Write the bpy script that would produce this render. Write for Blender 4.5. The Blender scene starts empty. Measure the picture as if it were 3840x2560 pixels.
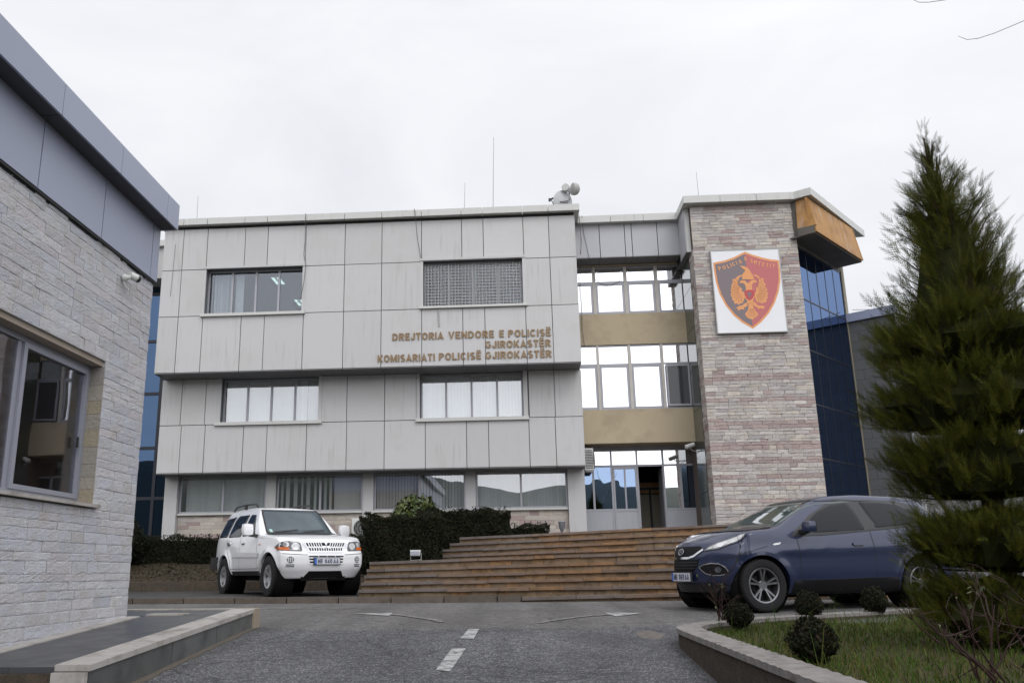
import bpy, bmesh, math, random
import numpy as np
from mathutils import Vector, Matrix
from mathutils.bvhtree import BVHTree
from mathutils.geometry import tessellate_polygon
R = math.radians
rng = np.random.default_rng(7)
random.seed(7)
scene = bpy.context.scene
COL = scene.collection

# ------------------------------------------------------------------ camera
cam = bpy.data.cameras.new("camera")
cam_ob = bpy.data.objects.new("camera", cam)
COL.objects.link(cam_ob)
scene.camera = cam_ob
cam.sensor_width = 36.0
cam.lens = 30.656
cam.shift_x = 0.05573
cam.clip_end = 3000.0
# the camera looks along its -Z: third column is the backward axis
m3 = Matrix(((0.9974447, 0.0287998, 0.0653805),
             (0.0705407, -0.2520574, -0.9651379),
             (-0.0113161, 0.9672836, -0.2534449)))
cam_ob.matrix_world = Matrix.Translation((0, 0, 0.64)) @ m3.to_4x4()

# ------------------------------------------------------------------ sky, sun, exposure
SUN_EL, SUN_AZ = R(46), R(156)          # azimuth measured from +Y (the facade side) clockwise
world = bpy.data.worlds.new("World")
scene.world = world
world.use_nodes = True
wn, wl = world.node_tree.nodes, world.node_tree.links
wn.clear()
w_out = wn.new('ShaderNodeOutputWorld')
w_bg = wn.new('ShaderNodeBackground')
w_bg.inputs['Strength'].default_value = 0.1
sky = wn.new('ShaderNodeTexSky')
sky.sky_type = 'NISHITA'
sky.sun_disc = False
sky.sun_elevation = SUN_EL
sky.sun_rotation = SUN_AZ
w_tc = wn.new('ShaderNodeTexCoord')
w_sep = wn.new('ShaderNodeSeparateXYZ')
wl.new(w_tc.outputs['Generated'], w_sep.inputs[0])
def wmath(op, a, b=None, c=None):
    n = wn.new('ShaderNodeMath'); n.operation = op
    for i, v in enumerate((a, b, c)):
        if v is None: continue
        if isinstance(v, (int, float)): n.inputs[i].default_value = v
        else: wl.new(v, n.inputs[i])
    return n.outputs[0]
# overcast deck: even and a little dimmer over the building, brighter overhead and round the hidden sun
up = wmath('MAXIMUM', w_sep.outputs['Z'], 0.0)
w_dot = wn.new('ShaderNodeVectorMath'); w_dot.operation = 'DOT_PRODUCT'
wl.new(w_tc.outputs['Generated'], w_dot.inputs[0])
w_dot.inputs[1].default_value = (math.sin(SUN_AZ)*math.cos(R(30)), math.cos(SUN_AZ)*math.cos(R(30)), math.sin(R(30)))
side = wmath('MULTIPLY_ADD', w_dot.outputs['Value'], 0.5, 0.5)
side = wmath('POWER', side, 3.0)
lum = wmath('MULTIPLY_ADD', up, 1.3, 9.05)
lum = wmath('MULTIPLY_ADD', side, 14.0, lum)
w_map = wn.new('ShaderNodeMapping'); w_map.inputs['Scale'].default_value = (1.0, 1.0, 2.2)
wl.new(w_tc.outputs['Generated'], w_map.inputs['Vector'])
w_n = wn.new('ShaderNodeTexNoise'); w_n.inputs['Scale'].default_value = 2.4
w_n.inputs['Detail'].default_value = 5; w_n.inputs['Roughness'].default_value = 0.55; w_n.inputs['Distortion'].default_value = 0.6
wl.new(w_map.outputs[0], w_n.inputs['Vector'])
cloud = wmath('MULTIPLY_ADD', w_n.outputs['Fac'], 0.40, 0.80)
lum = wmath('MULTIPLY', lum, cloud)
w_rgb = wn.new('ShaderNodeMix'); w_rgb.data_type = 'RGBA'; w_rgb.blend_type = 'MIX'
w_rgb.inputs['A'].default_value = (0.905, 0.935, 1.0, 1)
w_rgb.inputs['B'].default_value = (0.985, 0.975, 0.985, 1)
wl.new(w_n.outputs['Fac'], w_rgb.inputs['Factor'])
w_vm = wn.new('ShaderNodeVectorMath'); w_vm.operation = 'SCALE'
wl.new(w_rgb.outputs['Result'], w_vm.inputs[0]); wl.new(lum, w_vm.inputs['Scale'])
w_mix = wn.new('ShaderNodeMix'); w_mix.data_type = 'RGBA'
w_mix.inputs['Factor'].default_value = 0.93
wl.new(sky.outputs['Color'], w_mix.inputs['A']); wl.new(w_vm.outputs[0], w_mix.inputs['B'])
wl.new(w_mix.outputs['Result'], w_bg.inputs['Color'])
wl.new(w_bg.outputs[0], w_out.inputs['Surface'])

sun = bpy.data.lights.new("sun", 'SUN')
sun.energy = 0.7
sun.angle = R(25)
sun.color = (1.0, 0.98, 0.95)
sun_ob = bpy.data.objects.new("sun", sun)
COL.objects.link(sun_ob)
sd = Vector((math.sin(SUN_AZ) * math.cos(SUN_EL), math.cos(SUN_AZ) * math.cos(SUN_EL), math.sin(SUN_EL)))
sun_ob.rotation_euler = sd.to_track_quat('Z', 'Y').to_euler()
sun_ob.location = sd * 60

scene.view_settings.view_transform = 'Standard'
scene.view_settings.look = 'None'
scene.view_settings.exposure = 0.0
scene.view_settings.gamma = 1.0
scene.view_settings.use_curve_mapping = False
scene.render.engine = 'CYCLES'
scene.cycles.max_bounces = 8
scene.cycles.transparent_max_bounces = 16

# ------------------------------------------------------------------ mesh and object helpers
class MB:
    def __init__(s): s.v = []; s.f = []
    def add(s, vs, fs):
        o = len(s.v); s.v.extend([tuple(map(float, p)) for p in vs]); s.f.extend([tuple(i + o for i in f) for f in fs]); return s
    def box(s, x0, x1, y0, y1, z0, z1):
        if x0 > x1: x0, x1 = x1, x0
        if y0 > y1: y0, y1 = y1, y0
        if z0 > z1: z0, z1 = z1, z0
        return s.add([(x0,y0,z0),(x1,y0,z0),(x1,y1,z0),(x0,y1,z0),(x0,y0,z1),(x1,y0,z1),(x1,y1,z1),(x0,y1,z1)],
                     [(3,2,1,0),(4,5,6,7),(0,1,5,4),(1,2,6,5),(2,3,7,6),(3,0,4,7)])
    def hexa(s, p):     # eight corners: bottom ring then top ring
        return s.add(p, [(3,2,1,0),(4,5,6,7),(0,1,5,4),(1,2,6,5),(2,3,7,6),(3,0,4,7)])
    def quad(s, a, b, c, d): return s.add([a,b,c,d], [(0,1,2,3)])
    def prism(s, pts, z0, z1):          # plan polygon (counter-clockwise) extruded upward
        n = len(pts)
        vs = [(x,y,z0) for x,y in pts] + [(x,y,z1) for x,y in pts]
        return s.add(vs, [tuple(range(n-1,-1,-1)), tuple(range(n,2*n))] + [(i,(i+1)%n,n+(i+1)%n,n+i) for i in range(n)])
    def tube(s, pts, r, n=8, cap=True):
        pts = [Vector(p) for p in pts]; rs = r if isinstance(r, (list, tuple)) else [r]*len(pts)
        vs = []; fs = []
        for i, p in enumerate(pts):
            t = (pts[min(i+1,len(pts)-1)] - pts[max(i-1,0)]).normalized()
            a = Vector((0,0,1)) if abs(t.z) < .9 else Vector((1,0,0))
            u = t.cross(a).normalized(); w = t.cross(u)
            for k in range(n):
                an = 2*math.pi*k/n
                vs.append(p + (u*math.cos(an) + w*math.sin(an))*rs[i])
        for i in range(len(pts)-1):
            for k in range(n): fs.append((i*n+k, i*n+(k+1)%n, (i+1)*n+(k+1)%n, (i+1)*n+k))
        if cap: fs += [tuple(range(n-1,-1,-1)), tuple(range((len(pts)-1)*n, len(pts)*n))]
        return s.add(vs, fs)
    def lathe(s, prof, centre, axis, n=32, a0=0, a1=2*math.pi):   # prof: (radius, along)
        ax = Vector(axis).normalized(); a = Vector((0,0,1)) if abs(ax.z) < .9 else Vector((1,0,0))
        u = ax.cross(a).normalized(); w = ax.cross(u); c = Vector(centre)
        full = abs(a1-a0-2*math.pi) < 1e-6
        m = n if full else n+1
        vs = []
        for r, h in prof:
            for k in range(m):
                an = a0 + (a1-a0)*k/n
                vs.append(c + ax*h + (u*math.cos(an)+w*math.sin(an))*r)
        fs = []
        for i in range(len(prof)-1):
            for k in range(n):
                k2 = (k+1) % m
                fs.append((i*m+k, i*m+k2, (i+1)*m+k2, (i+1)*m+k))
        return s.add(vs, fs)
    def poly(s, pts3, d, back=True):   # flat polygon with thickness along vector d
        d = Vector(d); pts3 = [Vector(p) for p in pts3]; n = len(pts3)
        tri = tessellate_polygon([pts3])
        nv = sum(((pts3[i]).cross(pts3[(i+1)%n]) for i in range(n)), Vector())
        flip = nv.dot(d) < 0
        vs = pts3 + [p + d for p in pts3]
        fs = []
        for t in tri:
            tn = (pts3[t[1]]-pts3[t[0]]).cross(pts3[t[2]]-pts3[t[0]])
            t = t if tn.dot(d) > 0 else t[::-1]
            fs.append(tuple(i+n for i in t))
            if back: fs.append(tuple(t[::-1]))
        for i in range(n):
            q = (i, (i+1)%n, n+(i+1)%n, n+i)
            fs.append(q[::-1] if flip else q)
        return s.add(vs, fs)

def tag(o, label=None, cat=None, group=None, kind=None):
    if label: o['label'] = label
    if cat: o['category'] = cat
    if group: o['group'] = group
    if kind: o['kind'] = kind
    return o
def root(name, loc, label, cat, group=None, rz=0.0):
    o = bpy.data.objects.new(name, None); COL.objects.link(o)
    o.location = loc; o.rotation_euler = (0, 0, rz); o.empty_display_size = .3
    return tag(o, label, cat, group)
def offset_of(p):
    v = Vector((0,0,0))
    while p is not None: v += p.location; p = p.parent
    return v
def link(name, me, m=None, parent=None):
    o = bpy.data.objects.new(name, me); COL.objects.link(o)
    if m is not None:
        me.materials.clear(); me.materials.append(m)
    if parent is not None: o.parent = parent
    return o
def build(name, mb, m, parent=None, local=False, smooth=False):
    me = bpy.data.meshes.new(name)
    if len(mb.v):
        v = np.array(mb.v, float)
        if parent is not None and not local: v = v - np.array(offset_of(parent))
        me.from_pydata(v.tolist(), [], mb.f)
    if smooth:
        me.shade_smooth()
        try: me.set_sharp_from_angle(angle=R(38))
        except Exception: pass
    me.update()
    return link(name, me, m, parent)
def tri_mesh(name, V, F, m, parent=None):   # fast path for leaves and blades: V (n,3), F (k,c)
    V = np.asarray(V, np.float32)
    if parent is not None: V = V - np.array(offset_of(parent), np.float32)
    F = np.asarray(F, np.int32); k, c = F.shape
    me = bpy.data.meshes.new(name)
    me.vertices.add(len(V)); me.vertices.foreach_set('co', V.ravel())
    me.loops.add(k*c); me.loops.foreach_set('vertex_index', F.ravel())
    me.polygons.add(k); me.polygons.foreach_set('loop_start', np.arange(0, k*c, c, dtype=np.int32))
    me.update(calc_edges=True); me.validate()
    return link(name, me, m, parent)
def structure(o): o['kind'] = 'structure'; return o

# ------------------------------------------------------------------ materials
def new_mat(name):
    m = bpy.data.materials.new(name); m.use_nodes = True
    return m, m.node_tree.nodes, m.node_tree.links, m.node_tree.nodes['Principled BSDF']
def c4(c): return (c[0], c[1], c[2], 1.0)
def mat(name, col, rough=.6, metal=0.0, spec=.5, noise=None, col2=None, bump=None, island=0.0, palette=None,
        streak=None, coat=0.0, stretch=(1,1,1), dirt=None, coord='Object'):
    """noise=(scale, mix of col2); bump=(scale, strength, distance); palette = colours picked per loose piece;
    streak=(scale, colour, amount) runs down the surface; dirt=(scale, colour, amount) blotches."""
    m, n, l, p = new_mat(name)
    p.inputs['Roughness'].default_value = rough
    p.inputs['Metallic'].default_value = metal
    p.inputs['Specular IOR Level'].default_value = spec
    if coat: p.inputs['Coat Weight'].default_value = coat; p.inputs['Coat Roughness'].default_value = .04
    tc = n.new('ShaderNodeTexCoord')
    def nz(scale, detail=4, st=(1,1,1), rough_=.55):
        mp = n.new('ShaderNodeMapping'); mp.inputs['Scale'].default_value = st
        l.new(tc.outputs[coord], mp.inputs['Vector'])
        t = n.new('ShaderNodeTexNoise'); t.inputs['Scale'].default_value = scale
        t.inputs['Detail'].default_value = detail; t.inputs['Roughness'].default_value = rough_
        l.new(mp.outputs[0], t.inputs['Vector']); return t
    def ramp(src, lo, hi):
        r = n.new('ShaderNodeMapRange'); r.inputs['From Min'].default_value = lo; r.inputs['From Max'].default_value = hi
        l.new(src, r.inputs['Value']); return r.outputs[0]
    def mixc(f, a, b, mode='MIX'):
        x = n.new('ShaderNodeMix'); x.data_type = 'RGBA'; x.blend_type = mode
        if isinstance(f, (int, float)): x.inputs['Factor'].default_value = f
        else: l.new(f, x.inputs['Factor'])
        for nm, v in (('A', a), ('B', b)):
            if isinstance(v, tuple): x.inputs[nm].default_value = c4(v)
            else: l.new(v, x.inputs[nm])
        return x.outputs['Result']
    def mul(a, k):
        q = n.new('ShaderNodeMath'); q.operation = 'MULTIPLY'; l.new(a, q.inputs[0]); q.inputs[1].default_value = k; return q.outputs[0]
    cur = tuple(col)
    geo = None
    if palette:
        geo = n.new('ShaderNodeNewGeometry')
        r = n.new('ShaderNodeValToRGB'); r.color_ramp.interpolation = 'CONSTANT'
        els = r.color_ramp.elements
        while len(els) < len(palette): els.new(0.5)
        for i, c in enumerate(palette):
            els[i].position = i/len(palette); els[i].color = c4(c)
        l.new(geo.outputs['Random Per Island'], r.inputs[0]); cur = r.outputs[0]
    if noise:
        t = nz(noise[0], 5, stretch)
        cur = mixc(mul(ramp(t.outputs['Fac'], .32, .68), noise[1]), cur, tuple(col2 if col2 else [c*.55 for c in col]))
    if island:
        geo = geo or n.new('ShaderNodeNewGeometry')
        q = n.new('ShaderNodeMath'); q.operation = 'MULTIPLY_ADD'; q.inputs[1].default_value = 2*island; q.inputs[2].default_value = 1-island
        wn_ = n.new('ShaderNodeTexWhiteNoise'); wn_.noise_dimensions = '1D'; l.new(geo.outputs['Random Per Island'], wn_.inputs['W'])
        l.new(wn_.outputs['Value'], q.inputs[0])
        h = n.new('ShaderNodeHueSaturation')
        l.new(q.outputs[0], h.inputs['Value'])
        if isinstance(cur, tuple): h.inputs['Color'].default_value = c4(cur)
        else: l.new(cur, h.inputs['Color'])
        cur = h.outputs[0]
    if streak:
        t = nz(streak[0], 3, (1, 1, .06))
        t2 = nz(.7, 2)
        a = ramp(t.outputs['Fac'], .52, .74); b = ramp(t2.outputs['Fac'], .42, .62)
        q = n.new('ShaderNodeMath'); q.operation = 'MULTIPLY'; l.new(a, q.inputs[0]); l.new(b, q.inputs[1])
        cur = mixc(mul(q.outputs[0], streak[2]), cur, tuple(streak[1]))
    if dirt:
        t = nz(dirt[0], 6, (1,1,1), .65)
        cur = mixc(mul(ramp(t.outputs['Fac'], .5, .72), dirt[2]), cur, tuple(dirt[1]))
    if isinstance(cur, tuple): p.inputs['Base Color'].default_value = c4(cur)
    else: l.new(cur, p.inputs['Base Color'])
    if bump:
        t = nz(bump[0], 5, (1,1,1), .6)
        b = n.new('ShaderNodeBump'); b.inputs['Strength'].default_value = bump[1]; b.inputs['Distance'].default_value = bump[2]
        l.new(t.outputs['Fac'], b.inputs['Height']); l.new(b.outputs[0], p.inputs['Normal'])
    return m
def glass_mat(name, tint, refl, refl_col=(1,1,1), rough=.0, wave=0.0):
    """pane: mirror part refl (rising at grazing angles) over a tinted see-through part"""
    m, n, l, p = new_mat(name); n.remove(p)
    out = n['Material Output']
    tr = n.new('ShaderNodeBsdfTransparent'); tr.inputs['Color'].default_value = c4(tint)
    gl = n.new('ShaderNodeBsdfGlossy'); gl.inputs['Color'].default_value = c4(refl_col); gl.inputs['Roughness'].default_value = rough
    lw = n.new('ShaderNodeLayerWeight'); lw.inputs['Blend'].default_value = .25
    mr = n.new('ShaderNodeMapRange'); mr.inputs['To Min'].default_value = refl; mr.inputs['To Max'].default_value = min(1, refl+.5)
    l.new(lw.outputs['Fresnel'], mr.inputs['Value'])
    mx = n.new('ShaderNodeMixShader')
    l.new(mr.outputs[0], mx.inputs[0]); l.new(tr.outputs[0], mx.inputs[1]); l.new(gl.outputs[0], mx.inputs[2])
    l.new(mx.outputs[0], out.inputs['Surface'])
    if wave:
        tc = n.new('ShaderNodeTexCoord'); t = n.new('ShaderNodeTexNoise'); t.inputs['Scale'].default_value = 1.3; t.inputs['Detail'].default_value = 1
        l.new(tc.outputs['Object'], t.inputs['Vector'])
        b = n.new('ShaderNodeBump'); b.inputs['Strength'].default_value = wave; b.inputs['Distance'].default_value = .02
        l.new(t.outputs['Fac'], b.inputs['Height']); l.new(b.outputs[0], gl.inputs['Normal'])
    return m
def emit_mat(name, col, k):
    m, n, l, p = new_mat(name)
    p.inputs['Base Color'].default_value = c4(col); p.inputs['Emission Color'].default_value = c4(col); p.inputs['Emission Strength'].default_value = k
    return m
M = {}
M['clad'] = mat('aluminium_cladding', (.475,.468,.468), .36, 0.0, .5, noise=(1.1,.10), col2=(.425,.42,.42), island=.05, streak=(11,(.28,.25,.22),.5), dirt=(.8,(.42,.405,.38),.5))
M['clad_edge'] = mat('coping_metal', (.52,.52,.50), .42, 0, .5, noise=(1.5,.15), col2=(.44,.43,.41), streak=(10,(.3,.27,.23),.5))
M['clad_blue'] = mat('blue_grey_cladding', (.30,.325,.425), .38, 0.0, .5, noise=(.8,.12), col2=(.27,.295,.39), island=.03)
M['clad_dark'] = mat('shaded_fascia_cladding', (.40,.40,.425), .45, 0.0, .5, noise=(1.0,.1), col2=(.36,.36,.38), island=.03)  # darker copy of the cladding, shade of the entrance bay put into its colour
M['gap'] = mat('dark_joint', (.02,.02,.022), .8)
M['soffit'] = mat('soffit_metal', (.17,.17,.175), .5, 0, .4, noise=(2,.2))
M['alu'] = mat('aluminium_frame', (.33,.33,.36), .4, .25, .5, noise=(6,.1))
M['alu_light'] = mat('pale_mullion', (.52,.49,.45), .5, 0, .5, noise=(3,.2), streak=(12,(.3,.25,.2),.4))
M['alu_panel'] = mat('door_panel', (.37,.38,.41), .45, .1, .5, noise=(3,.1))
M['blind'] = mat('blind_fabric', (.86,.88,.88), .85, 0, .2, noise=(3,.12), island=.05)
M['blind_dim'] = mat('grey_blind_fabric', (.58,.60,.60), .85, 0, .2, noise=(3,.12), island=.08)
M['room'] = mat('room_dark', (.13,.135,.145), .9, 0, .2)
M['beige'] = mat('ochre_render', (.445,.372,.26), .85, 0, .3, noise=(1.2,.3), col2=(.39,.325,.225), dirt=(1.1,(.16,.13,.09),.35), bump=(60,.08,.01))
M['steel'] = mat('galvanised_steel', (.36,.36,.35), .5, .3, .5, noise=(20,.3))
M['white_plastic'] = mat('white_plastic', (.62,.62,.60), .45, 0, .5, noise=(5,.12))
M['black'] = mat('black_plastic', (.014,.014,.015), .45, 0, .5, noise=(30,.2))
M['glass'] = glass_mat('window_glass', (.92,.93,.93), .17, (.97,.98,1.0), 0, .05)
M['glass_dim'] = glass_mat('tinted_window_glass', (.74,.76,.78), .08, (.9,.94,1.0), 0, .05)
M['glass_mirror'] = glass_mat('mirrored_glass', (.12,.17,.20), .82, (.97,.98,1.0), 0, .06)
M['glass_film_reflect'] = glass_mat('blue_reflection_film', (.10,.22,.38), .38, (.55,.72,1.0), 0, .10)  # film glass; blue of the mirrored surroundings put into its tint
M['glass_blue'] = glass_mat('blue_curtain_glass', (.005,.012,.03), .86, (.18,.265,.46), .0, .08)
M['glass_blue_dim'] = glass_mat('dimmed_blue_curtain_glass', (.004,.01,.02), .86, (.065,.105,.18), .0, .08)  # darker copy of the blue glass, duller reflection at this angle put into colour
M['mullion_dark'] = mat('dark_mullion', (.015,.017,.025), .4, .2)
M['lamp_tube'] = emit_mat('fluorescent_tube', (.75,1.0,.90), 1.3)
M['brass'] = mat('bronze_letters', (.235,.155,.075), .45, .25, .5, noise=(9,.35), col2=(.15,.09,.045))
STONE_P = [(0.444, 0.411, 0.383), (0.487, 0.455, 0.42), (0.403, 0.377, 0.368), (0.529, 0.499, 0.468), (0.424, 0.401, 0.392), (0.478, 0.455, 0.442), (0.454, 0.421, 0.395), (0.383, 0.367, 0.366), (0.467, 0.444, 0.429), (0.506, 0.465, 0.411)]
STONE_K = [(0.369, 0.298, 0.282), (0.354, 0.298, 0.284), (0.386, 0.32, 0.299), (0.342, 0.281, 0.268), (0.37, 0.309, 0.297), (0.358, 0.29, 0.271)]
M['stone_tower'] = mat('tower_ledgestone', (.4,.36,.3), .85, 0, .3, palette=STONE_P, noise=(7,.35), col2=(.30,.24,.20), island=.12, bump=(45,.5,.015), dirt=(4,(.24,.18,.14),.3))
M['stone_pink'] = mat('pink_ledgestone', (.3,.22,.21), .85, 0, .3, palette=STONE_K, noise=(7,.3), col2=(.24,.165,.155), island=.12, bump=(45,.5,.015), dirt=(4,(.2,.13,.11),.3))
STONE3 = [(.52,.47,.41),(.47,.43,.39),(.50,.45,.40),(.43,.40,.38),(.55,.50,.43),(.36,.28,.27),(.48,.44,.40),(.52,.48,.43),(.42,.36,.34)]
M['stone_pale'] = mat('pale_ledgestone', (.45,.41,.36), .85, 0, .3, palette=STONE3, noise=(7,.3), col2=(.36,.30,.26), island=.10, bump=(45,.8,.03), dirt=(4,(.26,.19,.15),.3))
STONE2 = [(0.4836, 0.488, 0.5222), (0.4538, 0.4679, 0.5171), (0.4929, 0.4937, 0.5111), (0.4687, 0.4737, 0.5111), (0.4343, 0.4469, 0.501), (0.5078, 0.509, 0.5343), (0.479, 0.4679, 0.4949), (0.4585, 0.4469, 0.4606), (0.4985, 0.5042, 0.5454), (0.4445, 0.4527, 0.501), (0.4836, 0.4632, 0.4888)]
M['stone_guard'] = mat('guardhouse_ledgestone', (.46,.46,.46), .85, 0, .3, palette=STONE2, noise=(11,.5), col2=(.40,.385,.37), island=.08, bump=(42,.9,.02), dirt=(5,(.34,.29,.24),.4))
M['mortar'] = mat('dark_mortar', (.13,.105,.09), .95, 0, .2, noise=(20,.4))  # brown mortar tone behind the stone joints
M['concrete'] = mat('weathered_concrete', (.20,.19,.18), .9, 0, .3, noise=(4,.5), col2=(.11,.105,.10), bump=(60,.4,.02), dirt=(2.2,(.055,.05,.045),.6))
M['concrete_dark'] = mat('mossy_concrete', (.085,.07,.055), .95, 0, .2, noise=(14,.6), col2=(.04,.032,.024), bump=(70,.8,.03), dirt=(5,(.15,.10,.06),.4))
M['marble'] = mat('worn_marble_edge', (.37,.35,.33), .7, 0, .4, noise=(6,.4), col2=(.26,.235,.21), bump=(40,.2,.01), dirt=(3,(.13,.11,.09),.7))
TREAD = [(0.179, 0.124, 0.09), (0.196, 0.132, 0.093), (0.152, 0.128, 0.116), (0.214, 0.145, 0.098), (0.143, 0.124, 0.116), (0.187, 0.124, 0.086), (0.232, 0.132, 0.067), (0.17, 0.124, 0.098)]
M['tread'] = mat('step_tread_stone', (.2,.15,.12), .85, 0, .12, palette=TREAD, noise=(6,.45), col2=(.12,.09,.07), island=.12, bump=(50,.4,.02), dirt=(5,(.06,.045,.035),.55))
RISER = [(0.259, 0.169, 0.097), (0.229, 0.159, 0.097), (0.288, 0.175, 0.091), (0.21, 0.154, 0.103), (0.251, 0.174, 0.107), (0.2, 0.144, 0.098), (0.307, 0.176, 0.085), (0.23, 0.164, 0.105)]
M['riser'] = mat('step_riser_stone', (.24,.16,.09), .85, 0, .3, palette=RISER, noise=(7,.5), col2=(.13,.085,.05), island=.12, bump=(50,.6,.02), dirt=(6,(.045,.032,.02),.75))
M['white_rough'] = mat('white_sign_face', (.72,.72,.74), .16, 0, .5, noise=(1.4,.06))

# ------------------------------------------------------------------ terrain, roads, pavement
def zroad(x, y):
    a = .072*y - .885
    b = .0133*(y - 12.3) + .005*max(0, -2 - x)*(1 if y > 12 else 0)
    h = .12                                        # soft change of grade where the drive meets the street
    d = a - b
    if d > h: z = b
    elif d < -h: z = a
    else: z = b - (h - d)**2/(4*h)
    return max(z, -2.2)
def sheet(name, xs, ys, fz, m):
    mb = MB(); nx = len(xs)
    vs = [(x, y, fz(x, y)) for y in ys for x in xs]
    fs = [(j*nx+i, j*nx+i+1, (j+1)*nx+i+1, (j+1)*nx+i) for j in range(len(ys)-1) for i in range(nx-1)]
    mb.add(vs, fs)
    return structure(build(name, mb, m, smooth=True))
def asphalt(name, base, chip, patch, chip_scale, bump_d, rough=.85):
    m, n, l, p = new_mat(name)
    tc = n.new('ShaderNodeTexCoord')
    v = n.new('ShaderNodeTexVoronoi'); v.inputs['Scale'].default_value = chip_scale
    l.new(tc.outputs['Object'], v.inputs['Vector'])
    r = n.new('ShaderNodeValToRGB'); e = r.color_ramp.elements
    e[0].position = .0; e[0].color = c4([b*.45 for b in base]); e[1].position = 1; e[1].color = c4(chip)
    e.new(.45).color = c4(base); e.new(.78).color = c4([b*1.35 for b in base])
    s = n.new('ShaderNodeSeparateColor'); l.new(v.outputs['Color'], s.inputs[0]); l.new(s.outputs[0], r.inputs[0])
    big = n.new('ShaderNodeTexNoise'); big.inputs['Scale'].default_value = .55; big.inputs['Detail'].default_value = 6; big.inputs['Roughness'].default_value = .6
    l.new(tc.outputs['Object'], big.inputs['Vector'])
    mr = n.new('ShaderNodeMapRange'); mr.inputs['From Min'].default_value = .38; mr.inputs['From Max'].default_value = .66
    l.new(big.outputs['Fac'], mr.inputs['Value'])
    x = n.new('ShaderNodeMix'); x.data_type = 'RGBA'; x.blend_type = 'MULTIPLY'; l.new(mr.outputs[0], x.inputs['Factor'])
    l.new(r.outputs[0], x.inputs['A']); x.inputs['B'].default_value = c4(patch)
    fine = n.new('ShaderNodeTexNoise'); fine.inputs['Scale'].default_value = 9; fine.inputs['Detail'].default_value = 8; fine.inputs['Roughness'].default_value = .7
    l.new(tc.outputs['Object'], fine.inputs['Vector'])
    mr2 = n.new('ShaderNodeMapRange'); mr2.inputs['From Min'].default_value = .35; mr2.inputs['From Max'].default_value = .65; mr2.inputs['To Min'].default_value = .72; mr2.inputs['To Max'].default_value = 1.25
    l.new(fine.outputs['Fac'], mr2.inputs['Value'])
    sc = n.new('ShaderNodeVectorMath'); sc.operation = 'SCALE'; l.new(x.outputs['Result'], sc.inputs[0]); l.new(mr2.outputs[0], sc.inputs['Scale'])
    # wheel tracks along the drive and hair cracks
    mp = n.new('ShaderNodeMapping'); mp.inputs['Scale'].default_value = (1.7, .10, 1); l.new(tc.outputs['Object'], mp.inputs['Vector'])
    tr = n.new('ShaderNodeTexNoise'); tr.inputs['Scale'].default_value = 1.0; tr.inputs['Detail'].default_value = 3; l.new(mp.outputs[0], tr.inputs['Vector'])
    mr3 = n.new('ShaderNodeMapRange'); mr3.inputs['From Min'].default_value = .35; mr3.inputs['From Max'].default_value = .65; mr3.inputs['To Min'].default_value = .82; mr3.inputs['To Max'].default_value = 1.12
    l.new(tr.outputs['Fac'], mr3.inputs['Value'])
    wob = n.new('ShaderNodeTexNoise'); wob.inputs['Scale'].default_value = 2.5; wob.inputs['Detail'].default_value = 4; l.new(tc.outputs['Object'], wob.inputs['Vector'])
    av = n.new('ShaderNodeVectorMath'); av.operation = 'MULTIPLY_ADD'; l.new(wob.outputs['Color'], av.inputs[0]); av.inputs[1].default_value = (.5,.5,0); l.new(tc.outputs['Object'], av.inputs[2])
    ck = n.new('ShaderNodeTexVoronoi'); ck.feature = 'DISTANCE_TO_EDGE'; ck.inputs['Scale'].default_value = .42; l.new(av.outputs[0], ck.inputs['Vector'])
    mr4 = n.new('ShaderNodeMapRange'); mr4.inputs['From Min'].default_value = .0015; mr4.inputs['From Max'].default_value = .006; mr4.inputs['To Min'].default_value = .55; mr4.inputs['To Max'].default_value = 1
    l.new(ck.outputs['Distance'], mr4.inputs['Value'])
    mm_ = n.new('ShaderNodeMath'); mm_.operation = 'MULTIPLY'; l.new(mr3.outputs[0], mm_.inputs[0]); l.new(mr4.outputs[0], mm_.inputs[1])
    sc2 = n.new('ShaderNodeVectorMath'); sc2.operation = 'SCALE'; l.new(sc.outputs[0], sc2.inputs[0]); l.new(mm_.outputs[0], sc2.inputs['Scale'])
    l.new(sc2.outputs[0], p.inputs['Base Color'])
    p.inputs['Roughness'].default_value = rough; p.inputs['Specular IOR Level'].default_value = .35
    b = n.new('ShaderNodeBump'); b.inputs['Strength'].default_value = .9; b.inputs['Distance'].default_value = bump_d
    l.new(v.outputs['Distance'], b.inputs['Height']); b.invert = True
    l.new(b.outputs[0], p.inputs['Normal'])
    return m
M['asphalt'] = asphalt('rough_asphalt', (.086,.086,.091), (.30,.295,.29), (.66,.66,.69), 80, .008)
M['asphalt_fine'] = asphalt('street_asphalt', (.115,.111,.110), (.21,.205,.20), (.82,.80,.78), 130, .004)
M['pave'] = asphalt('pavement_asphalt', (.050,.048,.047), (.10,.10,.10), (.7,.68,.66), 130, .004, .6)
M['earth'] = mat('bare_earth', (.055,.042,.03), .95, 0, .2, noise=(7,.7), col2=(.03,.028,.016), bump=(30,.6,.03))
M['field'] = mat('open_ground', (.06,.065,.04), .95, 0, .2, noise=(.2,.6), col2=(.045,.04,.03))

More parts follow.
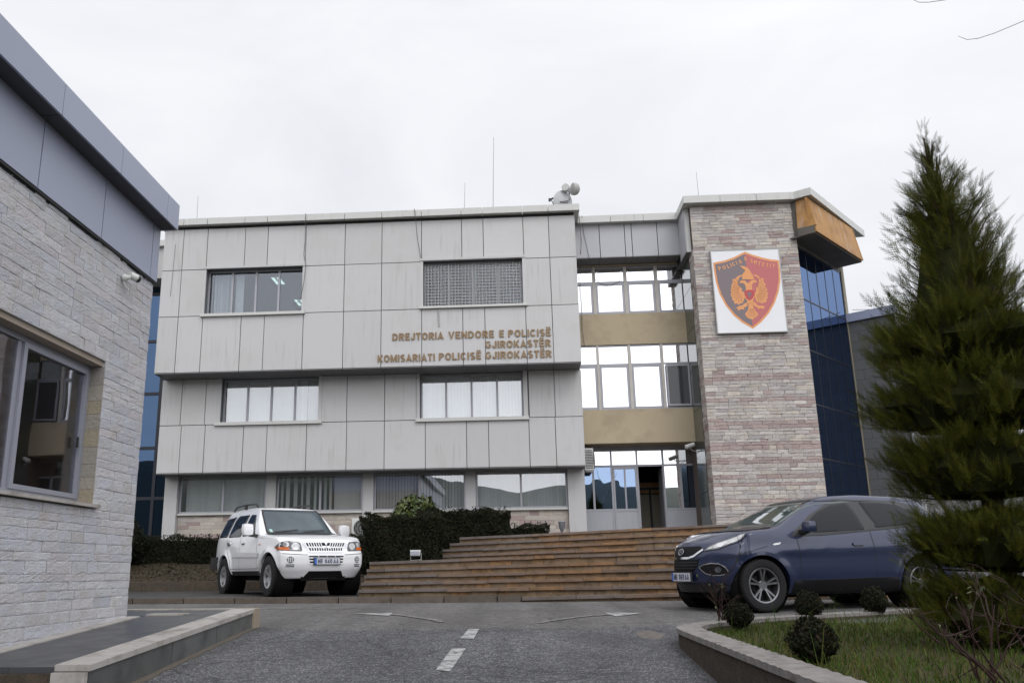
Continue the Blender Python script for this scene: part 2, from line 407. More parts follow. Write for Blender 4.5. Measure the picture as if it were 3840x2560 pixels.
xs = [-400,-150,-60,-30,-20,-14,-10,-8,-6,-4,-3,-2,-1,0,1,2,3,4,6,8,10,14,20,30,60,150,400]
ys = [-60,-40,-25,-15,-10,-5,-2,0,2,4,6,7,8,9,10,11,11.5,12,12.5,13,14,15,16,17,18,20,24,30,45,80,200,500]
structure(sheet('ground', xs, ys, lambda x, y: zroad(x, y) - .09, M['field']))
ys_s = [11.1,11.5,11.9,12.2,12.5,12.9,13.4,14,15,16,16.8,18.2,20.4]
sheet('street', [-40,-20,-12,-8,-6,-4,-3,-2,-1,0,1,2,3,4,6,8,12,20,40], ys_s, lambda x, y: zroad(x, y), M['asphalt_fine'])
# rough drive surface, ragged where it laps on to the street
mb = MB(); nx = 60
cols = np.linspace(-3.62, 2.0, nx); rows = list(np.linspace(-14, 10.5, 36)) + [None]
edge = 11.45 + .16*np.interp(np.linspace(0, 14, nx), np.arange(15), rng.uniform(-1, 1, 15)) + rng.uniform(-.03, .03, nx)
edge += np.interp(cols, [-3.6,-3.3,-2.6,0,1.4,1.9], [.25,.15,.0,0,.05,.25])
vs = []
for r in rows:
    for i, x in enumerate(cols):
        y = edge[i] if r is None else r
        vs.append((x, y, zroad(x, y) + .004))
mb.add(vs, [(j*nx+i, j*nx+i+1, (j+1)*nx+i+1, (j+1)*nx+i) for j in range(len(rows)-1) for i in range(nx-1)])
drive = structure(build('drive_road', mb, M['asphalt'], smooth=True))

# painted marks: worn paint, part of the road they lie on
m, n, l, p = new_mat('worn_road_paint')
tc = n.new('ShaderNodeTexCoord'); t = n.new('ShaderNodeTexNoise'); t.inputs['Scale'].default_value = 7; t.inputs['Detail'].default_value = 9; t.inputs['Roughness'].default_value = .72
l.new(tc.outputs['Object'], t.inputs['Vector'])
r = n.new('ShaderNodeValToRGB'); r.color_ramp.elements[0].position = .40; r.color_ramp.elements[0].color = (.09,.09,.09,1)
r.color_ramp.elements[1].position = .52; r.color_ramp.elements[1].color = (.34,.34,.335,1)
l.new(t.outputs['Fac'], r.inputs[0]); l.new(r.outputs[0], p.inputs['Base Color']); p.inputs['Roughness'].default_value = .7
M['paint'] = m
m, n, l, p = new_mat('faded_road_paint')
tc = n.new('ShaderNodeTexCoord'); t = n.new('ShaderNodeTexNoise'); t.inputs['Scale'].default_value = 11; t.inputs['Detail'].default_value = 9; t.inputs['Roughness'].default_value = .75
l.new(tc.outputs['Object'], t.inputs['Vector'])
r = n.new('ShaderNodeValToRGB'); r.color_ramp.elements[0].position = .44; r.color_ramp.elements[0].color = (.085,.082,.08,1)
r.color_ramp.elements[1].position = .58; r.color_ramp.elements[1].color = (.24,.23,.225,1)
l.new(t.outputs['Fac'], r.inputs[0]); l.new(r.outputs[0], p.inputs['Base Color']); p.inputs['Roughness'].default_value = .75
M['paint_faded'] = m
def mark(pts, m=None, name='road_marking', up=.010):
    # laid as a fine strip that follows the road surface
    mb = MB(); pts = [np.array(q, float) for q in pts]
    mb2 = MB(); k = 8
    a, b, c, d = pts
    vs = []
    for j in range(k+1):
        s = j/k; L_ = a*(1-s)+d*s; R_ = b*(1-s)+c*s
        for i in range(4):
            q = L_*(1-i/3)+R_*(i/3); vs.append((q[0], q[1], zroad(q[0], q[1]) + up))
    mb2.add(vs, [(j*4+i, j*4+i+1, (j+1)*4+i+1, (j+1)*4+i) for j in range(k) for i in range(3)])
    return build(name, mb2, m or M['paint'], drive, smooth=True)
mark([(-.693,10.55),(-.535,10.52),(-.509,11.36),(-.638,11.36)])
mark([(-.798,8.59),(-.658,8.53),(-.587,9.835),(-.742,9.81)])
def arrow(head, shaft, w):
    mb = MB()
    z = lambda q: (q[0], q[1], zroad(q[0], q[1]) + .009)
    mb.add([z(q) for q in head], [(0,1,2)] if (head[1][0]-head[0][0])*(head[2][1]-head[0][1])-(head[1][1]-head[0][1])*(head[2][0]-head[0][0]) > 0 else [(2,1,0)])
    build('road_marking', mb, M['paint'], drive); mb = MB()
    L_, R_ = [], []
    S = [np.array(q, float) for q in shaft]
    for i, q in enumerate(S):
        t = S[min(i+1,len(S)-1)] - S[max(i-1,0)]; t /= np.linalg.norm(t); nn = np.array([-t[1], t[0]])
        L_.append(z(q+nn*w/2)); R_.append(z(q-nn*w/2))
    for i in range(len(S)-1): mb.quad(R_[i], R_[i+1], L_[i+1], L_[i])
    return build('road_marking', mb, M['paint_faded'], drive)
arrow([(-2.52,13.66),(-1.90,13.21),(-1.93,13.75)], [(-1.92,13.48),(-1.66,13.2),(-1.37,12.79),(-1.15,12.45),(-1.05,12.2)], .10)
arrow([(1.77,13.33),(1.22,13.45),(1.33,12.80)], [(1.26,13.12),(.9,12.86),(.56,12.47),(.36,12.2),(.25,12.02)], .10)
mark([(-11,15.05),(-11,15.2),(-2.6,15.1),(-2.6,14.98)], M['paint_faded'], up=.006)

# pavement and its kerb in front of the planting and stairs
KT = .165
def zpave(x, y): return KT + .004*max(0, -2-x)
mb = MB()
xs_p = [-40,-20,-12,-9,-6,-4,-3.05,-2,.04]
for i in range(len(xs_p)-1):
    a, b = xs_p[i], xs_p[i+1]
    za, zb = zpave(a,0), zpave(b,0); ye = 22.3 if b < -3 else 17.14
    mb.hexa([(a,16.98,-.1),(b,16.98,-.1),(b,ye,-.1),(a,ye,-.1),(a,16.98,za),(b,16.98,zb),(b,ye,zb+.01),(a,ye,za+.01)])
structure(build('pavement', mb, M['pave']))
M['kerb'] = mat('stained_kerb_stone', (.125,.105,.088), .9, 0, .25, noise=(5,.5), col2=(.08,.066,.054), bump=(50,.5,.02), dirt=(6,(.04,.028,.02),.5), island=.12)
mb = MB(); x = -40
while x < .05:
    e = min(x + .98, .04)
    za, zb = zpave(x,0)+.004, zpave(e,0)+.004
    mb.hexa([(x,16.80,-.1),(e-.012,16.80,-.1),(e-.012,16.975,-.1),(x,16.975,-.1),(x,16.815,za),(e-.012,16.815,zb),(e-.012,16.975,zb),(x,16.975,za)])
    x += .99
structure(build('kerb', mb, M['kerb']))
mb = MB(); mb.box(7.6, 40, 18.55, 22.0, -.1, .20)
structure(build('pavement', mb, M['pave']))
mb = MB(); x = 7.6
while x < 40: mb.box(x, x+.96, 18.3, 18.54, -.1, .21); x += .98
structure(build('kerb', mb, M['kerb']))

# planted bank between the pavement and the building
mb = MB(); x = -30
while x < -3.1:
    w = random.uniform(.8, 1.4); e = min(x+w, -3.06)
    mb.hexa([(x,22.3,.1),(e-.01,22.3,.1),(e-.01,22.55,.1),(x,22.55,.1),(x,22.32,.43),(e-.01,22.32,.43),(e-.01,22.55,.44),(x,22.55,.44)]); x = e
o = build('retaining_wall', mb, M['concrete_dark'])
tag(o, 'low stained stone edging wall below the grass bank on the left', 'wall')
def zbank(x, y): return float(np.interp(y, [22.4,23.4,24.2,25.2,26.8],[.40,.72,.98,1.2,1.4])) + .03*math.sin(3*x+y)
sheet('bank', list(np.linspace(-30,-3.05,64)), [22.42,22.8,23.2,23.6,24,24.6,25.2,26,27.2], zbank, M['earth'])
sheet('bank', list(np.linspace(-3.04,.4,20)), [18.9,19.6,20.4,21.2,22,23,24,25,26,27.2], lambda x, y: float(np.interp(y,[18.9,20,22,24.5,27],[.72,.86,1.1,1.35,1.5])), M['earth'])

# ------------------------------------------------------------------ stairs up to the entrance
STEPS = [  # Y of the nosing, (x, z) at two points along it, left end, right end
 (16.80, (.054,.142), (3.344,.196), .045, 7.6), (17.10, (-2.978,.301), (2.994,.318), -3.05, 7.6),
 (17.40, (-2.983,.429), (3.06,.483), -3.05, 7.6), (17.70, (-3.036,.555), (3.108,.632), -3.05, 7.6),
 (18.00, (-3.054,.686), (3.172,.786), -3.05, 7.6), (18.30, (-3.107,.822), (3.288,.958), -3.05, 7.6),
 (20.00, (-1.976,.961), (3.676,1.099), -2.05, 7.6), (20.30, (-1.753,1.094), (3.949,1.261), -1.78, 7.6),
 (20.60, (-1.551,1.241), (4.685,1.43), -1.57, 7.6), (20.90, (-1.332,1.382), (4.863,1.594), -1.36, 7.6)]
stairs = root('stone_staircase', (1.5, 18.8, 0), 'wide staircase of brown and grey stone slabs up to the entrance', 'staircase')
prev = lambda x: .0
for i, (Y, a, b, xl, xr) in enumerate(STEPS):
    zf = (lambda a, b: lambda x: a[1] + (b[1]-a[1])*(x-a[0])/(b[0]-a[0]))(a, b)
    depth = 1.75 if i == 5 else (6.6 if i == 9 else .34)
    if i == 0: zlow = lambda x: zroad(x, 16.8) - .05
    else: zlow = prev
    t = MB(); x = xl
    while x < xr - .05:
        w = random.uniform(.35, 1.15); e = min(x+w, xr)
        if xr - e < .2: e = xr
        j = random.uniform(-.012, .012); dz = random.uniform(-.006, .006); g = .006
        z0, z1 = zf(x)+dz, zf(e-g)+dz
        dd = .34 if i in (5, 9) else depth
        t.hexa([(x,Y-.042+j,z0-.055),(e-g,Y-.042+j,z1-.055),(e-g,Y+dd,z1-.055),(x,Y+dd,z0-.055),
                (x,Y-.036+j,z0),(e-g,Y-.036+j,z1),(e-g,Y+dd,z1),(x,Y+dd,z0)])
        x = e
    if i == 5:
        zq = zf
        t.hexa([(-3.05,18.65,zq(-3.05)-.055),(7.6,18.65,zq(7.6)-.055),(7.6,20.2,zq(7.6)-.055),(-3.05,20.2,zq(-3.05)-.055),
                (-3.05,18.65,zq(-3.05)-.004),(7.6,18.65,zq(7.6)-.004),(7.6,20.2,zq(7.6)+.02),(-3.05,20.2,zq(-3.05)+.02)])
    if i == 9:
        zq = zf; m_f = 1.5
        t.hexa([(-1.36,21.25,1.0),(7.6,21.25,1.0),(7.6,27.9,1.0),(-1.36,27.9,1.0),
                (-1.36,21.25,zq(-1.36)-.004),(7.6,21.25,zq(7.6)-.004),(7.6,27.9,1.52),(-1.36,27.9,1.5)])
    st = build('step', t, M['tread'], stairs)
    rmb = MB(); x = xl
    while x < xr - .02:
        w = random.uniform(.18, .62); e = min(x+w, xr); g = .005
        if xr - e < .1: e = xr
        j = random.uniform(0, .008)
        rmb.hexa([(x,Y+.006+j,zlow(x)-.06),(e-g,Y+.006+j,zlow(e)-.06),(e-g,Y+.2,zlow(e)-.06),(x,Y+.2,zlow(x)-.06),
                  (x,Y+.006+j,zf(x)-.060),(e-g,Y+.006+j,zf(e-g)-.060),(e-g,Y+.2,zf(e-g)-.060),(x,Y+.2,zf(x)-.060)])
        x = e
    build('riser', rmb, M['riser'], st)
    prev = zf

mb = MB()
for y0_, y1_, z_ in ((17.13,17.41,.24),(17.43,17.71,.37),(17.73,18.01,.49),(18.03,18.31,.62),(18.33,22.3,.755)):
    mb.box(-3.035, -2.90, y0_, y1_, -.1, z_)
build('side_wall', mb, M['concrete_dark'], stairs)

# ------------------------------------------------------------------ police station
ST = root('police_station', (-4.4, 27, 1.5), 'three storey police station with pale metal panels, stone tower and glazed corner', 'building')
def wall_holes(mb, x0, x1, z0, z1, y0, y1, holes):
    xs_ = sorted({x0, x1, *[min(max(h[0],x0),x1) for h in holes], *[min(max(h[1],x0),x1) for h in holes]})
    zs_ = sorted({z0, z1, *[min(max(h[2],z0),z1) for h in holes], *[min(max(h[3],z0),z1) for h in holes]})
    for i in range(len(xs_)-1):
        for j in range(len(zs_)-1):
            cx, cz = (xs_[i]+xs_[i+1])/2, (zs_[j]+zs_[j+1])/2
            if any(h[0] < cx < h[1] and h[2] < cz < h[3] for h in holes): continue
            mb.box(xs_[i], xs_[i+1], y0, y1, zs_[j], zs_[j+1])
    return mb
G = .011
def panels(mb, xs_, z0, z1, y, t=.03, skip=()):
    for i in range(len(xs_)-1):
        if i in skip: continue
        dy = random.uniform(-.003, .003)
        mb.box(xs_[i]+G, xs_[i+1]-G, y+dy, y+t, z0+G, z1-G)
XL, XR = -10.81, 2.01
J = [-10.18,-9.41,-8.21,-7.49,-6.29,-5.06,-3.91,-2.685,-1.45,-.79,.43,1.21]
cl = MB()
full = [XL]+J+[XR]
panels(cl, full, 6.48, 8.24, 25.0)
mid3 = [XL,-10.18,-9.41,-6.29,-5.06,-3.91,-2.685,.43,1.21,XR]
panels(cl, mid3, 8.24, 9.74, 25.0, skip=(2,6))
panels(cl, full, 9.74, 11.09, 25.0)
for x, d in ((XL, -1), (XR, 1)):        # returns at the two ends of the top storey
    for a, b in ((6.48,8.24),(8.24,9.74),(9.74,11.16)):
        cl.box(x, x-.03*d, 25.035, 26.0, a+G, b-G)
        cl.box(x, x-.03*d, 26.02, 27.6, a+G, b-G)
build('upper_cladding', cl, M['clad'], ST)
cl = MB()
X2L, X2R = -10.9, 2.05
panels(cl, [X2L,-10.25,-9.49,-9.12], 5.03, 6.46, 25.9)
panels(cl, [-5.86,-5.08,-3.92,-2.95], 5.03, 6.46, 25.9)
panels(cl, [.42,.455,1.23,X2R], 5.03, 6.46, 25.9, skip=(0,))
panels(cl, [X2L,-10.2,-9.45,-8.25,-7.52,-6.3,-5.07,-3.92,-2.68,-1.44,-.78,.43,1.21,X2R], 3.57, 5.03, 25.9)
for x, d in ((X2L,-1),(X2R,1)):
    for a, b in ((3.57,5.03),(5.03,6.46)): cl.box(x, x-.03*d, 25.935, 27.6, a+G, b-G)
build('middle_cladding', cl, M['clad'], ST)
core = MB()
H3 = [(-9.38,-6.36,8.29,9.74),(-2.635,.368,8.31,9.76)]
H2 = [(-9.0,-5.97,5.09,6.46),(-2.84,.285,5.07,6.46)]
HG = [(-10.46,-7.72,2.42,3.57),(-7.38,-4.71,2.42,3.57),(-4.35,-1.55,2.42,3.57),(-1.22,1.53,2.42,3.57)]
wall_holes(core, XL+.035, XR-.035, 6.50, 11.1, 25.03, 25.22, H3)
gp = MB(); gp.box(XL+.03, XR-.03, 24.99, 25.028, 11.095, 11.162); gp.box(2.1, 5.25, 25.97, 25.984, 11.12, 11.135); build('shade_strip', gp, M['gap'], ST)  # dark strips stand in for the shade under the two copings
wall_holes(core, X2L+.035, X2R-.035, 3.6, 6.47, 25.93, 26.12, H2)
wall_holes(core, -10.86, 2.0, 1.0, 3.6, 26.93, 27.1, HG)
core.box(XL+.035, XR-.035, 25.22, 34, 11.0, 11.15)          # roof slab
core.box(X2L+.035, X2R-.035, 26.12, 34, 6.50, 6.75)         # floor of the top storey
core.box(-10.86, 2.0, 27.1, 34, 3.62, 3.85)
core.box(-10.86, 2.0, 33.8, 34, 1, 11.0)
core.box(XL+.04, XL+.2, 25.22, 33.8, 6.75, 11.0); core.box(XR-.2, XR-.04, 25.22, 33.8, 6.75, 11.0)
core.box(X2L+.04, X2L+.2, 26.12, 33.8, 3.85, 6.5); core.box(X2R-.2, X2R-.04, 26.12, 33.8, 3.85, 6.5)
core.box(-10.86, -10.7, 27.1, 33.8, 1, 3.62); core.box(1.84, 2.0, 27.1, 33.8, 1, 3.62)
core.box(-5.6, -5.5, 25.6, 33.8, 6.75, 11.0); core.box(-5.6, -5.5, 26.4, 33.8, 3.85, 6.5)
core.box(-10.5, -5.62, 25.6, 33.8, 10.05, 10.12); core.box(-5.48, 1.8, 25.6, 33.8, 10.05, 10.12)
core.box(-10.6, 1.8, 29.5, 29.6, 1.2, 3.6); core.box(-10.6, 1.8, 29.0, 29.1, 3.86, 6.48)
build('core_wall', core, M['room'], ST)
# soffits of the two jetties, in strips
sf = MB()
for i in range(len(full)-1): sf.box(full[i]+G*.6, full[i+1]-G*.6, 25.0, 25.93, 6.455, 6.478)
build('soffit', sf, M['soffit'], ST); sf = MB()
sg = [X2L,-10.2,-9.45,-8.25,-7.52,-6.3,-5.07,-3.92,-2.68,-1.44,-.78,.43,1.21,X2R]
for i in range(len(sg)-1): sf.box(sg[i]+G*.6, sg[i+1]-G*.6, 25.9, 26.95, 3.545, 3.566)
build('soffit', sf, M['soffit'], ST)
# roof coping
cp = MB()
cj = [-10.95,-10.14,-9.385,-8.195,-7.48,-6.27,-5.054,-3.896,-2.672,-1.447,-.795,.427,1.205,2.16]
for i in range(len(cj)-1):
    cp.box(cj[i]+.008, cj[i+1]-.008, 24.80, 25.35, 11.165, 11.37)
cp.box(1.6, 2.16, 25.352, 27, 11.165, 11.37)
build('coping', cp, M['clad_edge'], ST)
# ground storey: pillars, stone band below the windows
for a, b, y in ((-10.88,-10.48,26.62),(-7.70,-7.395,26.70),(-4.69,-4.36,26.70),(-1.545,-1.23,26.70),(1.545,2.06,26.62)):
    mb = MB(); mb.box(a, b, y, 26.92, 1.0, 3.545); build('pillar', mb, M['clad'], ST)
def ledge(u0, u1, z0, z1, place, row=.10, wmin=.16, wmax=.5, relief=.012, holes=(), gap=.0035, rowjit=.25, pick=None):
    """split-face stones laid in courses; place(u, d, z) puts a point at distance d out from the wall.
    pick(z) gives the share of the second stone colour in the course at height z: returns one or two meshes"""
    A, B_ = MB(), MB(); z = z0
    while z < z1 - .02:
        h = row*random.uniform(1-rowjit, 1+rowjit); zt = min(z+h, z1)
        if z1 - zt < row*.4: zt = z1
        segs = [(u0, u1)]
        for (a, b, c, d) in holes:
            if zt > c+.01 and z < d-.01:
                segs = [s for (p, q) in segs for s in ((p, min(q, a)), (max(p, b), q)) if s[1]-s[0] > .02]
        share = pick((z+zt)/2) if pick else 0
        for p, q in segs:
            u = p
            while u < q - 1e-4:
                e = min(u + random.uniform(wmin, wmax), q)
                if q - e < wmin*.6: e = q
                mb = B_ if random.random() < share else A
                a, b, c, t = u+gap/2, e-gap/2, z+gap/2, zt-gap/2
                d = random.uniform(.15, 1)*relief; tilt = random.uniform(-.35,.35)*relief
                n = max(2, int((b-a)/.07)); vs = []
                for j, (f, in_) in enumerate(((0,.55),(.16,0),(.5,-.25),(.84,0),(1,.55))):
                    for i in range(n+1):
                        g = i/n; edge = .5 if i in (0, n) else 0
                        dd = d + tilt*(g-.5)*2 - relief*.55*max(in_, edge) + random.uniform(-.28,.28)*relief
                        vs.append(place(a+(b-a)*g, max(dd, -.02), c+(t-c)*f))
                fs = [(j*(n+1)+i, j*(n+1)+i+1, (j+1)*(n+1)+i+1, (j+1)*(n+1)+i) for j in range(4) for i in range(n)]
                k = len(vs); vs += [place(a,-.03,c), place(b,-.03,c), place(b,-.03,t), place(a,-.03,t)]
                fs += [(k,k+1,n,0),(k+1,k+2,4*(n+1)+n,n),(k+2,k+3,4*(n+1),4*(n+1)+n),(k+3,k,0,4*(n+1))]
                mb.add(vs, fs); u = e
        z = zt
    return (A, B_) if pick else A
for a, b in ((-10.47,-7.71),(-7.385,-4.70),(-4.355,-1.55),(-1.225,1.54)):
    build('stone_band', ledge(a, b, .95, 2.36, lambda u, d, z: (u, 26.80-d, z), .125, .25, .6, .010), M['stone_pale'], ST)
mb = MB(); mb.box(-10.47, 1.54, 26.82, 26.9, .9, 2.38); build('band_backing', mb, M['mortar'], ST)

def window(x0, x1, z0, z1, y, mulls, glass, fw=.05, blinds=None, trim=None, trans=None, bmat='blind', parent=None, tw=.10, label=None, pane_y=None):
    """frame with mullions, one glazed pane set, optional blinds (list of (x0,x1,tilt)), trim = (outer rect, wall plane)"""
    P = parent or ST
    f = MB(); d = .06
    f.box(x0, x1, y, y+d, z0, z0+fw); f.box(x0, x1, y, y+d, z1-fw, z1)
    f.box(x0, x0+fw, y, y+d, z0+fw, z1-fw); f.box(x1-fw, x1, y, y+d, z0+fw, z1-fw)
    for mx in mulls: f.box(mx-fw*.62, mx+fw*.62, y-.008, y+d+.008, z0+fw, z1-fw)
    if trans:
        for tz in trans: f.box(x0+fw, x1-fw, y-.004, y+d+.004, tz-fw*.5, tz+fw*.5)
    w = build('window', f, M['alu'], P)
    if label: w['label'] = label
    g = MB(); g.box(x0+fw*.5, x1-fw*.5, y+.022, y+.030, z0+fw*.5, z1-fw*.5); build('pane', g, M[glass], w)
    if blinds:
        b = MB()
        for (a, c, tilt) in blinds:
            n = max(1, int(round((c-a)/.098))); s = (c-a)/n
            for k in range(n):
                cx = a+(k+.5)*s; hw = s*.5*.97; tt = tilt*random.uniform(.7, 1.3) + random.uniform(-.03,.03)
                dx, dy = hw*math.cos(tt), hw*math.sin(tt)
                zt, zb = z1-.02, z0+.05+random.uniform(0,.012)
                yy = y+.17
                b.add([(cx-dx,yy-dy,zb),(cx+dx,yy+dy,zb),(cx+dx,yy+dy,zt),(cx-dx,yy-dy,zt),(cx-dx,yy-dy+.003,zb),(cx+dx,yy+dy+.003,zb),(cx+dx,yy+dy+.003,zt),(cx-dx,yy-dy+.003,zt)],
                      [(0,1,2,3),(7,6,5,4),(0,3,7,4),(1,5,6,2)])
        build('blind', b, M[bmat], w)
    if trim:
        (a, c, e, h), yw, sides = trim
        t = MB()
        if 't' in sides: t.box(a, c, yw-.045, y+.01, z1+.005, h)
        if 'l' in sides: t.box(a, x0-.004, yw-.02, y+.012, z0, z1+.004)
        if 't' not in sides: build('trim', t, M['clad'], w); t = MB()
        if 'r' in sides: t.box(x1+.004, c, yw-.02, y+.012, z0, z1+.004)
        build('trim', t, M['clad'], w)
        t = MB(); t.box(a-.02, c+.02, yw-.09, y+.01, e, z0-.004); build('sill', t, M['clad_edge'], w)
    return w
# top storey
w1 = window(-9.38, -6.36, 8.29, 9.74, 25.24, (-8.62,-7.87,-7.15), 'glass_dim', blinds=[(-9.32,-9.27,1.1),(-9.24,-8.68,.75),(-8.56,-8.30,.06)],
       trim=((-9.455,-6.26,8.20,9.81),25.0,'tlr'), bmat='blind')
w2 = window(-2.635, .368, 8.31, 9.76, 25.24, (-1.87,-1.12,-.38), 'glass_dim', blinds=[(-2.2,-2.0,1.2),(-1.3,-1.0,1.0)], trim=((-2.725,.47,8.235,9.835),25.0,'tlr'), bmat='blind_dim',
       label='barred window')
g = MB()
x = -2.60
while x < .36: g.box(x, x+.016, 25.13, 25.146, 8.32, 9.70); x += .103
z = 8.36
while z < 9.72: g.box(-2.62, .355, 25.146, 25.162, z, z+.016); z += .098
build('grille', g, M['steel'], w2)
# middle storey
window(-9.0, -5.965, 5.09, 6.455, 26.14, (-8.24,-7.49,-6.75), 'glass', blinds=[(-8.95,-6.40,.04),(-6.38,-6.02,.5)], trim=((-9.13,-5.85,4.99,6.46),25.9,'lr'))
window(-2.84, .285, 5.07, 6.455, 26.14, (-2.06,-1.28,-.50), 'glass', blinds=[(-2.79,.24,.12)], trim=((-2.945,.42,4.965,6.46),25.9,'lr'))
# ground storey
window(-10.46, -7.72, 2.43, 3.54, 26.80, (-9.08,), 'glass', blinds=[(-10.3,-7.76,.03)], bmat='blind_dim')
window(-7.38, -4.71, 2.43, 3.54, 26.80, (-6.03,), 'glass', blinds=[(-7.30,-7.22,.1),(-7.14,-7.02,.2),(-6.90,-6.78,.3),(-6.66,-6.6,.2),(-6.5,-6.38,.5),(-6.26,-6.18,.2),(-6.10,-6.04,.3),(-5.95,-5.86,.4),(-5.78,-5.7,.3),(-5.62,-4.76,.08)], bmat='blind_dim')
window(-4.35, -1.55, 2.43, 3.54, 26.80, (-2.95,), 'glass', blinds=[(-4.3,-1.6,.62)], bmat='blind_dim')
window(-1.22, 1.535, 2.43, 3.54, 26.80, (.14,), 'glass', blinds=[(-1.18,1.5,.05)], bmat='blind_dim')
for a, b in ((-10.47,-7.71),(-7.39,-4.70),(-4.36,-1.55),(-1.23,1.54)):
    sl = MB(); sl.box(a, b, 26.70, 26.80, 2.365, 2.425); build('ground_sill', sl, M['clad_edge'], ST)

# entrance bay
EY = 26.6
fx = [2.0,2.834,3.618,3.834,4.625,5.3]
fa = MB()
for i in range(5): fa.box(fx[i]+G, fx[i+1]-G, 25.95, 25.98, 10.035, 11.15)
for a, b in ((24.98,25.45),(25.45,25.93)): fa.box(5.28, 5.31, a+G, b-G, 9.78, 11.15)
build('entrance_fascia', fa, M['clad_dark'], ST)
mb = MB(); mb.box(5.30, 5.43, 24.96, 24.99, 9.75, 11.15); build('fascia_edge', mb, M['clad_edge'], ST)
mb = MB(); mb.box(2.0, 5.28, 25.985, 28, 10.06, 11.14); mb.box(5.32, 5.44, 25.0, 28, 9.80, 11.14); build('fascia_backing', mb, M['gap'], ST)
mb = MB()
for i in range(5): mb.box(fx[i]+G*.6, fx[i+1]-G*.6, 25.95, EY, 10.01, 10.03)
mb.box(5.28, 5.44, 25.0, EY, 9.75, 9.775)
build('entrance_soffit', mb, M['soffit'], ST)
ew = MB()
wall_holes(ew, 2.0, 5.72, 4.32, 10.0, EY, EY+.25, [(2.0,5.53,8.37,9.96),(2.0,5.52,5.33,7.375)])
ew.box(5.53, 5.72, EY-.02, EY+.85, 1.4, 4.315)                  # pier beside the door
ew.box(2.0, 5.72, EY, 27.9, 4.30, 4.318)                        # beam soffit
build('entrance_wall', ew, M['beige'], ST)
window(2.02, 5.53, 8.38, 9.95, EY+.05, (), 'glass_mirror', fw=.055, trans=(9.43,))
wE = ST.children[-1]
def mullions(xs_, z0, z1, y, m, name='mullion'):
    for a, b in xs_:
        q = MB(); q.box(a, b, y-.03, y+.09, z0, z1); build(name, q, M[m], ST)
mullions(((2.605,2.70),(3.59,3.69),(4.55,4.655)), 8.385, 9.945, EY+.05, 'alu_light')
for a, b in ((2.02,2.60),(2.705,3.585),(3.695,4.545),(4.66,5.53)):
    q = MB()
    q.box(a, a+.06, EY+.04, EY+.1, 8.43, 9.40); q.box(b-.06, b, EY+.04, EY+.1, 8.43, 9.40)
    q.box(a+.06, b-.06, EY+.04, EY+.1, 8.385, 8.46); q.box(a+.06, b-.06, EY+.04, EY+.1, 9.34, 9.402)
    build('sash', q, M['alu'], ST)
window(2.02, 5.52, 5.335, 7.37, EY+.05, (), 'glass_mirror', fw=.05, trans=(6.75,))
mullions(((2.605,2.685),(3.575,3.67),(4.57,4.66)), 5.34, 7.365, EY+.05, 'alu_light')
for a, b in ((2.02,2.60),(2.69,3.57),(3.675,4.565)):
    q = MB()
    q.box(a, a+.06, EY+.04, EY+.1, 5.39, 6.72); q.box(b-.06, b, EY+.04, EY+.1, 5.39, 6.72)
    q.box(a+.06, b-.06, EY+.04, EY+.1, 5.34, 5.42); q.box(a+.06, b-.06, EY+.04, EY+.1, 6.66, 6.722)
    build('sash', q, M['alu'], ST)
# an opened sash at the right end of that row, tilted out
q = MB(); q.box(4.70,4.75,EY-.02,EY+.03,5.4,6.7); q.box(5.36,5.41,EY-.02,EY+.03,5.4,6.7); q.box(4.75,5.36,EY-.02,EY+.03,5.4,5.46); q.box(4.75,5.36,EY-.02,EY+.03,6.64,6.7)
s_ = build('open_sash', q, M['alu'], ST)
q = MB(); q.box(4.745,5.365,EY,EY+.01,5.45,6.65); build('pane', q, mat('dark_opened_pane',(.045,.047,.052),.06,0,.5), s_)
# entrance screen and doors
DY = 27.4; F0 = 1.5
mb = MB()
for a, b in ((2.0,2.05),(2.93,2.985),(3.72,3.77),(4.51,4.57),(5.50,5.56)): mb.box(a, b, DY, DY+.07, F0, 4.2)
mb.box(2.0,5.56,DY-.006,DY+.076,3.675,3.735); mb.box(2.0,5.56,DY-.004,DY+.074,4.16,4.32)
for a, b in ((2.05,2.93),(4.57,5.50)): mb.box(a,b,DY+.002,DY+.068,2.33,2.40)
mb.box(2.355,2.415,DY+.002,DY+.068,2.40,3.675); mb.box(5.02,5.085,DY+.002,DY+.068,2.40,3.675)
scr = build('entrance_screen', mb, M['alu'], ST)
for a, b in ((2.05,2.93),(2.985,3.72),(3.77,4.51),(4.57,5.50)):
    mb = MB(); mb.box(a-.01,b+.01,DY+.03,DY+.038,3.73,4.165); build('transom_pane', mb, M['glass_mirror'], scr)
mb = MB(); mb.box(4.56,5.03,DY+.03,DY+.038,2.39,3.68); build('side_pane', mb, M['glass_mirror'], scr)
for a, b in ((2.04,2.36),(2.41,2.94),(5.08,5.51)):
    mb = MB(); mb.box(a,b,DY+.03,DY+.038,2.39,3.68); build('side_pane', mb, M['glass_film_reflect'], scr)
for a, b in ((2.05,2.93),(4.57,5.50)):
    mb = MB(); x = a
    while x < b-.01: mb.box(x+.001, min(x+.085,b)-.001, DY+.012+.004*(round((x-a)/.085)%2), DY+.05, F0, 2.332); x += .085
    build('lower_panel', mb, M['alu_panel'], scr)
mb = MB()
mb.box(2.99,3.04,DY-.02,DY+.03,F0,3.67); mb.box(3.665,3.715,DY-.02,DY+.03,F0,3.67)
for a, b in ((3.60,3.67),(2.32,2.40),(1.5,1.58)): mb.box(3.04,3.665,DY-.02,DY+.03,a,b)
mb.box(3.325,3.375,DY-.02,DY+.03,2.40,3.60)
dr = build('door', mb, M['alu'], ST)
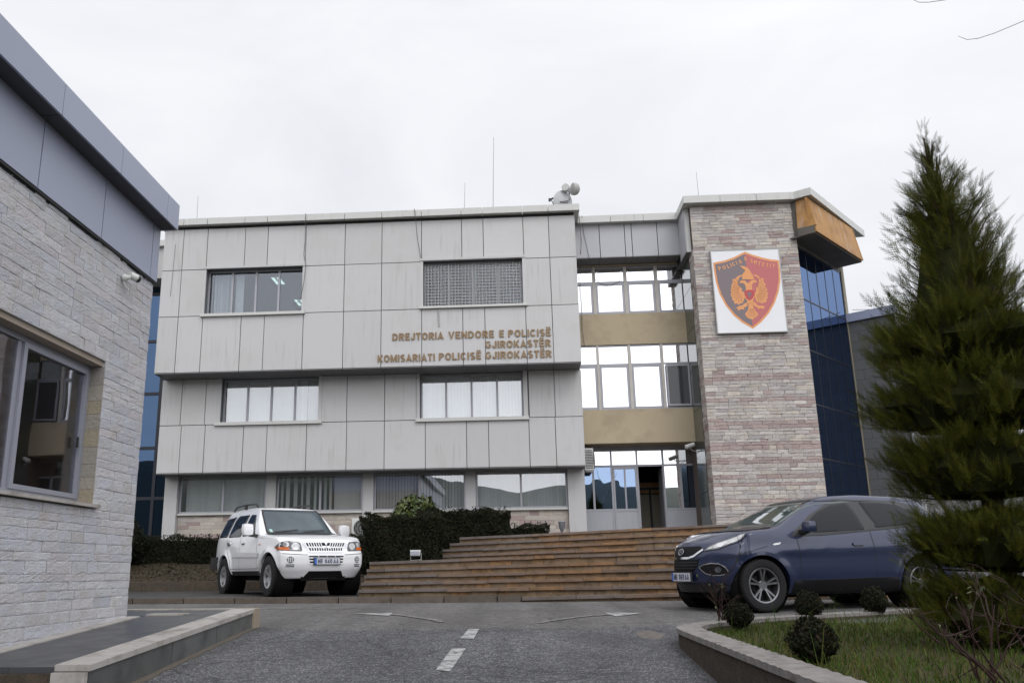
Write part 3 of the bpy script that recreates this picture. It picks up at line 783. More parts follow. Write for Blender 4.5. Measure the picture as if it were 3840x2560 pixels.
for a, b in ((3.035,3.33),(3.37,3.67)):
    mb = MB(); mb.box(a,b,DY,DY+.008,2.39,3.61); build('pane', mb, M['glass_film_reflect'], dr)
mb = MB(); x = 3.04
while x < 3.66: mb.box(x+.001, min(x+.078,3.665)-.001, DY-.008+.004*(round((x-3.04)/.078)%2), DY+.02, 1.58, 2.322); x += .078
build('lower_panel', mb, M['alu_panel'], dr)
mb = MB(); mb.box(3.675,3.70,DY-.06,DY-.02,2.35,2.75); build('handle', mb, M['steel'], dr)
# open leaf folded back inside, and the lobby behind it
mb = MB(); mb.box(4.50,4.54,DY+.1,DY+.85,F0,3.66); build('door', mb, M['alu'], ST, )
ST.children[-1]['label'] = 'open glazed door leaf folded back'
M['lobby'] = mat('lobby_wall', (.055,.042,.032), .8)
mb = MB(); mb.box(2.0,5.7,31.0,31.1,1.4,4.4); mb.box(2.0,5.7,DY+.08,31,1.45,1.52); mb.box(2.0,5.7,DY+.08,31,4.2,4.29); mb.box(1.98,2.02,DY+.08,31,1.5,4.3); mb.box(5.6,5.7,DY+.1,31,1.5,4.3)
build('lobby_wall', mb, M['lobby'], ST)
LY = 29.9
mb = MB(); mb.box(3.9,5.0,LY+.05,LY+.07,1.5,3.02); lp = build('lobby_panel', mb, mat('lobby_beige_panel',(.42,.38,.29),.8,noise=(2,.15)), ST)
mb = MB(); mb.box(3.9,5.0,LY+.04,LY+.06,3.06,3.42); build('lobby_panel', mb, mat('lobby_orange_panel',(.55,.33,.16),.7), ST)
mb = MB(); mb.box(4.42,4.49,LY,LY+.03,1.5,3.22); mb.box(3.9,5.0,LY,LY+.03,3.17,3.25); mb.box(3.9,5.0,LY,LY+.03,1.5,1.75); mb.box(4.90,4.97,LY,LY+.03,1.5,3.2)
build('inner_door', mb, M['black'], ST)
lt = bpy.data.lights

# stone tower
TX0, TX1, TY = 5.43, 8.45, 24.75
PINK = [(5.87,.11),(5.2,.055),(4.5,.10),(3.92,.10),(3.5,.10),(3.05,.09),(2.78,.05),(2.4,.05),(6.75,.06)]
def tower_pick(z):
    if z > 6.6: return .21
    return .88 if any(abs(z-a) < w for a, w in PINK) else .05
tw, tp = ledge(TX0, TX1, 1.2, 11.13, lambda u, d, z: (u, TY-d, z), .101, .17, .44, .014, gap=.006, pick=tower_pick)
s1_, s2_ = ledge(TY+.01, TY+.62, 1.2, 9.76, lambda u, d, z: (TX0-d, TY+TY+.63-u, z), .101, .16, .42, .014, pick=tower_pick)
tw.add(s1_.v, s1_.f); tp.add(s2_.v, s2_.f)
nA = len(tw.f); tw.add(tp.v, tp.f)
t_ = build('stone_tower', tw, M['stone_tower'], ST)
t_.data.materials.append(M['stone_pink'])
for i_, pl__ in enumerate(t_.data.polygons): pl__.material_index = 0 if i_ < nA else 1
mb = MB(); mb.box(TX0+.01, TX1-.01, TY+.02, 30, 1.0, 11.12); build('tower_core', mb, M['mortar'], ST)
mb = MB(); z = 1.5
while z < 9.7: mb.box(TX0-.012, TX0+.005, TY+.66, EY-.03, z+.008, min(z+1.22,9.74)-.008); z += 1.22
build('side_glazing', mb, mat('grey_green_glazing',(.075,.085,.075),.12,0,.5,noise=(1.5,.2)), ST)
# roof edge of entrance bay, tower and glazed corner
OUT = [(2.165,25.75),(5.215,25.75),(5.215,24.50),(8.43,24.52),(8.83,24.235),(11.72,27.88)]
INN = [(2.165,26.10),(5.48,26.10),(5.48,24.90),(8.40,24.90),(8.75,24.68),(11.30,27.95)]
mb = MB()
for i in range(5):
    a, b = np.array(OUT[i]), np.array(OUT[i+1]); c, d = np.array(INN[i]), np.array(INN[i+1])
    L_ = np.linalg.norm(b-a); n_ = max(1, round(L_/1.12)); g = .006/L_
    for k in range(n_):
        s0, s1 = k/n_ + (g if k else 0), (k+1)/n_ - (g if k < n_-1 else 0)
        p0, p1, q1, q0 = a+(b-a)*s0, a+(b-a)*s1, c+(d-c)*s1, c+(d-c)*s0
        mb.hexa([(*p0,11.13),(*p1,11.13),(*q1,11.13),(*q0,11.13),(*p0,11.355),(*p1,11.355),(*q1,11.355),(*q0,11.355)])
build('coping', mb, M['clad_edge'], ST)
mb = MB(); mb.prism([(2.2,26.1),(5.49,26.1),(5.49,24.92),(8.4,24.92),(8.75,24.72),(11.25,27.95),(11,31),(2.2,31)], 11.135, 11.3)
build('roof', mb, M['gap'], ST)
u2 = np.array([.645,.764]); n2 = np.array([.764,-.645])
cA = np.array([8.83,24.235])
m, n, l, p = new_mat('rusted_orange_fascia')
M['rust'] = mat('rusted_orange_fascia', (.41,.215,.065), .6, 0, .35, noise=(1.6,.5), col2=(.29,.14,.045), streak=(7,(.42,.42,.44),.9), dirt=(2.2,(.14,.07,.04),.55))
def onfas(s, off, z): q = cA + u2*s + n2*off; return (q[0], q[1], z)
mb = MB()
LN = 3.55
for k in range(3):
    s0, s1 = LN*k/3+.006, LN*(k+1)/3-.006
    mb.hexa([onfas(s0,.04,9.98),onfas(s1,.04,9.98),onfas(s1,-.16,9.98),onfas(s0,-.16,9.98),
             onfas(s0,-.14,11.10),onfas(s1,-.14,11.10),onfas(s1,-.20,11.10),onfas(s0,-.20,11.10)])
# short front face closing the end
mb.hexa([onfas(-.02,.05,10.17),onfas(.04,.05,10.17),onfas(.04,-.50,10.20),onfas(-.02,-.50,10.20),
         onfas(.09,-.13,11.10),onfas(.15,-.13,11.10),onfas(.15,-.50,11.10),onfas(.09,-.50,11.10)])
mb.hexa([onfas(3.56,.05,9.98),onfas(3.60,.05,9.98),onfas(3.60,-.8,10.0),onfas(3.56,-.8,10.0),
         onfas(3.50,-.13,11.10),onfas(3.54,-.13,11.10),onfas(3.54,-.8,11.10),onfas(3.50,-.8,11.10)])
build('canopy_fascia', mb, M['rust'], ST)
mb = MB()
mb.hexa([onfas(0,-.02,9.94),onfas(3.62,-.02,9.94),onfas(3.62,-.85,9.94),onfas(0,-.85,9.94),onfas(0,-.02,9.975),onfas(3.62,-.02,9.975),onfas(3.62,-.85,9.975),onfas(0,-.85,9.975)])
mb.hexa([onfas(.1,-.50,9.975),onfas(3.5,-.50,9.975),onfas(3.5,-.86,9.975),onfas(.1,-.86,9.975),onfas(.1,-.50,11.1),onfas(3.5,-.50,11.1),onfas(3.5,-.86,11.1),onfas(.1,-.86,11.1)])
mb.hexa([onfas(-.02,-.02,9.95),onfas(.05,-.02,9.95),onfas(.05,-.5,9.95),onfas(-.02,-.5,9.95),onfas(-.02,.0,10.169),onfas(.05,.0,10.169),onfas(.05,-.5,10.199),onfas(-.02,-.5,10.199)])
build('canopy_soffit', mb, mat('stained_concrete_soffit',(.135,.125,.115),.9,0,.2,noise=(2,.5),col2=(.09,.08,.07)), ST)
# glazed corner behind the canopy
GA = np.array([8.47,25.02])
def ong(s, off, z): q = GA + u2*s + n2*off; return (q[0], q[1], z)
GL = 3.43
mb = MB(); mb.hexa([ong(0,0,1.4),ong(GL,0,1.4),ong(GL,-.02,1.4),ong(0,-.02,1.4),ong(0,0,9.9),ong(GL,0,9.9),ong(GL,-.02,9.9),ong(0,-.02,9.9)])
cw = build('curtain_wall', mb, M['glass_blue'], ST)
mb = MB()
def bar(s0, s1, z0, z1, t=.012):
    mb.hexa([ong(s0,t,z0),ong(s1,t,z0),ong(s1,.001,z0),ong(s0,.001,z0),ong(s0,t,z1),ong(s1,t,z1),ong(s1,.001,z1),ong(s0,.001,z1)])
for k in range(1,5): bar(GL*k/5-.012, GL*k/5+.012, 1.4, 9.9, .008)
for z in (2.0,3.55,5.09,6.68,8.235): bar(0, GL, z-.02, z+.02)
bar(0,.05,1.4,9.9); bar(GL-.05,GL,1.4,9.9); bar(.05,GL-.05,9.8,9.9)
build('frame', mb, M['mullion_dark'], cw)
mb = MB()
mb.hexa([ong(GL+.01,.03,1.3),ong(GL+.07,.03,1.3),ong(GL+.07,-.35,1.3),ong(GL+.01,-.35,1.3),ong(GL+.01,.03,8.4),ong(GL+.07,.03,8.4),ong(GL+.07,-.35,8.4),ong(GL+.01,-.35,8.4)])
mb.hexa([ong(GL+.01,.03,8.402),ong(GL+.22,.03,8.402),ong(GL+.22,-.35,8.402),ong(GL+.01,-.35,8.402),ong(GL+.01,.03,10.3),ong(GL+.22,.03,10.3),ong(GL+.22,-.35,10.3),ong(GL+.01,-.35,10.3)])
build('pillar', mb, mat('pale_concrete_pier',(.27,.245,.19),.8,0,.3,noise=(2,.3),col2=(.2,.18,.145)), ST)
mb = MB(); mb.prism([(8.46,25.3),(10.68,27.95),(10.9,31),(8.46,31)], 1.2, 9.9); build('corner_core', mb, M['gap'], ST)
mb = MB(); mb.hexa([ong(0,.02,9.86),ong(GL+.1,.02,9.86),ong(GL+.1,-.3,9.86),ong(0,-.3,9.86),ong(0,.02,10.4),ong(GL+.1,.02,10.4),ong(GL+.1,-.3,10.4),ong(0,-.3,10.4)]); build('lintel', mb, M['concrete'], ST)

# set-back glazed link on the left of the panelled block
mb = MB(); mb.box(-15,-10.72,27.3,27.32,1.0,10.0); cw = build('curtain_wall', mb, M['glass_blue_dim'], ST)
mb = MB()
for x in (-14.0,-13.1,-12.2,-11.52,-10.80): mb.box(x-.05,x+.05,27.26,27.299,1.0,10.0)
for z in (2.95,4.55,6.33,8.1,9.75): mb.box(-15,-10.72,27.265,27.298,z-.05,z+.05)
build('frame', mb, M['mullion_dark'], cw)
mb = MB(); mb.box(-15,-10.84,26.45,26.5,10.02,11.1); mb.box(-15,-10.84,26.5,27.3,10.02,10.06); build('link_fascia', mb, M['clad'], ST)
mb = MB(); mb.box(-15,-10.84,26.3,26.7,11.1,11.3); build('coping', mb, M['clad_edge'], ST)
mb = MB(); mb.box(-15,-10.88,27.34,31,1.0,11.1); build('link_core', mb, M['gap'], ST)

# ------------------------------------------------------------------ lettering on the facade
# ------------------------------------------------------------------ bold grotesque capitals drawn as strokes
def _arc(cx, cy, rx, ry, a0, a1, n=7): return [(cx+rx*math.cos(R(a0+(a1-a0)*i/n)), cy+ry*math.sin(R(a0+(a1-a0)*i/n))) for i in range(n+1)]
def glyph(ch):
    """strokes (points, closed) on a unit cap height, and the advance width"""
    t = .19; h = t/2; B, T = h, 1-h
    W = {'I':.19,'J':.52,'E':.56,'L':.54,'T':.60,'S':.62,'P':.62,'R':.66,'K':.68,'M':.84,'A':.72,'V':.70,'N':.68,'D':.68,'O':.74,'C':.70,'G':.73,'H':.68,'B':.66,
         '0':.58,'4':.62,'6':.58,'9':.58,' ':.35}.get(ch.replace('\u00cb','E'), .66)
    l, r = h, W-h; m = W/2; c = ch
    if c == 'I': s = [([(m,0),(m,1)],0)]
    elif c == 'J': s = [([(r,1),(r,.28)]+_arc(m,.28,r-m,.28-h,0,-180)[1:]+[(l,.34)],0)]
    elif c in 'E\u00cb': s = [([(W,B),(l,B),(l,T),(W,T)],0),([(l+h,.5),(W-.04,.5)],0)]
    elif c == 'L': s = [([(l,1),(l,B),(W,B)],0)]
    elif c == 'T': s = [([(0,T),(W,T)],0),([(m,T-h),(m,0)],0)]
    elif c == 'H': s = [([(l,0),(l,1)],0),([(r,0),(r,1)],0),([(l+h,.5),(r-h,.5)],0)]
    elif c == 'N': s = [([(l,0),(l,1)],0),([(r,0),(r,1)],0),([(l+.03,.93),(r-.03,.07)],0)]
    elif c == 'M': s = [([(l,0),(l,1)],0),([(r,0),(r,1)],0),([(l+.04,.92),(m,.14),(r-.04,.92)],0)]
    elif c == 'A': s = [([(h*.75,0),(m,.93),(W-h*.75,0)],0),([(W*.27,.27),(W*.73,.27)],0)]
    elif c == 'V': s = [([(h*.75,1),(m,.07),(W-h*.75,1)],0)]
    elif c == 'K': s = [([(l,0),(l,1)],0),([(l+h*.7,.36),(r+.01,1)],0),([(l+h*2.2,.52),(r+.02,0)],0)]
    elif c in 'PRB':
        q = .50
        s = [([(l,0),(l,T),(m,T)]+_arc(m,(T+q)/2,r-m,(T-q)/2,90,-90)[1:]+[(l+h,q)],0)]
        if c == 'R': s.append(([(m-.02,q-h*.6),(r+.03,0)],0))
        if c == 'B': s.append(([(l,B),(m,B)]+_arc(m,(B+q-.02)/2,r-m+.01,(q-.02-B)/2,-90,70)[1:],0))
    elif c == 'D': s = [([(l,B),(l,T),(m-.05,T)]+_arc(m-.05,.5,r-m+.05,T-.5,90,-90,10)[1:],1)]
    elif c in 'O0': s = [(_arc(m,.5,r-m,T-.5,0,360,22)[:-1],1)]
    elif c == 'C': s = [(_arc(m,.5,r-m,T-.5,42,318,16),0)]
    elif c == 'G': s = [(_arc(m,.5,r-m,T-.5,42,330,16)+[(r,.44),(m+.04,.44)],0)]
    elif c == 'S': s = [(_arc(m,.725,r-m,.275-h,35,180,7)+[(l+.02,.62)]+[(m,.5)]+[(r-.02,.38)]+_arc(m,.275,r-m,.275-h,0,-145,7),0)]
    elif c == '4': s = [([(W*.70,0),(W*.70,.94),(h,.28),(W,.28)],0)]
    elif c in '69':
        s = [(_arc(m,.31,r-m,.31-h,0,360,18)[:-1],1),([(l,.36)]+_arc(m,.62,r-m,.38-h,180,40,6),0)]
        if c == '9': s = [([(W-x,1-y) for x,y in p],k) for p,k in s]
    else: s = [([(0,.5),(W,.5)],0)]
    return s, W, t
def stroke_text(mb, text, place, x0, x1, z0, hgt, depth, weight=1.0):
    """set text between x0 and x1; place(x, d, z) maps it on to the wall"""
    track = .13; adv = 0; lay = []
    for ch in text:
        s, W, t = glyph(ch); lay.append((adv, s, t, ch, W)); adv += W + track
    k = (x1-x0)/(adv-track)
    cnt = 0
    for ox, s, t, ch, W in lay:
        t *= weight
        if ch == '\u00cb':
            for cx in (W*.26, W*.74): s = s + [([(cx-.085,1.20),(cx+.085,1.20)],0)]
        for pts, closed in s:
            P = [np.array(p, float) for p in pts]; n = len(P); Lf, Rt = [], []
            for i in range(n):
                a = P[i-1] if (i or closed) else None; b = P[(i+1)%n] if (i < n-1 or closed) else None
                d0 = P[i]-a if a is not None else b-P[i]; d1 = b-P[i] if b is not None else P[i]-a
                d0, d1 = d0/max(1e-9,np.linalg.norm(d0)), d1/max(1e-9,np.linalg.norm(d1))
                n0, n1 = np.array([-d0[1],d0[0]]), np.array([-d1[1],d1[0]])
                mm = n0+n1; mm = mm/max(1e-6,np.linalg.norm(mm)); sc = min(2.2, 1/max(.3, mm.dot(n0)))
                Lf.append(P[i]+mm*t/2*sc); Rt.append(P[i]-mm*t/2*sc)
            dd = depth*(1+.02*(cnt % 3)); cnt += 1
            vs = []
            for q, w in zip(Lf, Rt):
                for z_, u in ((q,0),(q,1),(w,1),(w,0)): vs.append(place(x0+(ox+z_[0])*k, dd*u, z0+z_[1]*hgt))
            fs = []
            for i in range(n if closed else n-1):
                a, b = 4*i, 4*((i+1)%n)
                fs += [(a,a+1,b+1,b),(a+1,a+2,b+2,b+1),(a+2,a+3,b+3,b+2),(a+3,a,b,b+3)]
            if not closed: fs += [(3,2,1,0),(4*n-4,4*n-3,4*n-2,4*n-1)]
            mb.add(vs, fs)
    return mb
SG = root('wall_lettering', (-1.4, 24.97, 6.6), 'three lines of bronze capital letters naming the police directorate on the facade', 'lettering')
wp = lambda x, d, z: (x, 24.985-d, z)
for line in ([('DREJTORIA',-3.563,-2.03,7.283),('VENDORE',-1.885,-.53,7.289),('E',-.37,-.232,7.291),('POLICIS\u00cb',-.108,1.145,7.287)],
             [('GJIROKAST\u00cbR',-.795,1.13,6.966)],
             [('KOMISARIATI',-3.998,-2.294,6.630),('POLICIS\u00cb',-2.173,-.926,6.640),('GJIROKAST\u00cbR',-.798,1.141,6.642)]):
    ln_ = bpy.data.objects.new('text_line', None); COL.objects.link(ln_); ln_.parent = SG
    for s, a, b, z in line: build('word', stroke_text(MB(), s, wp, a, b, z, .218, .016), M['brass'], ln_)

# ------------------------------------------------------------------ crest board on the tower
BX, BZ, BY = 6.885, 8.385, 24.65
CR = root('crest_board', (BX, BY, BZ), 'white board with black and red eagle shield on the stone tower', 'sign')
mb = MB(); mb.box(BX-.975, BX+.975, BY, BY+.09, BZ-1.25, BZ+1.25); build('board', mb, M['white_rough'], CR)
mb = MB()
for a in ((-.995,-.97,-1.27,1.27),(.97,.995,-1.27,1.27)): mb.box(BX+a[0],BX+a[1],BY-.012,BY+.1,BZ+a[2],BZ+a[3])
for a in ((-1.27,-1.245),(1.245,1.27)): mb.box(BX-.97,BX+.97,BY-.012,BY+.1,BZ+a[0],BZ+a[1])
build('frame', mb, M['steel'], CR)
EM = {
'outer':[[0.005,1.198],[-0.324,1.036],[-0.616,0.938],[-0.934,0.887],[-0.932,0.654],[-0.906,0.279],[-0.83,-0.095],[-0.687,-0.433],[-0.485,-0.745],[-0.26,-0.969],[0.016,-1.15],[0.261,-0.968],[0.516,-0.699],[0.71,-0.392],[0.85,-0.064],[0.936,0.285],[0.959,0.586],[0.95,0.899],[0.745,0.924],[0.487,0.996],[0.231,1.087]],
'innerL':[[0.002,1.131],[-0.312,0.976],[-0.604,0.879],[-0.883,0.835],[-0.879,0.634],[-0.853,0.277],[-0.779,-0.079],[-0.643,-0.4],[-0.448,-0.694],[-0.223,-0.918],[0.014,-1.081]],
'innerR':[[0.002,1.131],[0.014,-1.081],[0.225,-0.924],[0.471,-0.663],[0.66,-0.373],[0.797,-0.054],[0.883,0.287],[0.906,0.588],[0.9,0.847],[0.723,0.866],[0.465,0.938],[0.225,1.028]],
'helmet':[[-0.189,0.783],[-0.117,0.75],[-0.043,0.744],[0.028,0.7],[0.086,0.617],[0.127,0.527],[0.175,0.418],[0.188,0.329],[-0.155,0.341],[-0.138,0.483],[-0.086,0.552],[-0.039,0.604],[-0.076,0.65],[-0.123,0.687]],
'wingL':[[-0.092,0.481],[-0.192,0.476],[-0.296,0.426],[-0.361,0.349],[-0.391,0.385],[-0.429,0.333],[-0.428,0.245],[-0.474,0.193],[-0.482,0.105],[-0.51,0.035],[-0.495,-0.036],[-0.524,-0.123],[-0.485,-0.195],[-0.491,-0.265],[-0.437,-0.31],[-0.445,-0.389],[-0.362,-0.383],[-0.333,-0.428],[-0.272,-0.386],[-0.205,-0.379],[-0.145,-0.259],[-0.125,-0.136],[-0.14,-0.03],[-0.198,-0.028],[-0.181,0.059],[-0.234,0.114],[-0.285,0.186],[-0.275,0.292],[-0.232,0.397],[-0.145,0.448]],
'wingR':[[0.172,0.481],[0.27,0.468],[0.339,0.413],[0.37,0.305],[0.401,0.375],[0.457,0.355],[0.453,0.231],[0.499,0.195],[0.487,0.071],[0.533,0.043],[0.519,-0.053],[0.544,-0.124],[0.511,-0.176],[0.521,-0.246],[0.485,-0.271],[0.467,-0.375],[0.393,-0.373],[0.349,-0.412],[0.279,-0.369],[0.207,-0.358],[0.161,-0.234],[0.166,-0.094],[0.224,-0.008],[0.215,0.063],[0.287,0.131],[0.322,0.236],[0.322,0.325],[0.281,0.406],[0.202,0.444]],
'body':[[-0.245,0.256],[-0.174,0.315],[-0.059,0.303],[-0.031,0.248],[0.006,0.212],[0.06,0.254],[0.107,0.314],[0.206,0.311],[0.267,0.265],[0.248,0.239],[0.156,0.224],[0.108,0.155],[0.105,0.032],[0.155,-0.04],[0.146,-0.216],[0.096,-0.319],[0.105,-0.39],[-0.093,-0.4],[-0.068,-0.314],[-0.14,-0.206],[-0.124,-0.031],[-0.068,0.038],[-0.087,0.18],[-0.148,0.235],[-0.199,0.219]],
'tail':[[-0.042,-0.385],[0.089,-0.389],[0.09,-0.546],[0.147,-0.635],[0.204,-0.724],[0.164,-0.8],[0.096,-0.824],[0.025,-0.883],[-0.046,-0.854],[-0.108,-0.826],[-0.144,-0.773],[-0.17,-0.703],[-0.098,-0.627],[-0.057,-0.541]],
'legL':[[-0.089,-0.366],[-0.174,-0.398],[-0.203,-0.441],[-0.312,-0.463],[-0.415,-0.521],[-0.352,-0.549],[-0.358,-0.61],[-0.272,-0.56],[-0.166,-0.573],[-0.187,-0.528],[-0.117,-0.487],[-0.065,-0.454]],
'legR':[[0.096,-0.319],[0.17,-0.392],[0.213,-0.463],[0.342,-0.476],[0.437,-0.505],[0.377,-0.538],[0.38,-0.59],[0.302,-0.553],[0.185,-0.575],[0.222,-0.533],[0.144,-0.496],[0.084,-0.441]],
'redshield':[[-0.122,-0.013],[-0.054,0.011],[0.021,0.017],[0.103,0.011],[0.165,-0.023],[0.148,-0.146],[0.103,-0.241],[-0.002,-0.307],[-0.086,-0.243],[-0.125,-0.136]],
'darkeagle':[[-0.06,-0.06],[-0.013,-0.079],[0.014,-0.053],[0.036,-0.08],[0.079,-0.064],[0.073,-0.126],[0.037,-0.16],[0.023,-0.22],[-0.003,-0.237],[-0.017,-0.158],[-0.058,-0.121]],
}
M['crest_orange'] = mat('crest_orange', (.66,.27,.085), .22, 0, .5, noise=(2,.12), col2=(.6,.28,.12))
M['crest_black'] = mat('crest_glare_black', (.15,.115,.125), .2, 0, .5)  # black lightened for the glare across the board
M['crest_red'] = mat('crest_red', (.43,.10,.10), .2, 0, .5)  # red lightened for the same glare
M['crest_red2'] = mat('crest_bright_red', (.42,.03,.035), .2, 0, .5)
def crest(name, keys, m, lay, parent):
    q = MB()
    for k in keys:
        y = BY - .003*lay
        q.poly([(BX+a, y+.002, BZ+b) for a, b in EM[k]], (0,-.002,0), back=False)
    return build(name, q, M[m], parent)
shield = crest('shield', ('outer',), 'crest_orange', 1, CR)
crest('dark_half', ('innerL',), 'crest_black', 2, shield)
crest('red_half', ('innerR',), 'crest_red', 2, shield)
eagle = crest('eagle', ('wingL','wingR'), 'crest_orange', 3, CR)
crest('eagle_body', ('body','tail','legL','legR'), 'crest_orange', 4, eagle)
crest('helmet', ('helmet',), 'crest_orange', 5, eagle)
sh2 = crest('small_shield', ('redshield',), 'crest_red2', 5, eagle)
crest('small_eagle', ('darkeagle',), 'crest_black', 6, eagle)
q = MB()      # feather lines on wings and tail
for k in range(11):
    an = R(112 + k*14.5)
    for sgn, cx in ((1,-.17),(-1,.19)):
        c_, s_ = math.cos(an)*sgn, math.sin(an); r1 = .33 if k > 1 else .40
        x0_, z0_, x1_, z1_ = cx + c_*.11, s_*.11 - .02, cx + c_*r1, s_*r1*1.05 - .02
        d_ = np.array([x1_-x0_, z1_-z0_]); nn = np.array([-d_[1], d_[0]])/np.linalg.norm(d_)*.0075
        q.poly([(BX+x0_-nn[0]*.4,BY-.0135,BZ+z0_-nn[1]*.4),(BX+x1_-nn[0],BY-.0135,BZ+z1_-nn[1]),(BX+x1_+nn[0],BY-.0135,BZ+z1_+nn[1]),(BX+x0_+nn[0]*.4,BY-.0135,BZ+z0_+nn[1]*.4)], (0,-.001,0), back=False)
for k in range(5):
    x0_ = .022+(k-2)*.022; x1_ = .022+(k-2)*.065
    q.poly([(BX+x0_-.005,BY-.0135,BZ-.55),(BX+x1_-.005,BY-.0135,BZ-.80),(BX+x1_+.005,BY-.0135,BZ-.80),(BX+x0_+.005,BY-.0135,BZ-.55)], (0,-.001,0), back=False)
build('feather_lines', q, mat('crest_brown',(.30,.11,.05),.3), eagle)
q = MB()
for ch, cx, cz in [('P', -0.761, 0.702), ('O', -0.634, 0.727), ('L', -0.511, 0.764), ('I', -0.432, 0.794), ('C', -0.351, 0.821), ('I', -0.265, 0.857), ('A', -0.157, 0.895), ('E', 0.007, 0.975), ('S', 0.171, 0.904), ('H', 0.275, 0.861), ('T', 0.387, 0.817), ('E', 0.499, 0.781), ('T', 0.604, 0.756), ('I', 0.693, 0.735), ('T', 0.791, 0.722)]:
    g_, w_, t_ = glyph(ch); w_ *= .118
    an = R(19) if cx < -.05 else (R(6) if cx < .05 else R(-11)); ca, sa = math.cos(an), math.sin(an)
    stroke_text(q, ch, lambda x, d, z: (BX+cx+x*ca-z*sa, BY-.0085-d, BZ+cz+x*sa+z*ca), -w_/2, w_/2, -.059, .118, .002)
build('lettering', q, M['crest_orange'], shield)

# ------------------------------------------------------------------ guardhouse on the left
GX, GY = -4.74, 10.78
GH = root('guardhouse', (-7.5, 6, 0), 'low guardhouse with pale split stone wall and blue-grey metal roof fascia', 'building')
HW = (6.72, 9.66, 1.40, 2.995)
s_ = ledge(-2.0, GY, -.55, 4.40, lambda u, d, z: (GX-.03+d, u, z), 0.104, .20, .58, .0075, holes=[HW], gap=.0025, rowjit=.30)
build('stone_wall', s_, M['stone_guard'], GH)
s_ = MB()
t_ = ledge(GX-.24, GX-.03, 1.40, 2.995, lambda u, d, z: (u, HW[1]-.006-d*.3, z), .16, .25, .3, .012); s_.add(t_.v, t_.f)
build('window_reveal', s_, mat('ochre_reveal_stone',(.3,.26,.2),.85,0,.3,palette=[(.27,.25,.22),(.30,.275,.24),(.29,.255,.19),(.25,.24,.22)],bump=(30,.6,.02),noise=(6,.3),col2=(.22,.19,.15)), GH)
def holed_x(mb, y0, y1, z0, z1, x0, x1, holes):
    t = wall_holes(MB(), y0, y1, z0, z1, 0, 1, holes)
    mb.add([(x0 + (x1-x0)*v[1], v[0], v[2]) for v in t.v], t.f); return mb
mb = MB()
holed_x(mb, -2, GY-.05, -.6, 4.4, GX-.26, GX-.06, [HW])
holed_x(mb, -2, GY-.05, -.6, 4.4, -9.2, -9.0, [(6.2,8.6,1.2,2.9)])
mb.box(-9.2, GX-.06, GY-.06, GY-.005, -.6, 4.4); mb.box(-9.2, GX-.06, -2.2, -2, -.6, 4.4)
mb.box(-9.0, GX-.26, -2, GY-.06, -.1, 0.0); mb.box(-9.0, GX-.26, -2, GY-.06, 3.2, 3.3); mb.box(-9.2, GX-.06, -2, GY-.06, 4.3, 4.4)
build('inner_wall', mb, mat('guardhouse_plaster',(.34,.29,.24),.9,0,.2,noise=(1.5,.2)), GH)
mb = MB()
PY = [-1.8, -.4, 1.0, 2.4, 3.8, 5.2, 6.405, 7.80, 9.19, 10.58, GY]
for i in range(len(PY)-1):
    mb.box(GX-.02, GX+.012, PY[i]+.009, PY[i+1]-.009, 4.415, 5.16)
mb.box(-9, GX+.012, GY-.01, GY+.02, 4.415, 5.16)
build('fascia', mb, M['clad_blue'], GH)
mb = MB(); mb.box(-9, GX-.025, -2, GY-.02, 4.36, 5.2); mb.box(GX-.08, GX+.004, -2, GY-.004, 4.385, 4.414); build('fascia_backing', mb, M['gap'], GH)
mb = MB()
PC = [-1.8,-.3,1.1,2.4,3.7,5.0,6.33,7.695,9.06,10.425,10.82]
for i in range(len(PC)-1): mb.box(-4.52, -4.495, PC[i]+.005, PC[i+1]-.005, 5.155, 5.515)
mb.box(-9, -4.523, 10.79, 10.82, 5.155, 5.515)
build('coping', mb, M['clad_blue'], GH)
mb = MB()
for i in range(len(PC)-1): mb.box(GX-.3, -4.497, PC[i]+.005, min(PC[i+1]-.005,10.785), 5.158, 5.18)
mb.box(-9, -4.525, -1.8, 10.785, 5.47, 5.51); build('coping_soffit', mb, mat('dark_soffit',(.05,.05,.055),.6), GH)
# window of the guardhouse: two lights, seen from outside
fx_ = GX-.20
mb = MB(); y0, y1, z0, z1 = HW; w = .062
mb.box(fx_-.06, fx_, y0, y1, z0, z0+w); mb.box(fx_-.06, fx_, y0, y1, z1-w, z1)
mb.box(fx_-.06, fx_, y0, y0+w, z0+w, z1-w); mb.box(fx_-.06, fx_, y1-w, y1, z0+w, z1-w)
mb.box(fx_-.075, fx_-.015, 8.16, 8.235, z0+w, z1-w); mb.box(fx_-.05, fx_+.012, 8.24, 8.305, z0+w, z1-w)
mb.box(fx_-.05, fx_+.012, y1-w-.05, y1-w, z0+w, z1-w); mb.box(fx_-.05, fx_+.012, 8.305, y1-w-.05, z0+w, z0+w+.05); mb.box(fx_-.05, fx_+.012, 8.305, y1-w-.05, z1-w-.05, z1-w)
gw = build('window', mb, mat('grey_window_frame',(.27,.28,.33),.4,.2), GH)
mb = MB(); mb.box(fx_-.03, fx_-.022, y0+.03, y1-.03, z0+.03, z1-.03); build('pane', mb, glass_mat('guard_glass',(.80,.77,.74),.08,(.8,.85,.95),0,.05), gw)
mb = MB()
yy = 6.6
while yy < 9.72: mb.box(fx_-.02, GX+.035, yy, min(yy+1.02,9.74)-.004, z0-.035, z0-.001); yy += 1.02
build('sill', mb, M['marble'], gw)
mb = MB(); mb.box(fx_+.012, fx_+.03, 9.46, 9.485, 2.02, 2.14); build('handle', mb, M['black'], gw)

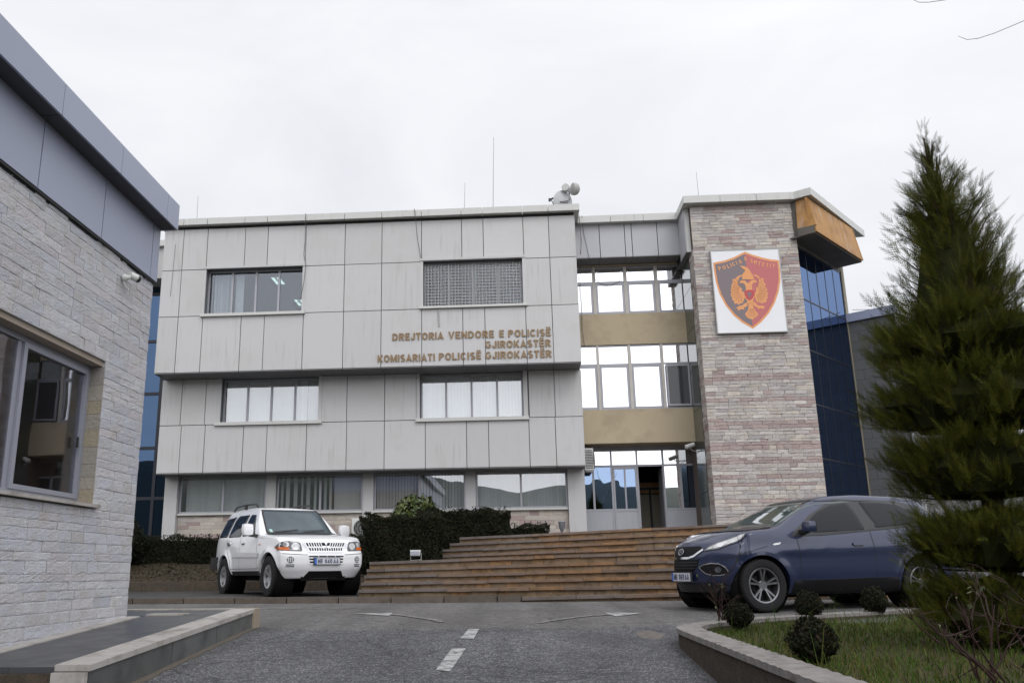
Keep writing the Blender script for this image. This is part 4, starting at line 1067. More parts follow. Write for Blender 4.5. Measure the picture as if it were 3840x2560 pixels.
def bullet_camera(name, label, base, out, length=.26, r=.055, lens_dark=.1, m='white_plastic'):
    """camera on a wall: base plate at base, body pointing along out"""
    o = root(name, base, label, 'security camera')
    b = Vector(base); d = Vector(out).normalized()
    mb = MB(); mb.lathe([(.001,0),(.05,0),(.05,.03),(.02,.05),(.018,.09)], b, (1,0,0) if abs(d.y) > .5 and abs(d.x) < .85 else (1,0,0), 14); build('bracket', mb, M[m], o, smooth=True)
    c = b + Vector((.10,0,-.005))
    mb = MB(); mb.lathe([(.001,-length*.5),(r*.8,-length*.5),(r,-length*.42),(r,length*.40),(r*.96,length*.44),(.001,length*.44)], c + d*length*.2, d, 18); build('body', mb, M[m], o, smooth=True)
    mb = MB(); mb.lathe([(.001,0),(r*.9,0),(r*.88,lens_dark),(r*.5,lens_dark+.004),(.001,lens_dark+.004)], c + d*(length*.64-lens_dark*.9), d, 18); build('lens', mb, M['black'], o, smooth=True)
    return o
oc = root('bullet_camera', (GX, 9.86, 4.16), 'white bullet camera under the guardhouse fascia beside its corner', 'security camera')
mb = MB(); mb.lathe([(.001,0),(.045,0),(.045,.03),(.025,.06),(.02,.10)], (GX,9.86,4.16), (1,0,0), 16); build('bracket', mb, M['white_plastic'], oc, smooth=True)
mb = MB(); mb.lathe([(.001,-.08),(.038,-.08),(.047,-.06),(.047,.045),(.001,.05)], (GX+.105,9.93,4.185), (.35,.93,-.08), 20); build('body', mb, M['white_plastic'], oc, smooth=True)
mb = MB(); mb.lathe([(.046,.04),(.047,.05),(.038,.068),(.02,.08),(.001,.083)], (GX+.105,9.93,4.185), (.55,.55,-.25), 18); build('lens', mb, M['black'], oc, smooth=True)
mb = MB(); mb.tube([(GX+.01,9.84,4.10),(GX+.04,9.86,4.04),(GX+.05,9.90,4.02),(GX+.03,9.95,4.05),(GX+.005,9.96,4.1)], .006, 6); build('cable', mb, M['white_plastic'], oc)

# ------------------------------------------------------------------ ramp beside the guardhouse
RX0, RX1, RY0, RY1 = GX+.02, -3.44, 7.15, 11.62
def zramp(y): return .185 - .0545*(RY1 - y)
RP = root('access_ramp', (-4.1, 9.4, 0), 'raised dark tiled walkway with pale stone edges beside the guardhouse', 'ramp')
m, n, l, p = new_mat('wet_grey_tiles')
tc = n.new('ShaderNodeTexCoord'); br = n.new('ShaderNodeTexBrick'); mp = n.new('ShaderNodeMapping'); mp.inputs['Scale'].default_value = (1,1,1)
l.new(tc.outputs['Object'], mp.inputs['Vector']); l.new(mp.outputs[0], br.inputs['Vector'])
br.offset = 0; br.inputs['Scale'].default_value = 1; br.inputs['Brick Width'].default_value = .42; br.inputs['Row Height'].default_value = .42; br.inputs['Mortar Size'].default_value = .004
br.inputs['Color1'].default_value = (.042,.044,.048,1); br.inputs['Color2'].default_value = (.055,.056,.060,1); br.inputs['Mortar'].default_value = (.022,.022,.022,1)
l.new(br.outputs['Color'], p.inputs['Base Color']); p.inputs['Roughness'].default_value = .36
nz_ = n.new('ShaderNodeTexNoise'); nz_.inputs['Scale'].default_value = 3; nz_.inputs['Detail'].default_value = 6; l.new(tc.outputs['Object'], nz_.inputs['Vector'])
mr = n.new('ShaderNodeMapRange'); mr.inputs['To Min'].default_value = .22; mr.inputs['To Max'].default_value = .55; l.new(nz_.outputs['Fac'], mr.inputs['Value']); l.new(mr.outputs[0], p.inputs['Roughness'])
b = n.new('ShaderNodeBump'); b.inputs['Strength'].default_value = .5; b.inputs['Distance'].default_value = .004; l.new(br.outputs['Fac'], b.inputs['Height']); b.invert = True; l.new(b.outputs[0], p.inputs['Normal'])
M['tiles'] = m
def slab(mb, x0, x1, y0, y1, dz0, dz1, fz=zramp, x0b=None, x1b=None):
    a0, a1 = (x0 if x0b is None else x0b), (x1 if x1b is None else x1b)
    mb.hexa([(x0,y0,fz(y0)+dz0),(x1,y0,fz(y0)+dz0),(a1,y1,fz(y1)+dz0),(a0,y1,fz(y1)+dz0),
             (x0,y0,fz(y0)+dz1),(x1,y0,fz(y0)+dz1),(a1,y1,fz(y1)+dz1),(a0,y1,fz(y1)+dz1)])
mb = MB(); slab(mb, GX+.12, RX1-.28, RY0, RY1-.01, -.5, -.012); slab(mb, -9, GX+.12, 10.95, RY1-.01, -.5, -.012); build('tile_floor', mb, M['tiles'], RP)
mb = MB(); y = RY0
while y < RY1-.05:
    e = min(y+random.uniform(.7,1.05), RY1); slab(mb, RX1-.28, RX1+.015, y+.003, e-.003, -.045, .004); y = e
y = RY0
while y < 10.8:
    e = min(y+random.uniform(.8,1.2), 10.84); slab(mb, GX-.05, GX+.12, y+.003, e-.003, -.05, 0.0); y = e
x = -9
while x < RX1-.3:
    e = min(x+.9, RX1-.29); mb.box(x+.003, e-.003, RY1-.005, RY1+.18, -.1, .189); x = e
mb.box(GX+.13, GX+.6, 10.98, 11.2, .07, .158)
build('stone_edge', mb, M['marble'], RP)
M['plinth'] = mat('damp_plinth_slab', (.075,.078,.078), .6, 0, .4, noise=(2.2,.7), col2=(.12,.12,.117), bump=(40,.2,.01), dirt=(1.7,(.026,.026,.025),.85), island=.2)
mb = MB()
for a, b_ in ((RY0,8.9),(8.91,10.2),(10.21,11.55)):
    slab(mb, RX1-.25, RX1, a, b_-.01, -.42, -.047)
build('side_wall', mb, M['plinth'], RP)
mb = MB()
mb.hexa([(RX1-.26,RY1-.07,-.2),(RX1+.03,RY1-.07,-.2),(RX1+.03,RY1+.18,-.2),(RX1-.26,RY1+.18,-.2),(RX1-.26,RY1-.07,.183),(RX1+.025,RY1-.07,.183),(RX1+.025,RY1+.18,.19),(RX1-.26,RY1+.18,.19)])
build('end_stone', mb, mat('ochre_end_stone',(.30,.25,.19),.8,0,.3,noise=(8,.4),col2=(.2,.16,.12),bump=(40,.4,.02)), RP)
# two steps closing the near end
mb = MB()
mb.box(GX+.0, RX1-.26, RY0-.02, RY0+.02, -.45, zramp(RY0)-.06); mb.box(GX-.3, RX1-.02, RY0-.34, RY0-.0, -.6, zramp(RY0)-.20)
build('step_riser', mb, M['concrete_dark'], RP)
mb = MB(); mb.box(RX1-.28, RX1+.0, RY0-.05, RY0+.01, zramp(RY0)-.19, zramp(RY0)-.052); mb.box(RX1-.30, RX1+.01, RY0-.4, RY0-.055, zramp(RY0)-.23, zramp(RY0)-.195)
mb.box(GX+.0, RX1-.31, RY0-.38, RY0-.05, zramp(RY0)-.235, zramp(RY0)-.199)
build('step_edge', mb, M['marble'], RP)
mb = MB(); y = 5.5; L_ = []
while y < 11.7:
    w_ = .05 + random.uniform(-.015,.02); L_.append((RX1+w_, y)); y += .22
for i in range(len(L_)-1):
    (a,y0_),(b_,y1_) = L_[i], L_[i+1]
    z0_, z1_ = zroad(0,y0_), zroad(0,y1_)
    mb.hexa([(RX1-.05,y0_,z0_-.1),(a,y0_,z0_-.1),(b_,y1_,z1_-.1),(RX1-.05,y1_,z1_-.1),(RX1-.05,y0_,z0_+.035),(a,y0_,z0_+.012),(b_,y1_,z1_+.012),(RX1-.05,y1_,z1_+.035)])
build('mortar_fillet', mb, mat('sandy_mortar',(.115,.10,.085),.95,0,.2,noise=(12,.6),col2=(.11,.09,.07),bump=(60,.8,.02)), RP)

# ------------------------------------------------------------------ planter on the right
PW = root('planter_wall', (2.5, 9.5, 0), 'low mossy concrete planter wall with worn pale top round the lawn', 'wall')
PL = [(1.63,2.0),(1.63,4.0),(1.63,6.0),(1.635,8.0),(1.64,9.4),(1.655,9.9),(1.72,10.22),(1.86,10.5),(2.10,10.82),(2.42,11.15),(2.75,11.45),(3.4,11.93),(4.3,12.5),(5.4,13.1),(7.2,14.0),(9.5,14.9)]
def offset_path(path, d):
    out = []
    P_ = [np.array(q, float) for q in path]
    for i, q in enumerate(P_):
        t = P_[min(i+1,len(P_)-1)] - P_[max(i-1,0)]; t /= np.linalg.norm(t); out.append(q + d*np.array([t[1], -t[0]]))
    return out
PIN = offset_path(PL, .26); PMID = offset_path(PL, .02)
ztop = lambda x, y: .02 if y < 10.3 else .02 + .012*(y-10.3)
mw, mt = MB(), MB()
for i in range(len(PL)-1):
    a, b_, c_, d_ = PL[i], PL[i+1], PIN[i+1], PIN[i]; am, bm = PMID[i], PMID[i+1]
    za, zb = zroad(*a)-.12, zroad(*b_)-.12
    ta, tb = ztop(*a), ztop(*b_)
    mw.hexa([(*am,za),(*d_,za),(*c_,zb),(*bm,zb),(*am,ta-.04),(*d_,ta-.04),(*c_,tb-.04),(*bm,tb-.04)])
    n_ = max(1, int(round(math.dist(a, b_)/.1)))
    for k in range(n_):
        s0, s1 = k/n_, (k+1)/n_
        f = lambda p, q, s: (p[0]+(q[0]-p[0])*s, p[1]+(q[1]-p[1])*s)
        j0 = .012*math.sin(7.3*(i*9+k)) ; 
        p0, p1, q1, q0 = f(a,b_,s0), f(a,b_,s1), f(d_,c_,s1), f(d_,c_,s0)
        z0_, z1_ = ta+(tb-ta)*s0, ta+(tb-ta)*s1
        w0 = .004*math.sin(3.1*(i*7+k)); w1 = .004*math.sin(3.1*(i*7+k+1))
        mt.hexa([(*p0,z0_-.05),(*q0,z0_-.05),(*q1,z1_-.05),(*p1,z1_-.05),(*p0,z0_+w0),(*q0,z0_-w0),(*q1,z1_-w1),(*p1,z1_+w1)])
build('concrete_face', mw, M['concrete_dark'], PW)
build('worn_top', mt, mat('worn_concrete_top',(.25,.235,.225),.9,0,.3,noise=(9,.6),col2=(.17,.15,.14),bump=(50,.7,.02),dirt=(7,(.10,.08,.065),.75)), PW)
LP = [(1.89,2.0)] + [tuple(q) for q in PIN[1:]] + [(12,14.6),(14,9),(12,2)]
def zlawn(x, y): return -.035 + .012*max(0, y-10.3) + .02*math.sin(2.1*x+.7*y)
def inside(pt, poly):
    x, y = pt; c = False
    for i in range(len(poly)):
        (x0,y0),(x1,y1) = poly[i], poly[i-1]
        if (y0 > y) != (y1 > y) and x < (x1-x0)*(y-y0)/(y1-y0)+x0: c = not c
    return c
mb = MB(); xs_, ys_ = np.linspace(1.7,13,80), np.linspace(2,15.2,90)
ok = {}
vs = []
for j, y in enumerate(ys_):
    for i, x in enumerate(xs_): vs.append((x, y, zlawn(x,y) - .02))
fs = []
big = [(p_[0]-(.08 if k < 12 else 0), p_[1]+.06) for k, p_ in enumerate(LP)]
for j in range(len(ys_)-1):
    for i in range(len(xs_)-1):
        if inside(((xs_[i]+xs_[i+1])/2, (ys_[j]+ys_[j+1])/2), big): fs.append((j*80+i, j*80+i+1, (j+1)*80+i+1, (j+1)*80+i))
mb.add(vs, fs)
structure(build('lawn', mb, mat('lawn_soil',(.055,.052,.025),.95,0,.2,noise=(5,.7),col2=(.075,.05,.03),bump=(40,.8,.03)), smooth=True))
# broken stub of kerb at the planter corner
mb = MB()
pts = [(1.50+.15*math.cos(a)*random.uniform(.8,1.2), 10.78+.34*math.sin(a)*random.uniform(.8,1.2)) for a in np.linspace(0,2*math.pi,11)[:-1]]
for k in range(10):
    a, b_ = pts[k], pts[(k+1)%10]
    mb.add([(1.5,10.78,zroad(1.5,10.78)+.035),(*a,zroad(*a)+.005),(*b_,zroad(*b_)+.005)], [(0,1,2)])
tag(build('concrete_patch', mb, mat('broken_concrete',(.17,.15,.14),.9,0,.2,noise=(12,.6),col2=(.08,.07,.065),bump=(50,.8,.02)), smooth=False), 'small broken concrete lump in the asphalt at the planter corner', 'rubble')

# ------------------------------------------------------------------ grey annex behind the conifer
AN = root('annex_building', (14, 28, 1), 'grey rendered block annex with thin metal coping behind the conifer', 'building')
a0 = np.array([10.72,27.71]); 
q1 = a0 + n2*1.42; q2 = q1 + u2*14; q3 = a0 + u2*14
m, n, l, p = new_mat('grey_block_render')
tc = n.new('ShaderNodeTexCoord'); mp = n.new('ShaderNodeMapping'); mp.inputs['Rotation'].default_value = (R(90), 0, 0)
l.new(tc.outputs['Generated'], mp.inputs['Vector'])
br = n.new('ShaderNodeTexBrick'); br.inputs['Scale'].default_value = 1
geo_ = n.new('ShaderNodeTexCoord'); sx = n.new('ShaderNodeSeparateXYZ'); l.new(geo_.outputs['Object'], sx.inputs[0])
d1 = n.new('ShaderNodeVectorMath'); d1.operation = 'DOT_PRODUCT'; l.new(geo_.outputs['Object'], d1.inputs[0]); d1.inputs[1].default_value = (.764+.645, -.645+.764, 0)
cb = n.new('ShaderNodeCombineXYZ'); l.new(d1.outputs['Value'], cb.inputs[0]); l.new(sx.outputs['Z'], cb.inputs[1])
l.new(cb.outputs[0], br.inputs['Vector'])
br.inputs['Brick Width'].default_value = .62; br.inputs['Row Height'].default_value = .31; br.inputs['Mortar Size'].default_value = .008
br.inputs['Color1'].default_value = (.098,.096,.095,1); br.inputs['Color2'].default_value = (.112,.110,.108,1); br.inputs['Mortar'].default_value = (.06,.058,.057,1)
l.new(br.outputs['Color'], p.inputs['Base Color']); p.inputs['Roughness'].default_value = .85
mb = MB(); mb.prism([tuple(a0), tuple(q1), tuple(q2), tuple(q3)], .5, 8.15); build('block_wall', mb, m, AN)
mb = MB()
o_ = n2*.06
mb.prism([tuple(a0-n2*.02-u2*.10), tuple(q1+n2*.10-u2*.10), tuple(q2+n2*.10), tuple(q3)], 8.152, 8.42); build('coping', mb, M['clad_blue'], AN)
mb = MB(); mb.prism([tuple(q1+n2*.03-u2*.03), tuple(q1+n2*.12-u2*.03), tuple(q1+n2*.12+u2*.06), tuple(q1+n2*.03+u2*.06)], .5, 8.15)
build('downpipe', mb, M['steel'], AN)
# pale garden wall seen under the branches
mb = MB(); mb.box(9.0, 24, 20.6, 20.85, 0, 1.85)
gw_ = build('garden_wall', mb, mat('pale_painted_wall',(.22,.22,.23),.85,0,.3,noise=(2,.3),col2=(.24,.24,.25),dirt=(2,(.2,.19,.18),.4)))
tag(gw_, 'pale rendered garden wall glimpsed between the tiers of the conifer', 'wall')

# ------------------------------------------------------------------ roof things
def rod(x, y, z0, z1, r, label, lean=0.0):
    o = root('roof_antenna', (x, y, z0), label, 'antenna', 'thin rods on the roof')
    mb = MB(); mb.tube([(x,y,z0-.2),(x+lean*.5,y,(z0+z1)/2),(x+lean,y,z1)], [r, r*.8, r*.6], 6); build('rod', mb, M['steel'], o)
    mb = MB(); mb.lathe([(.001,-.25),(r*2.5,-.25),(r*2.5,.02),(.001,.02)], (x,y,z0), (0,0,1), 8); build('base', mb, M['steel'], o)
    return o
rod(-10.19, 26, 11.4, 12.69, .011, 'thin roof rod nearest the guardhouse coping', -.02)
rod(-1.42, 26, 11.4, 12.77, .012, 'shorter rod beside the tallest roof antenna', .045)
rod(-.50, 26, 11.4, 14.34, .015, 'tallest thin antenna rod on the panelled block roof', .09)
rod(6.02, 26, 11.4, 12.82, .011, 'thin rod above the stone tower roof', -.012)
DS = root('satellite_dish', (1.85, 26, 11.4), 'tilted grey satellite dish at the roof corner', 'satellite dish')
dn = Vector((.55,-.80,-.22)).normalized()      # back of the dish faces the camera
mb = MB()
prof = [(.001,.0),(.12,.008),(.24,.03),(.34,.065),(.40,.095),(.405,.10),(.40,.088),(.33,.055),(.23,.018),(.12,-.005),(.001,-.012)]
mb.lathe([(r_*.92, -h) for r_, h in prof], (1.80,26,11.98), dn, 30)
build('reflector', mb, mat('dish_grey',(.48,.48,.49),.5,0,.4,noise=(4,.15)), DS, smooth=True)
mb = MB(); mb.tube([(1.80,26.05,11.95),(1.80,26.25,11.75),(1.80,26.25,11.2)], .03, 8); build('mast', mb, M['steel'], DS)
mb = MB(); e1 = Vector((0,0,1)).cross(dn).normalized(); e2 = dn.cross(e1)
def ond(a, b_, off=.02): return Vector((1.80,26,11.98)) + dn*off + e1*a + e2*b_
for (a0_, b0_, a1_, b1_, w_) in ((-.02,-.0,.13,.04,.012),(-.03,-.06,.12,-.02,.012),(-.02,-.0,-.03,-.06,.012),(.13,.04,.12,-.02,.012),(.05,.02,.045,-.04,.010),(.14,.06,.19,.10,.012),(.17,.11,.19,.16,.010),(-.19,-.06,-.04,-.03,.02)):
    p0, p1 = np.array([a0_,b0_]), np.array([a1_,b1_]); t_ = (p1-p0)/np.linalg.norm(p1-p0); nn = np.array([-t_[1],t_[0]])*w_
    mb.add([ond(*(p0-nn)), ond(*(p1-nn)), ond(*(p1+nn)), ond(*(p0+nn))], [(0,1,2,3),(3,2,1,0)])
build('printed_mark', mb, mat('grey_print',(.17,.17,.18),.6), DS)
mb = MB(); mb.tube([(1.36,25.95,12.06),(1.42,25.97,11.95),(1.5,26,11.7)], .014, 6); mb.box(1.29,1.36,25.9,25.97,11.98,12.07); mb.lathe([(.03,0),(.03,.1),(.001,.1)],(1.36,25.93,12.03),(.8,-.3,.4),8)
build('receiver_arm', mb, M['black'], DS)
def drum(label, c, axis, r, deep, face):
    o = root('microwave_antenna', c, label, 'antenna')
    mb = MB(); mb.lathe([(.001,-deep*.55),(r*.5,-deep*.5),(r*.85,-deep*.3),(r,0),(r,deep*.38),(r*.9,deep*.45),(.001,deep*.46)], c, axis, 26); build('shell', mb, mat('radome_'+face,(.50,.50,.48) if face == 'pale' else (.34,.34,.32),.5), o, smooth=True)
    mb = MB(); c_ = Vector(c); mb.box(c_.x-.05,c_.x+.05,c_.y-.04,c_.y+.12,c_.z-.09,c_.z+.09); mb.tube([(c_.x,c_.y+.12,c_.z),(c_.x,c_.y+.2,c_.z),(1.98,c_.y+.3,c_.z)], .022, 6)
    build('mount', mb, M['steel'], o)
    return o
drum('small round microwave drum facing forward above the dish', (1.86,25.9,12.40), (-.25,-.85,-.05), .125, .22, 'pale')
drum('larger round microwave drum facing sideways above the dish', (2.16,26,12.39), (-.93,-.33,-.05), .20, .24, 'dull')
mb = MB(); mb.tube([(1.98,26.25,11.3),(1.98,26.25,12.55)], .03, 8); tag(build('antenna_mast', mb, M['steel']), 'short steel mast carrying the two microwave drums', 'mast')

# ------------------------------------------------------------------ things on the walls
def ac_unit(x, y, z, label, yaw, w=.80, h=.60, d=.29):
    o = root('air_conditioner', (x, y, z), label, 'air conditioner', None, yaw)
    mb = MB(); mb.box(-w/2, w/2, 0, d, 0, h); mb.box(-w/2+.05,-w/2+.12,.02,d-.02,-.04,0); mb.box(w/2-.12,w/2-.05,.02,d-.02,-.04,0)
    build('casing', mb, M['white_plastic'], o, local=True)
    cx, cz, r = -w*.10, h*.5, h*.42
    mb = MB(); mb.lathe([(.001,.0),(r,.0),(r,.012),(.001,.012)], (cx,-.006,cz), (0,-1,0), 28); build('fan_opening', mb, M['black'], o, local=True)
    mb = MB()
    k = -r
    while k <= r:
        hh = math.sqrt(max(0, r*r-k*k)); mb.box(cx+k-.004, cx+k+.004, -.034, -.026, cz-hh, cz+hh); k += .052
    for rr in (r, r*.62, r*.25): mb.lathe([(rr,.018),(rr+.01,.018),(rr+.01,.028),(rr,.028),(rr,.018)], (cx,-.006,cz), (0,-1,0), 28)
    build('guard', mb, M['steel'], o, local=True)
    return o
ac_unit(-4.52, 26.22, 1.58, 'white air conditioner with round fan low on the stone band behind the hedge', 0)
o = ac_unit(2.36, 26.94, 3.52, 'white louvred air conditioner high on the block end beside the entrance', R(90), .5, .66, .27)
mb = MB(); z = .05
while z < .62: mb.box(-.258,-.246,.02,.25,z,z+.022); z += .048
build('side_louvre', mb, M['gap'], o, local=True)
ec = root('bullet_camera', (5.56, 26.5, 4.0), 'white bullet camera on an arm above the entrance', 'security camera')
mb = MB(); mb.lathe([(.001,-.17),(.062,-.17),(.066,-.15),(.066,.13),(.05,.14),(.001,.14)], (5.11,26.0,4.09), (-.86,-.42,-.30), 20); build('body', mb, M['white_plastic'], ec, smooth=True)
mb = MB(); mb.lathe([(.001,.135),(.052,.141),(.05,.12)], (5.11,26.0,4.09), (-.86,-.42,-.30), 18); build('lens', mb, M['black'], ec)
mb = MB(); mb.tube([(5.56,26.45,3.97),(5.20,26.1,3.965),(5.14,26.02,4.03)], .016, 8); mb.box(5.50,5.58,26.42,26.58,3.88,4.25); build('bracket', mb, M['white_plastic'], ec)
uw = root('urn_lamp', (1.26, 25.5, 1.45), 'small grey urn shaped garden lamp on the landing beside the corner pillar', 'lamp')
mb = MB(); mb.lathe([(.001,0),(.07,0),(.07,.03),(.03,.06),(.025,.20),(.05,.26),(.085,.36),(.095,.47),(.10,.50),(.001,.50)], (1.26,25.5,1.44), (0,0,1), 18); build('body', mb, mat('grey_lamp_metal',(.16,.165,.18),.5,.2), uw, smooth=True)
mb = MB(); mb.lathe([(.10,.5),(.06,.53),(.001,.535)], (1.26,25.5,1.44), (0,0,1), 18); build('cap', mb, M['steel'], uw, smooth=True)
fl = root('floodlight', (-2.14, 18.72, .85), 'small grey floodlight on the step edge in front of the dark hedge', 'floodlight')
mb = MB(); mb.hexa([(-2.235,18.62,.94),(-2.055,18.62,.94),(-2.055,18.74,.94),(-2.235,18.74,.94),(-2.255,18.66,1.06),(-2.035,18.66,1.06),(-2.035,18.80,1.06),(-2.255,18.80,1.06)]); build('housing', mb, mat('pale_grey_lamp',(.42,.42,.42),.45,.2), fl)
mb = MB(); mb.hexa([(-2.225,18.612,.95),(-2.065,18.612,.95),(-2.065,18.62,.95),(-2.225,18.62,.95),(-2.235,18.645,1.03),(-2.055,18.645,1.03),(-2.055,18.655,1.03),(-2.235,18.655,1.03)]); build('lens', mb, mat('lamp_glass',(.20,.21,.24),.1), fl)
mb = MB(); mb.tube([(-2.25,18.72,.84),(-2.26,18.72,1.0)], .009, 6); mb.tube([(-2.03,18.72,.84),(-2.03,18.72,1.0)], .009, 6); mb.tube([(-2.25,18.72,.85),(-2.03,18.72,.86)], .009, 6); build('bracket', mb, M['steel'], fl)
# cables hanging down the walls
M['cable'] = mat('grey_cable', (.10,.10,.10), .6)
def cable(pts, label, r=.009):
    mb = MB(); mb.tube(pts, r, 6); tag(build('loose_cable', mb, M['cable']), label, 'cable', 'loose cables on the walls')
cable([(-6.27,24.77,11.38),(-6.264,24.775,11.1),(-6.31,24.96,10.5),(-6.33,24.96,10.1),(-6.25,24.93,9.75),(-6.29,24.93,9.2),(-6.40,24.94,8.6),(-6.58,24.97,8.52),(-6.45,24.94,8.32)], 'loose grey cable hanging beside the window with curtains')
cable([(-2.88,24.77,11.40),(-2.85,24.77,11.1),(-2.82,24.96,10.6),(-2.76,24.96,10.2),(-2.70,24.96,9.85)], 'loose grey cable dropping to the barred window')
cable([(2.21,25.72,11.38),(2.22,25.72,11.1),(2.26,25.92,10.6),(2.22,25.92,10.2),(2.2,26.5,9.4),(2.23,26.55,8.6),(2.2,26.55,7.9),(2.25,26.55,7.35)], 'long loose cable down the recess beside the panelled block')
cable([(2.30,25.72,11.36),(2.34,25.92,10.9),(2.47,25.92,10.05),(2.7,26.58,9.5),(2.9,26.60,9.36),(3.2,26.6,9.33),(3.55,26.6,9.5)], 'drooping cable looping across the upper entrance windows', .007)
cable([(-10.42,24.96,10.6),(-10.44,24.96,9.6),(-10.47,24.97,8.9)], 'short wire along the left end panels', .006)
cable([(10.9,27.6,8.55),(11.6,26.9,8.35),(12.2,26.6,8.2)], 'thin wire between the glazed corner and the annex', .008)
mb = MB(); mb.tube([(-2.18,24.975,8.2),(-2.16,24.975,7.68)], .022, 6); tag(build('drain_stub', mb, M['steel']), 'short grey pipe stub below the barred window', 'pipe')
# lit ceiling lamps in the room behind the curtained window
for x, y in ((-7.70,27.05),(-7.55,29.5),(-6.35,27.0)):
    o = root('ceiling_lamp', (x, y, 10.04), 'lit twin tube ceiling lamp behind the upper left window', 'ceiling lamp', 'lit lamps in the upper room')
    mb = MB(); mb.box(x-.16,x+.16,y-.36,y+.36,10.0,10.045); build('housing', mb, M['white_plastic'], o)
    for dx in (-.09,.09):
        mb = MB(); mb.box(x+dx-.045,x+dx+.045,y-.34,y+.34,9.985,9.999); build('tube', mb, M['lamp_tube'], o)
# hills behind the camera, only their reflection shows
mb = MB(); na, nr = 72, 6; vs = []
for j in range(nr):
    for i in range(na+1):
        an = R(100) + R(340)*i/na - R(0)
        an = R(-200) + R(220)*i/na
        rr = 170 + j*60
        lift = 1 + .55*max(0, -math.cos(an))     # the ridge is higher on the guardhouse side
        h = (3*math.sin(an*5+1)**2 + 3*math.sin(an*11+2)**2 + 1.2*math.sin(an*37) + 37)*lift*[0,.45,.8,1.0,1.15,1.2][j]
        vs.append((rr*math.cos(an), rr*math.sin(an), -3+h))
mb.add(vs, [(j*(na+1)+i, j*(na+1)+i+1, (j+1)*(na+1)+i+1, (j+1)*(na+1)+i) for j in range(nr-1) for i in range(na)])
structure(build('hills', mb, mat('wooded_hills', (.05,.062,.055), .95, 0, .1, noise=(.05,.6), col2=(.08,.085,.075)), smooth=True))

# ------------------------------------------------------------------ vehicles
M['paint_white'] = mat('white_car_paint', (.78,.78,.80), .32, 0, .5, noise=(1.5,.05), coat=1.0)
M['paint_blue'] = mat('indigo_car_paint', (.012,.019,.056), .32, .2, .5, noise=(1.5,.06), coat=.6)
M['car_glass'] = mat('dark_car_glass', (.008,.009,.011), .04, 0, .22)
M['screen_white'] = mat('bluish_windscreen', (.06,.085,.10), .05, 0, .6, noise=(1.6,.7), col2=(.025,.035,.045))  # blue-grey reflections put into the opaque glass colour
M['screen_blue'] = mat('greenish_windscreen', (.05,.07,.065), .03, 0, .8, noise=(1.2,.6), col2=(.02,.03,.03))  # green-blue reflections painted as blotches of glass colour
M['tyre'] = mat('tyre_rubber', (.012,.012,.013), .8, 0, .3, noise=(20,.4), bump=(60,.3,.01))
M['rim'] = mat('alloy_rim', (.42,.42,.43), .32, .8, .5, noise=(5,.2))
M['rim_dark'] = mat('dark_alloy_rim', (.20,.20,.21), .3, .8, .5, noise=(5,.2))
M['well'] = mat('wheel_well', (.006,.006,.006), .95, 0, .1)
M['chrome'] = mat('chrome_trim', (.62,.62,.64), .12, .95, .5)
M['lamp_clear'] = mat('clear_headlamp', (.62,.62,.61), .08, .4, .8, noise=(16,.7), col2=(.22,.22,.23))
M['lamp_dark'] = mat('smoked_lamp', (.05,.052,.06), .06, .2, .8, noise=(12,.6), col2=(.16,.16,.17))
M['amber'] = mat('amber_lens', (.55,.13,.03), .12, 0, .6)
M['plate'] = mat('licence_plate_white', (.52,.53,.58), .4)
M['plate_blue'] = mat('licence_plate_blue', (.03,.12,.42), .4)
M['ink'] = mat('plate_letters', (.02,.02,.06), .5)
M['grille_dark'] = mat('dark_grille', (.007,.007,.008), .6, 0, .2)

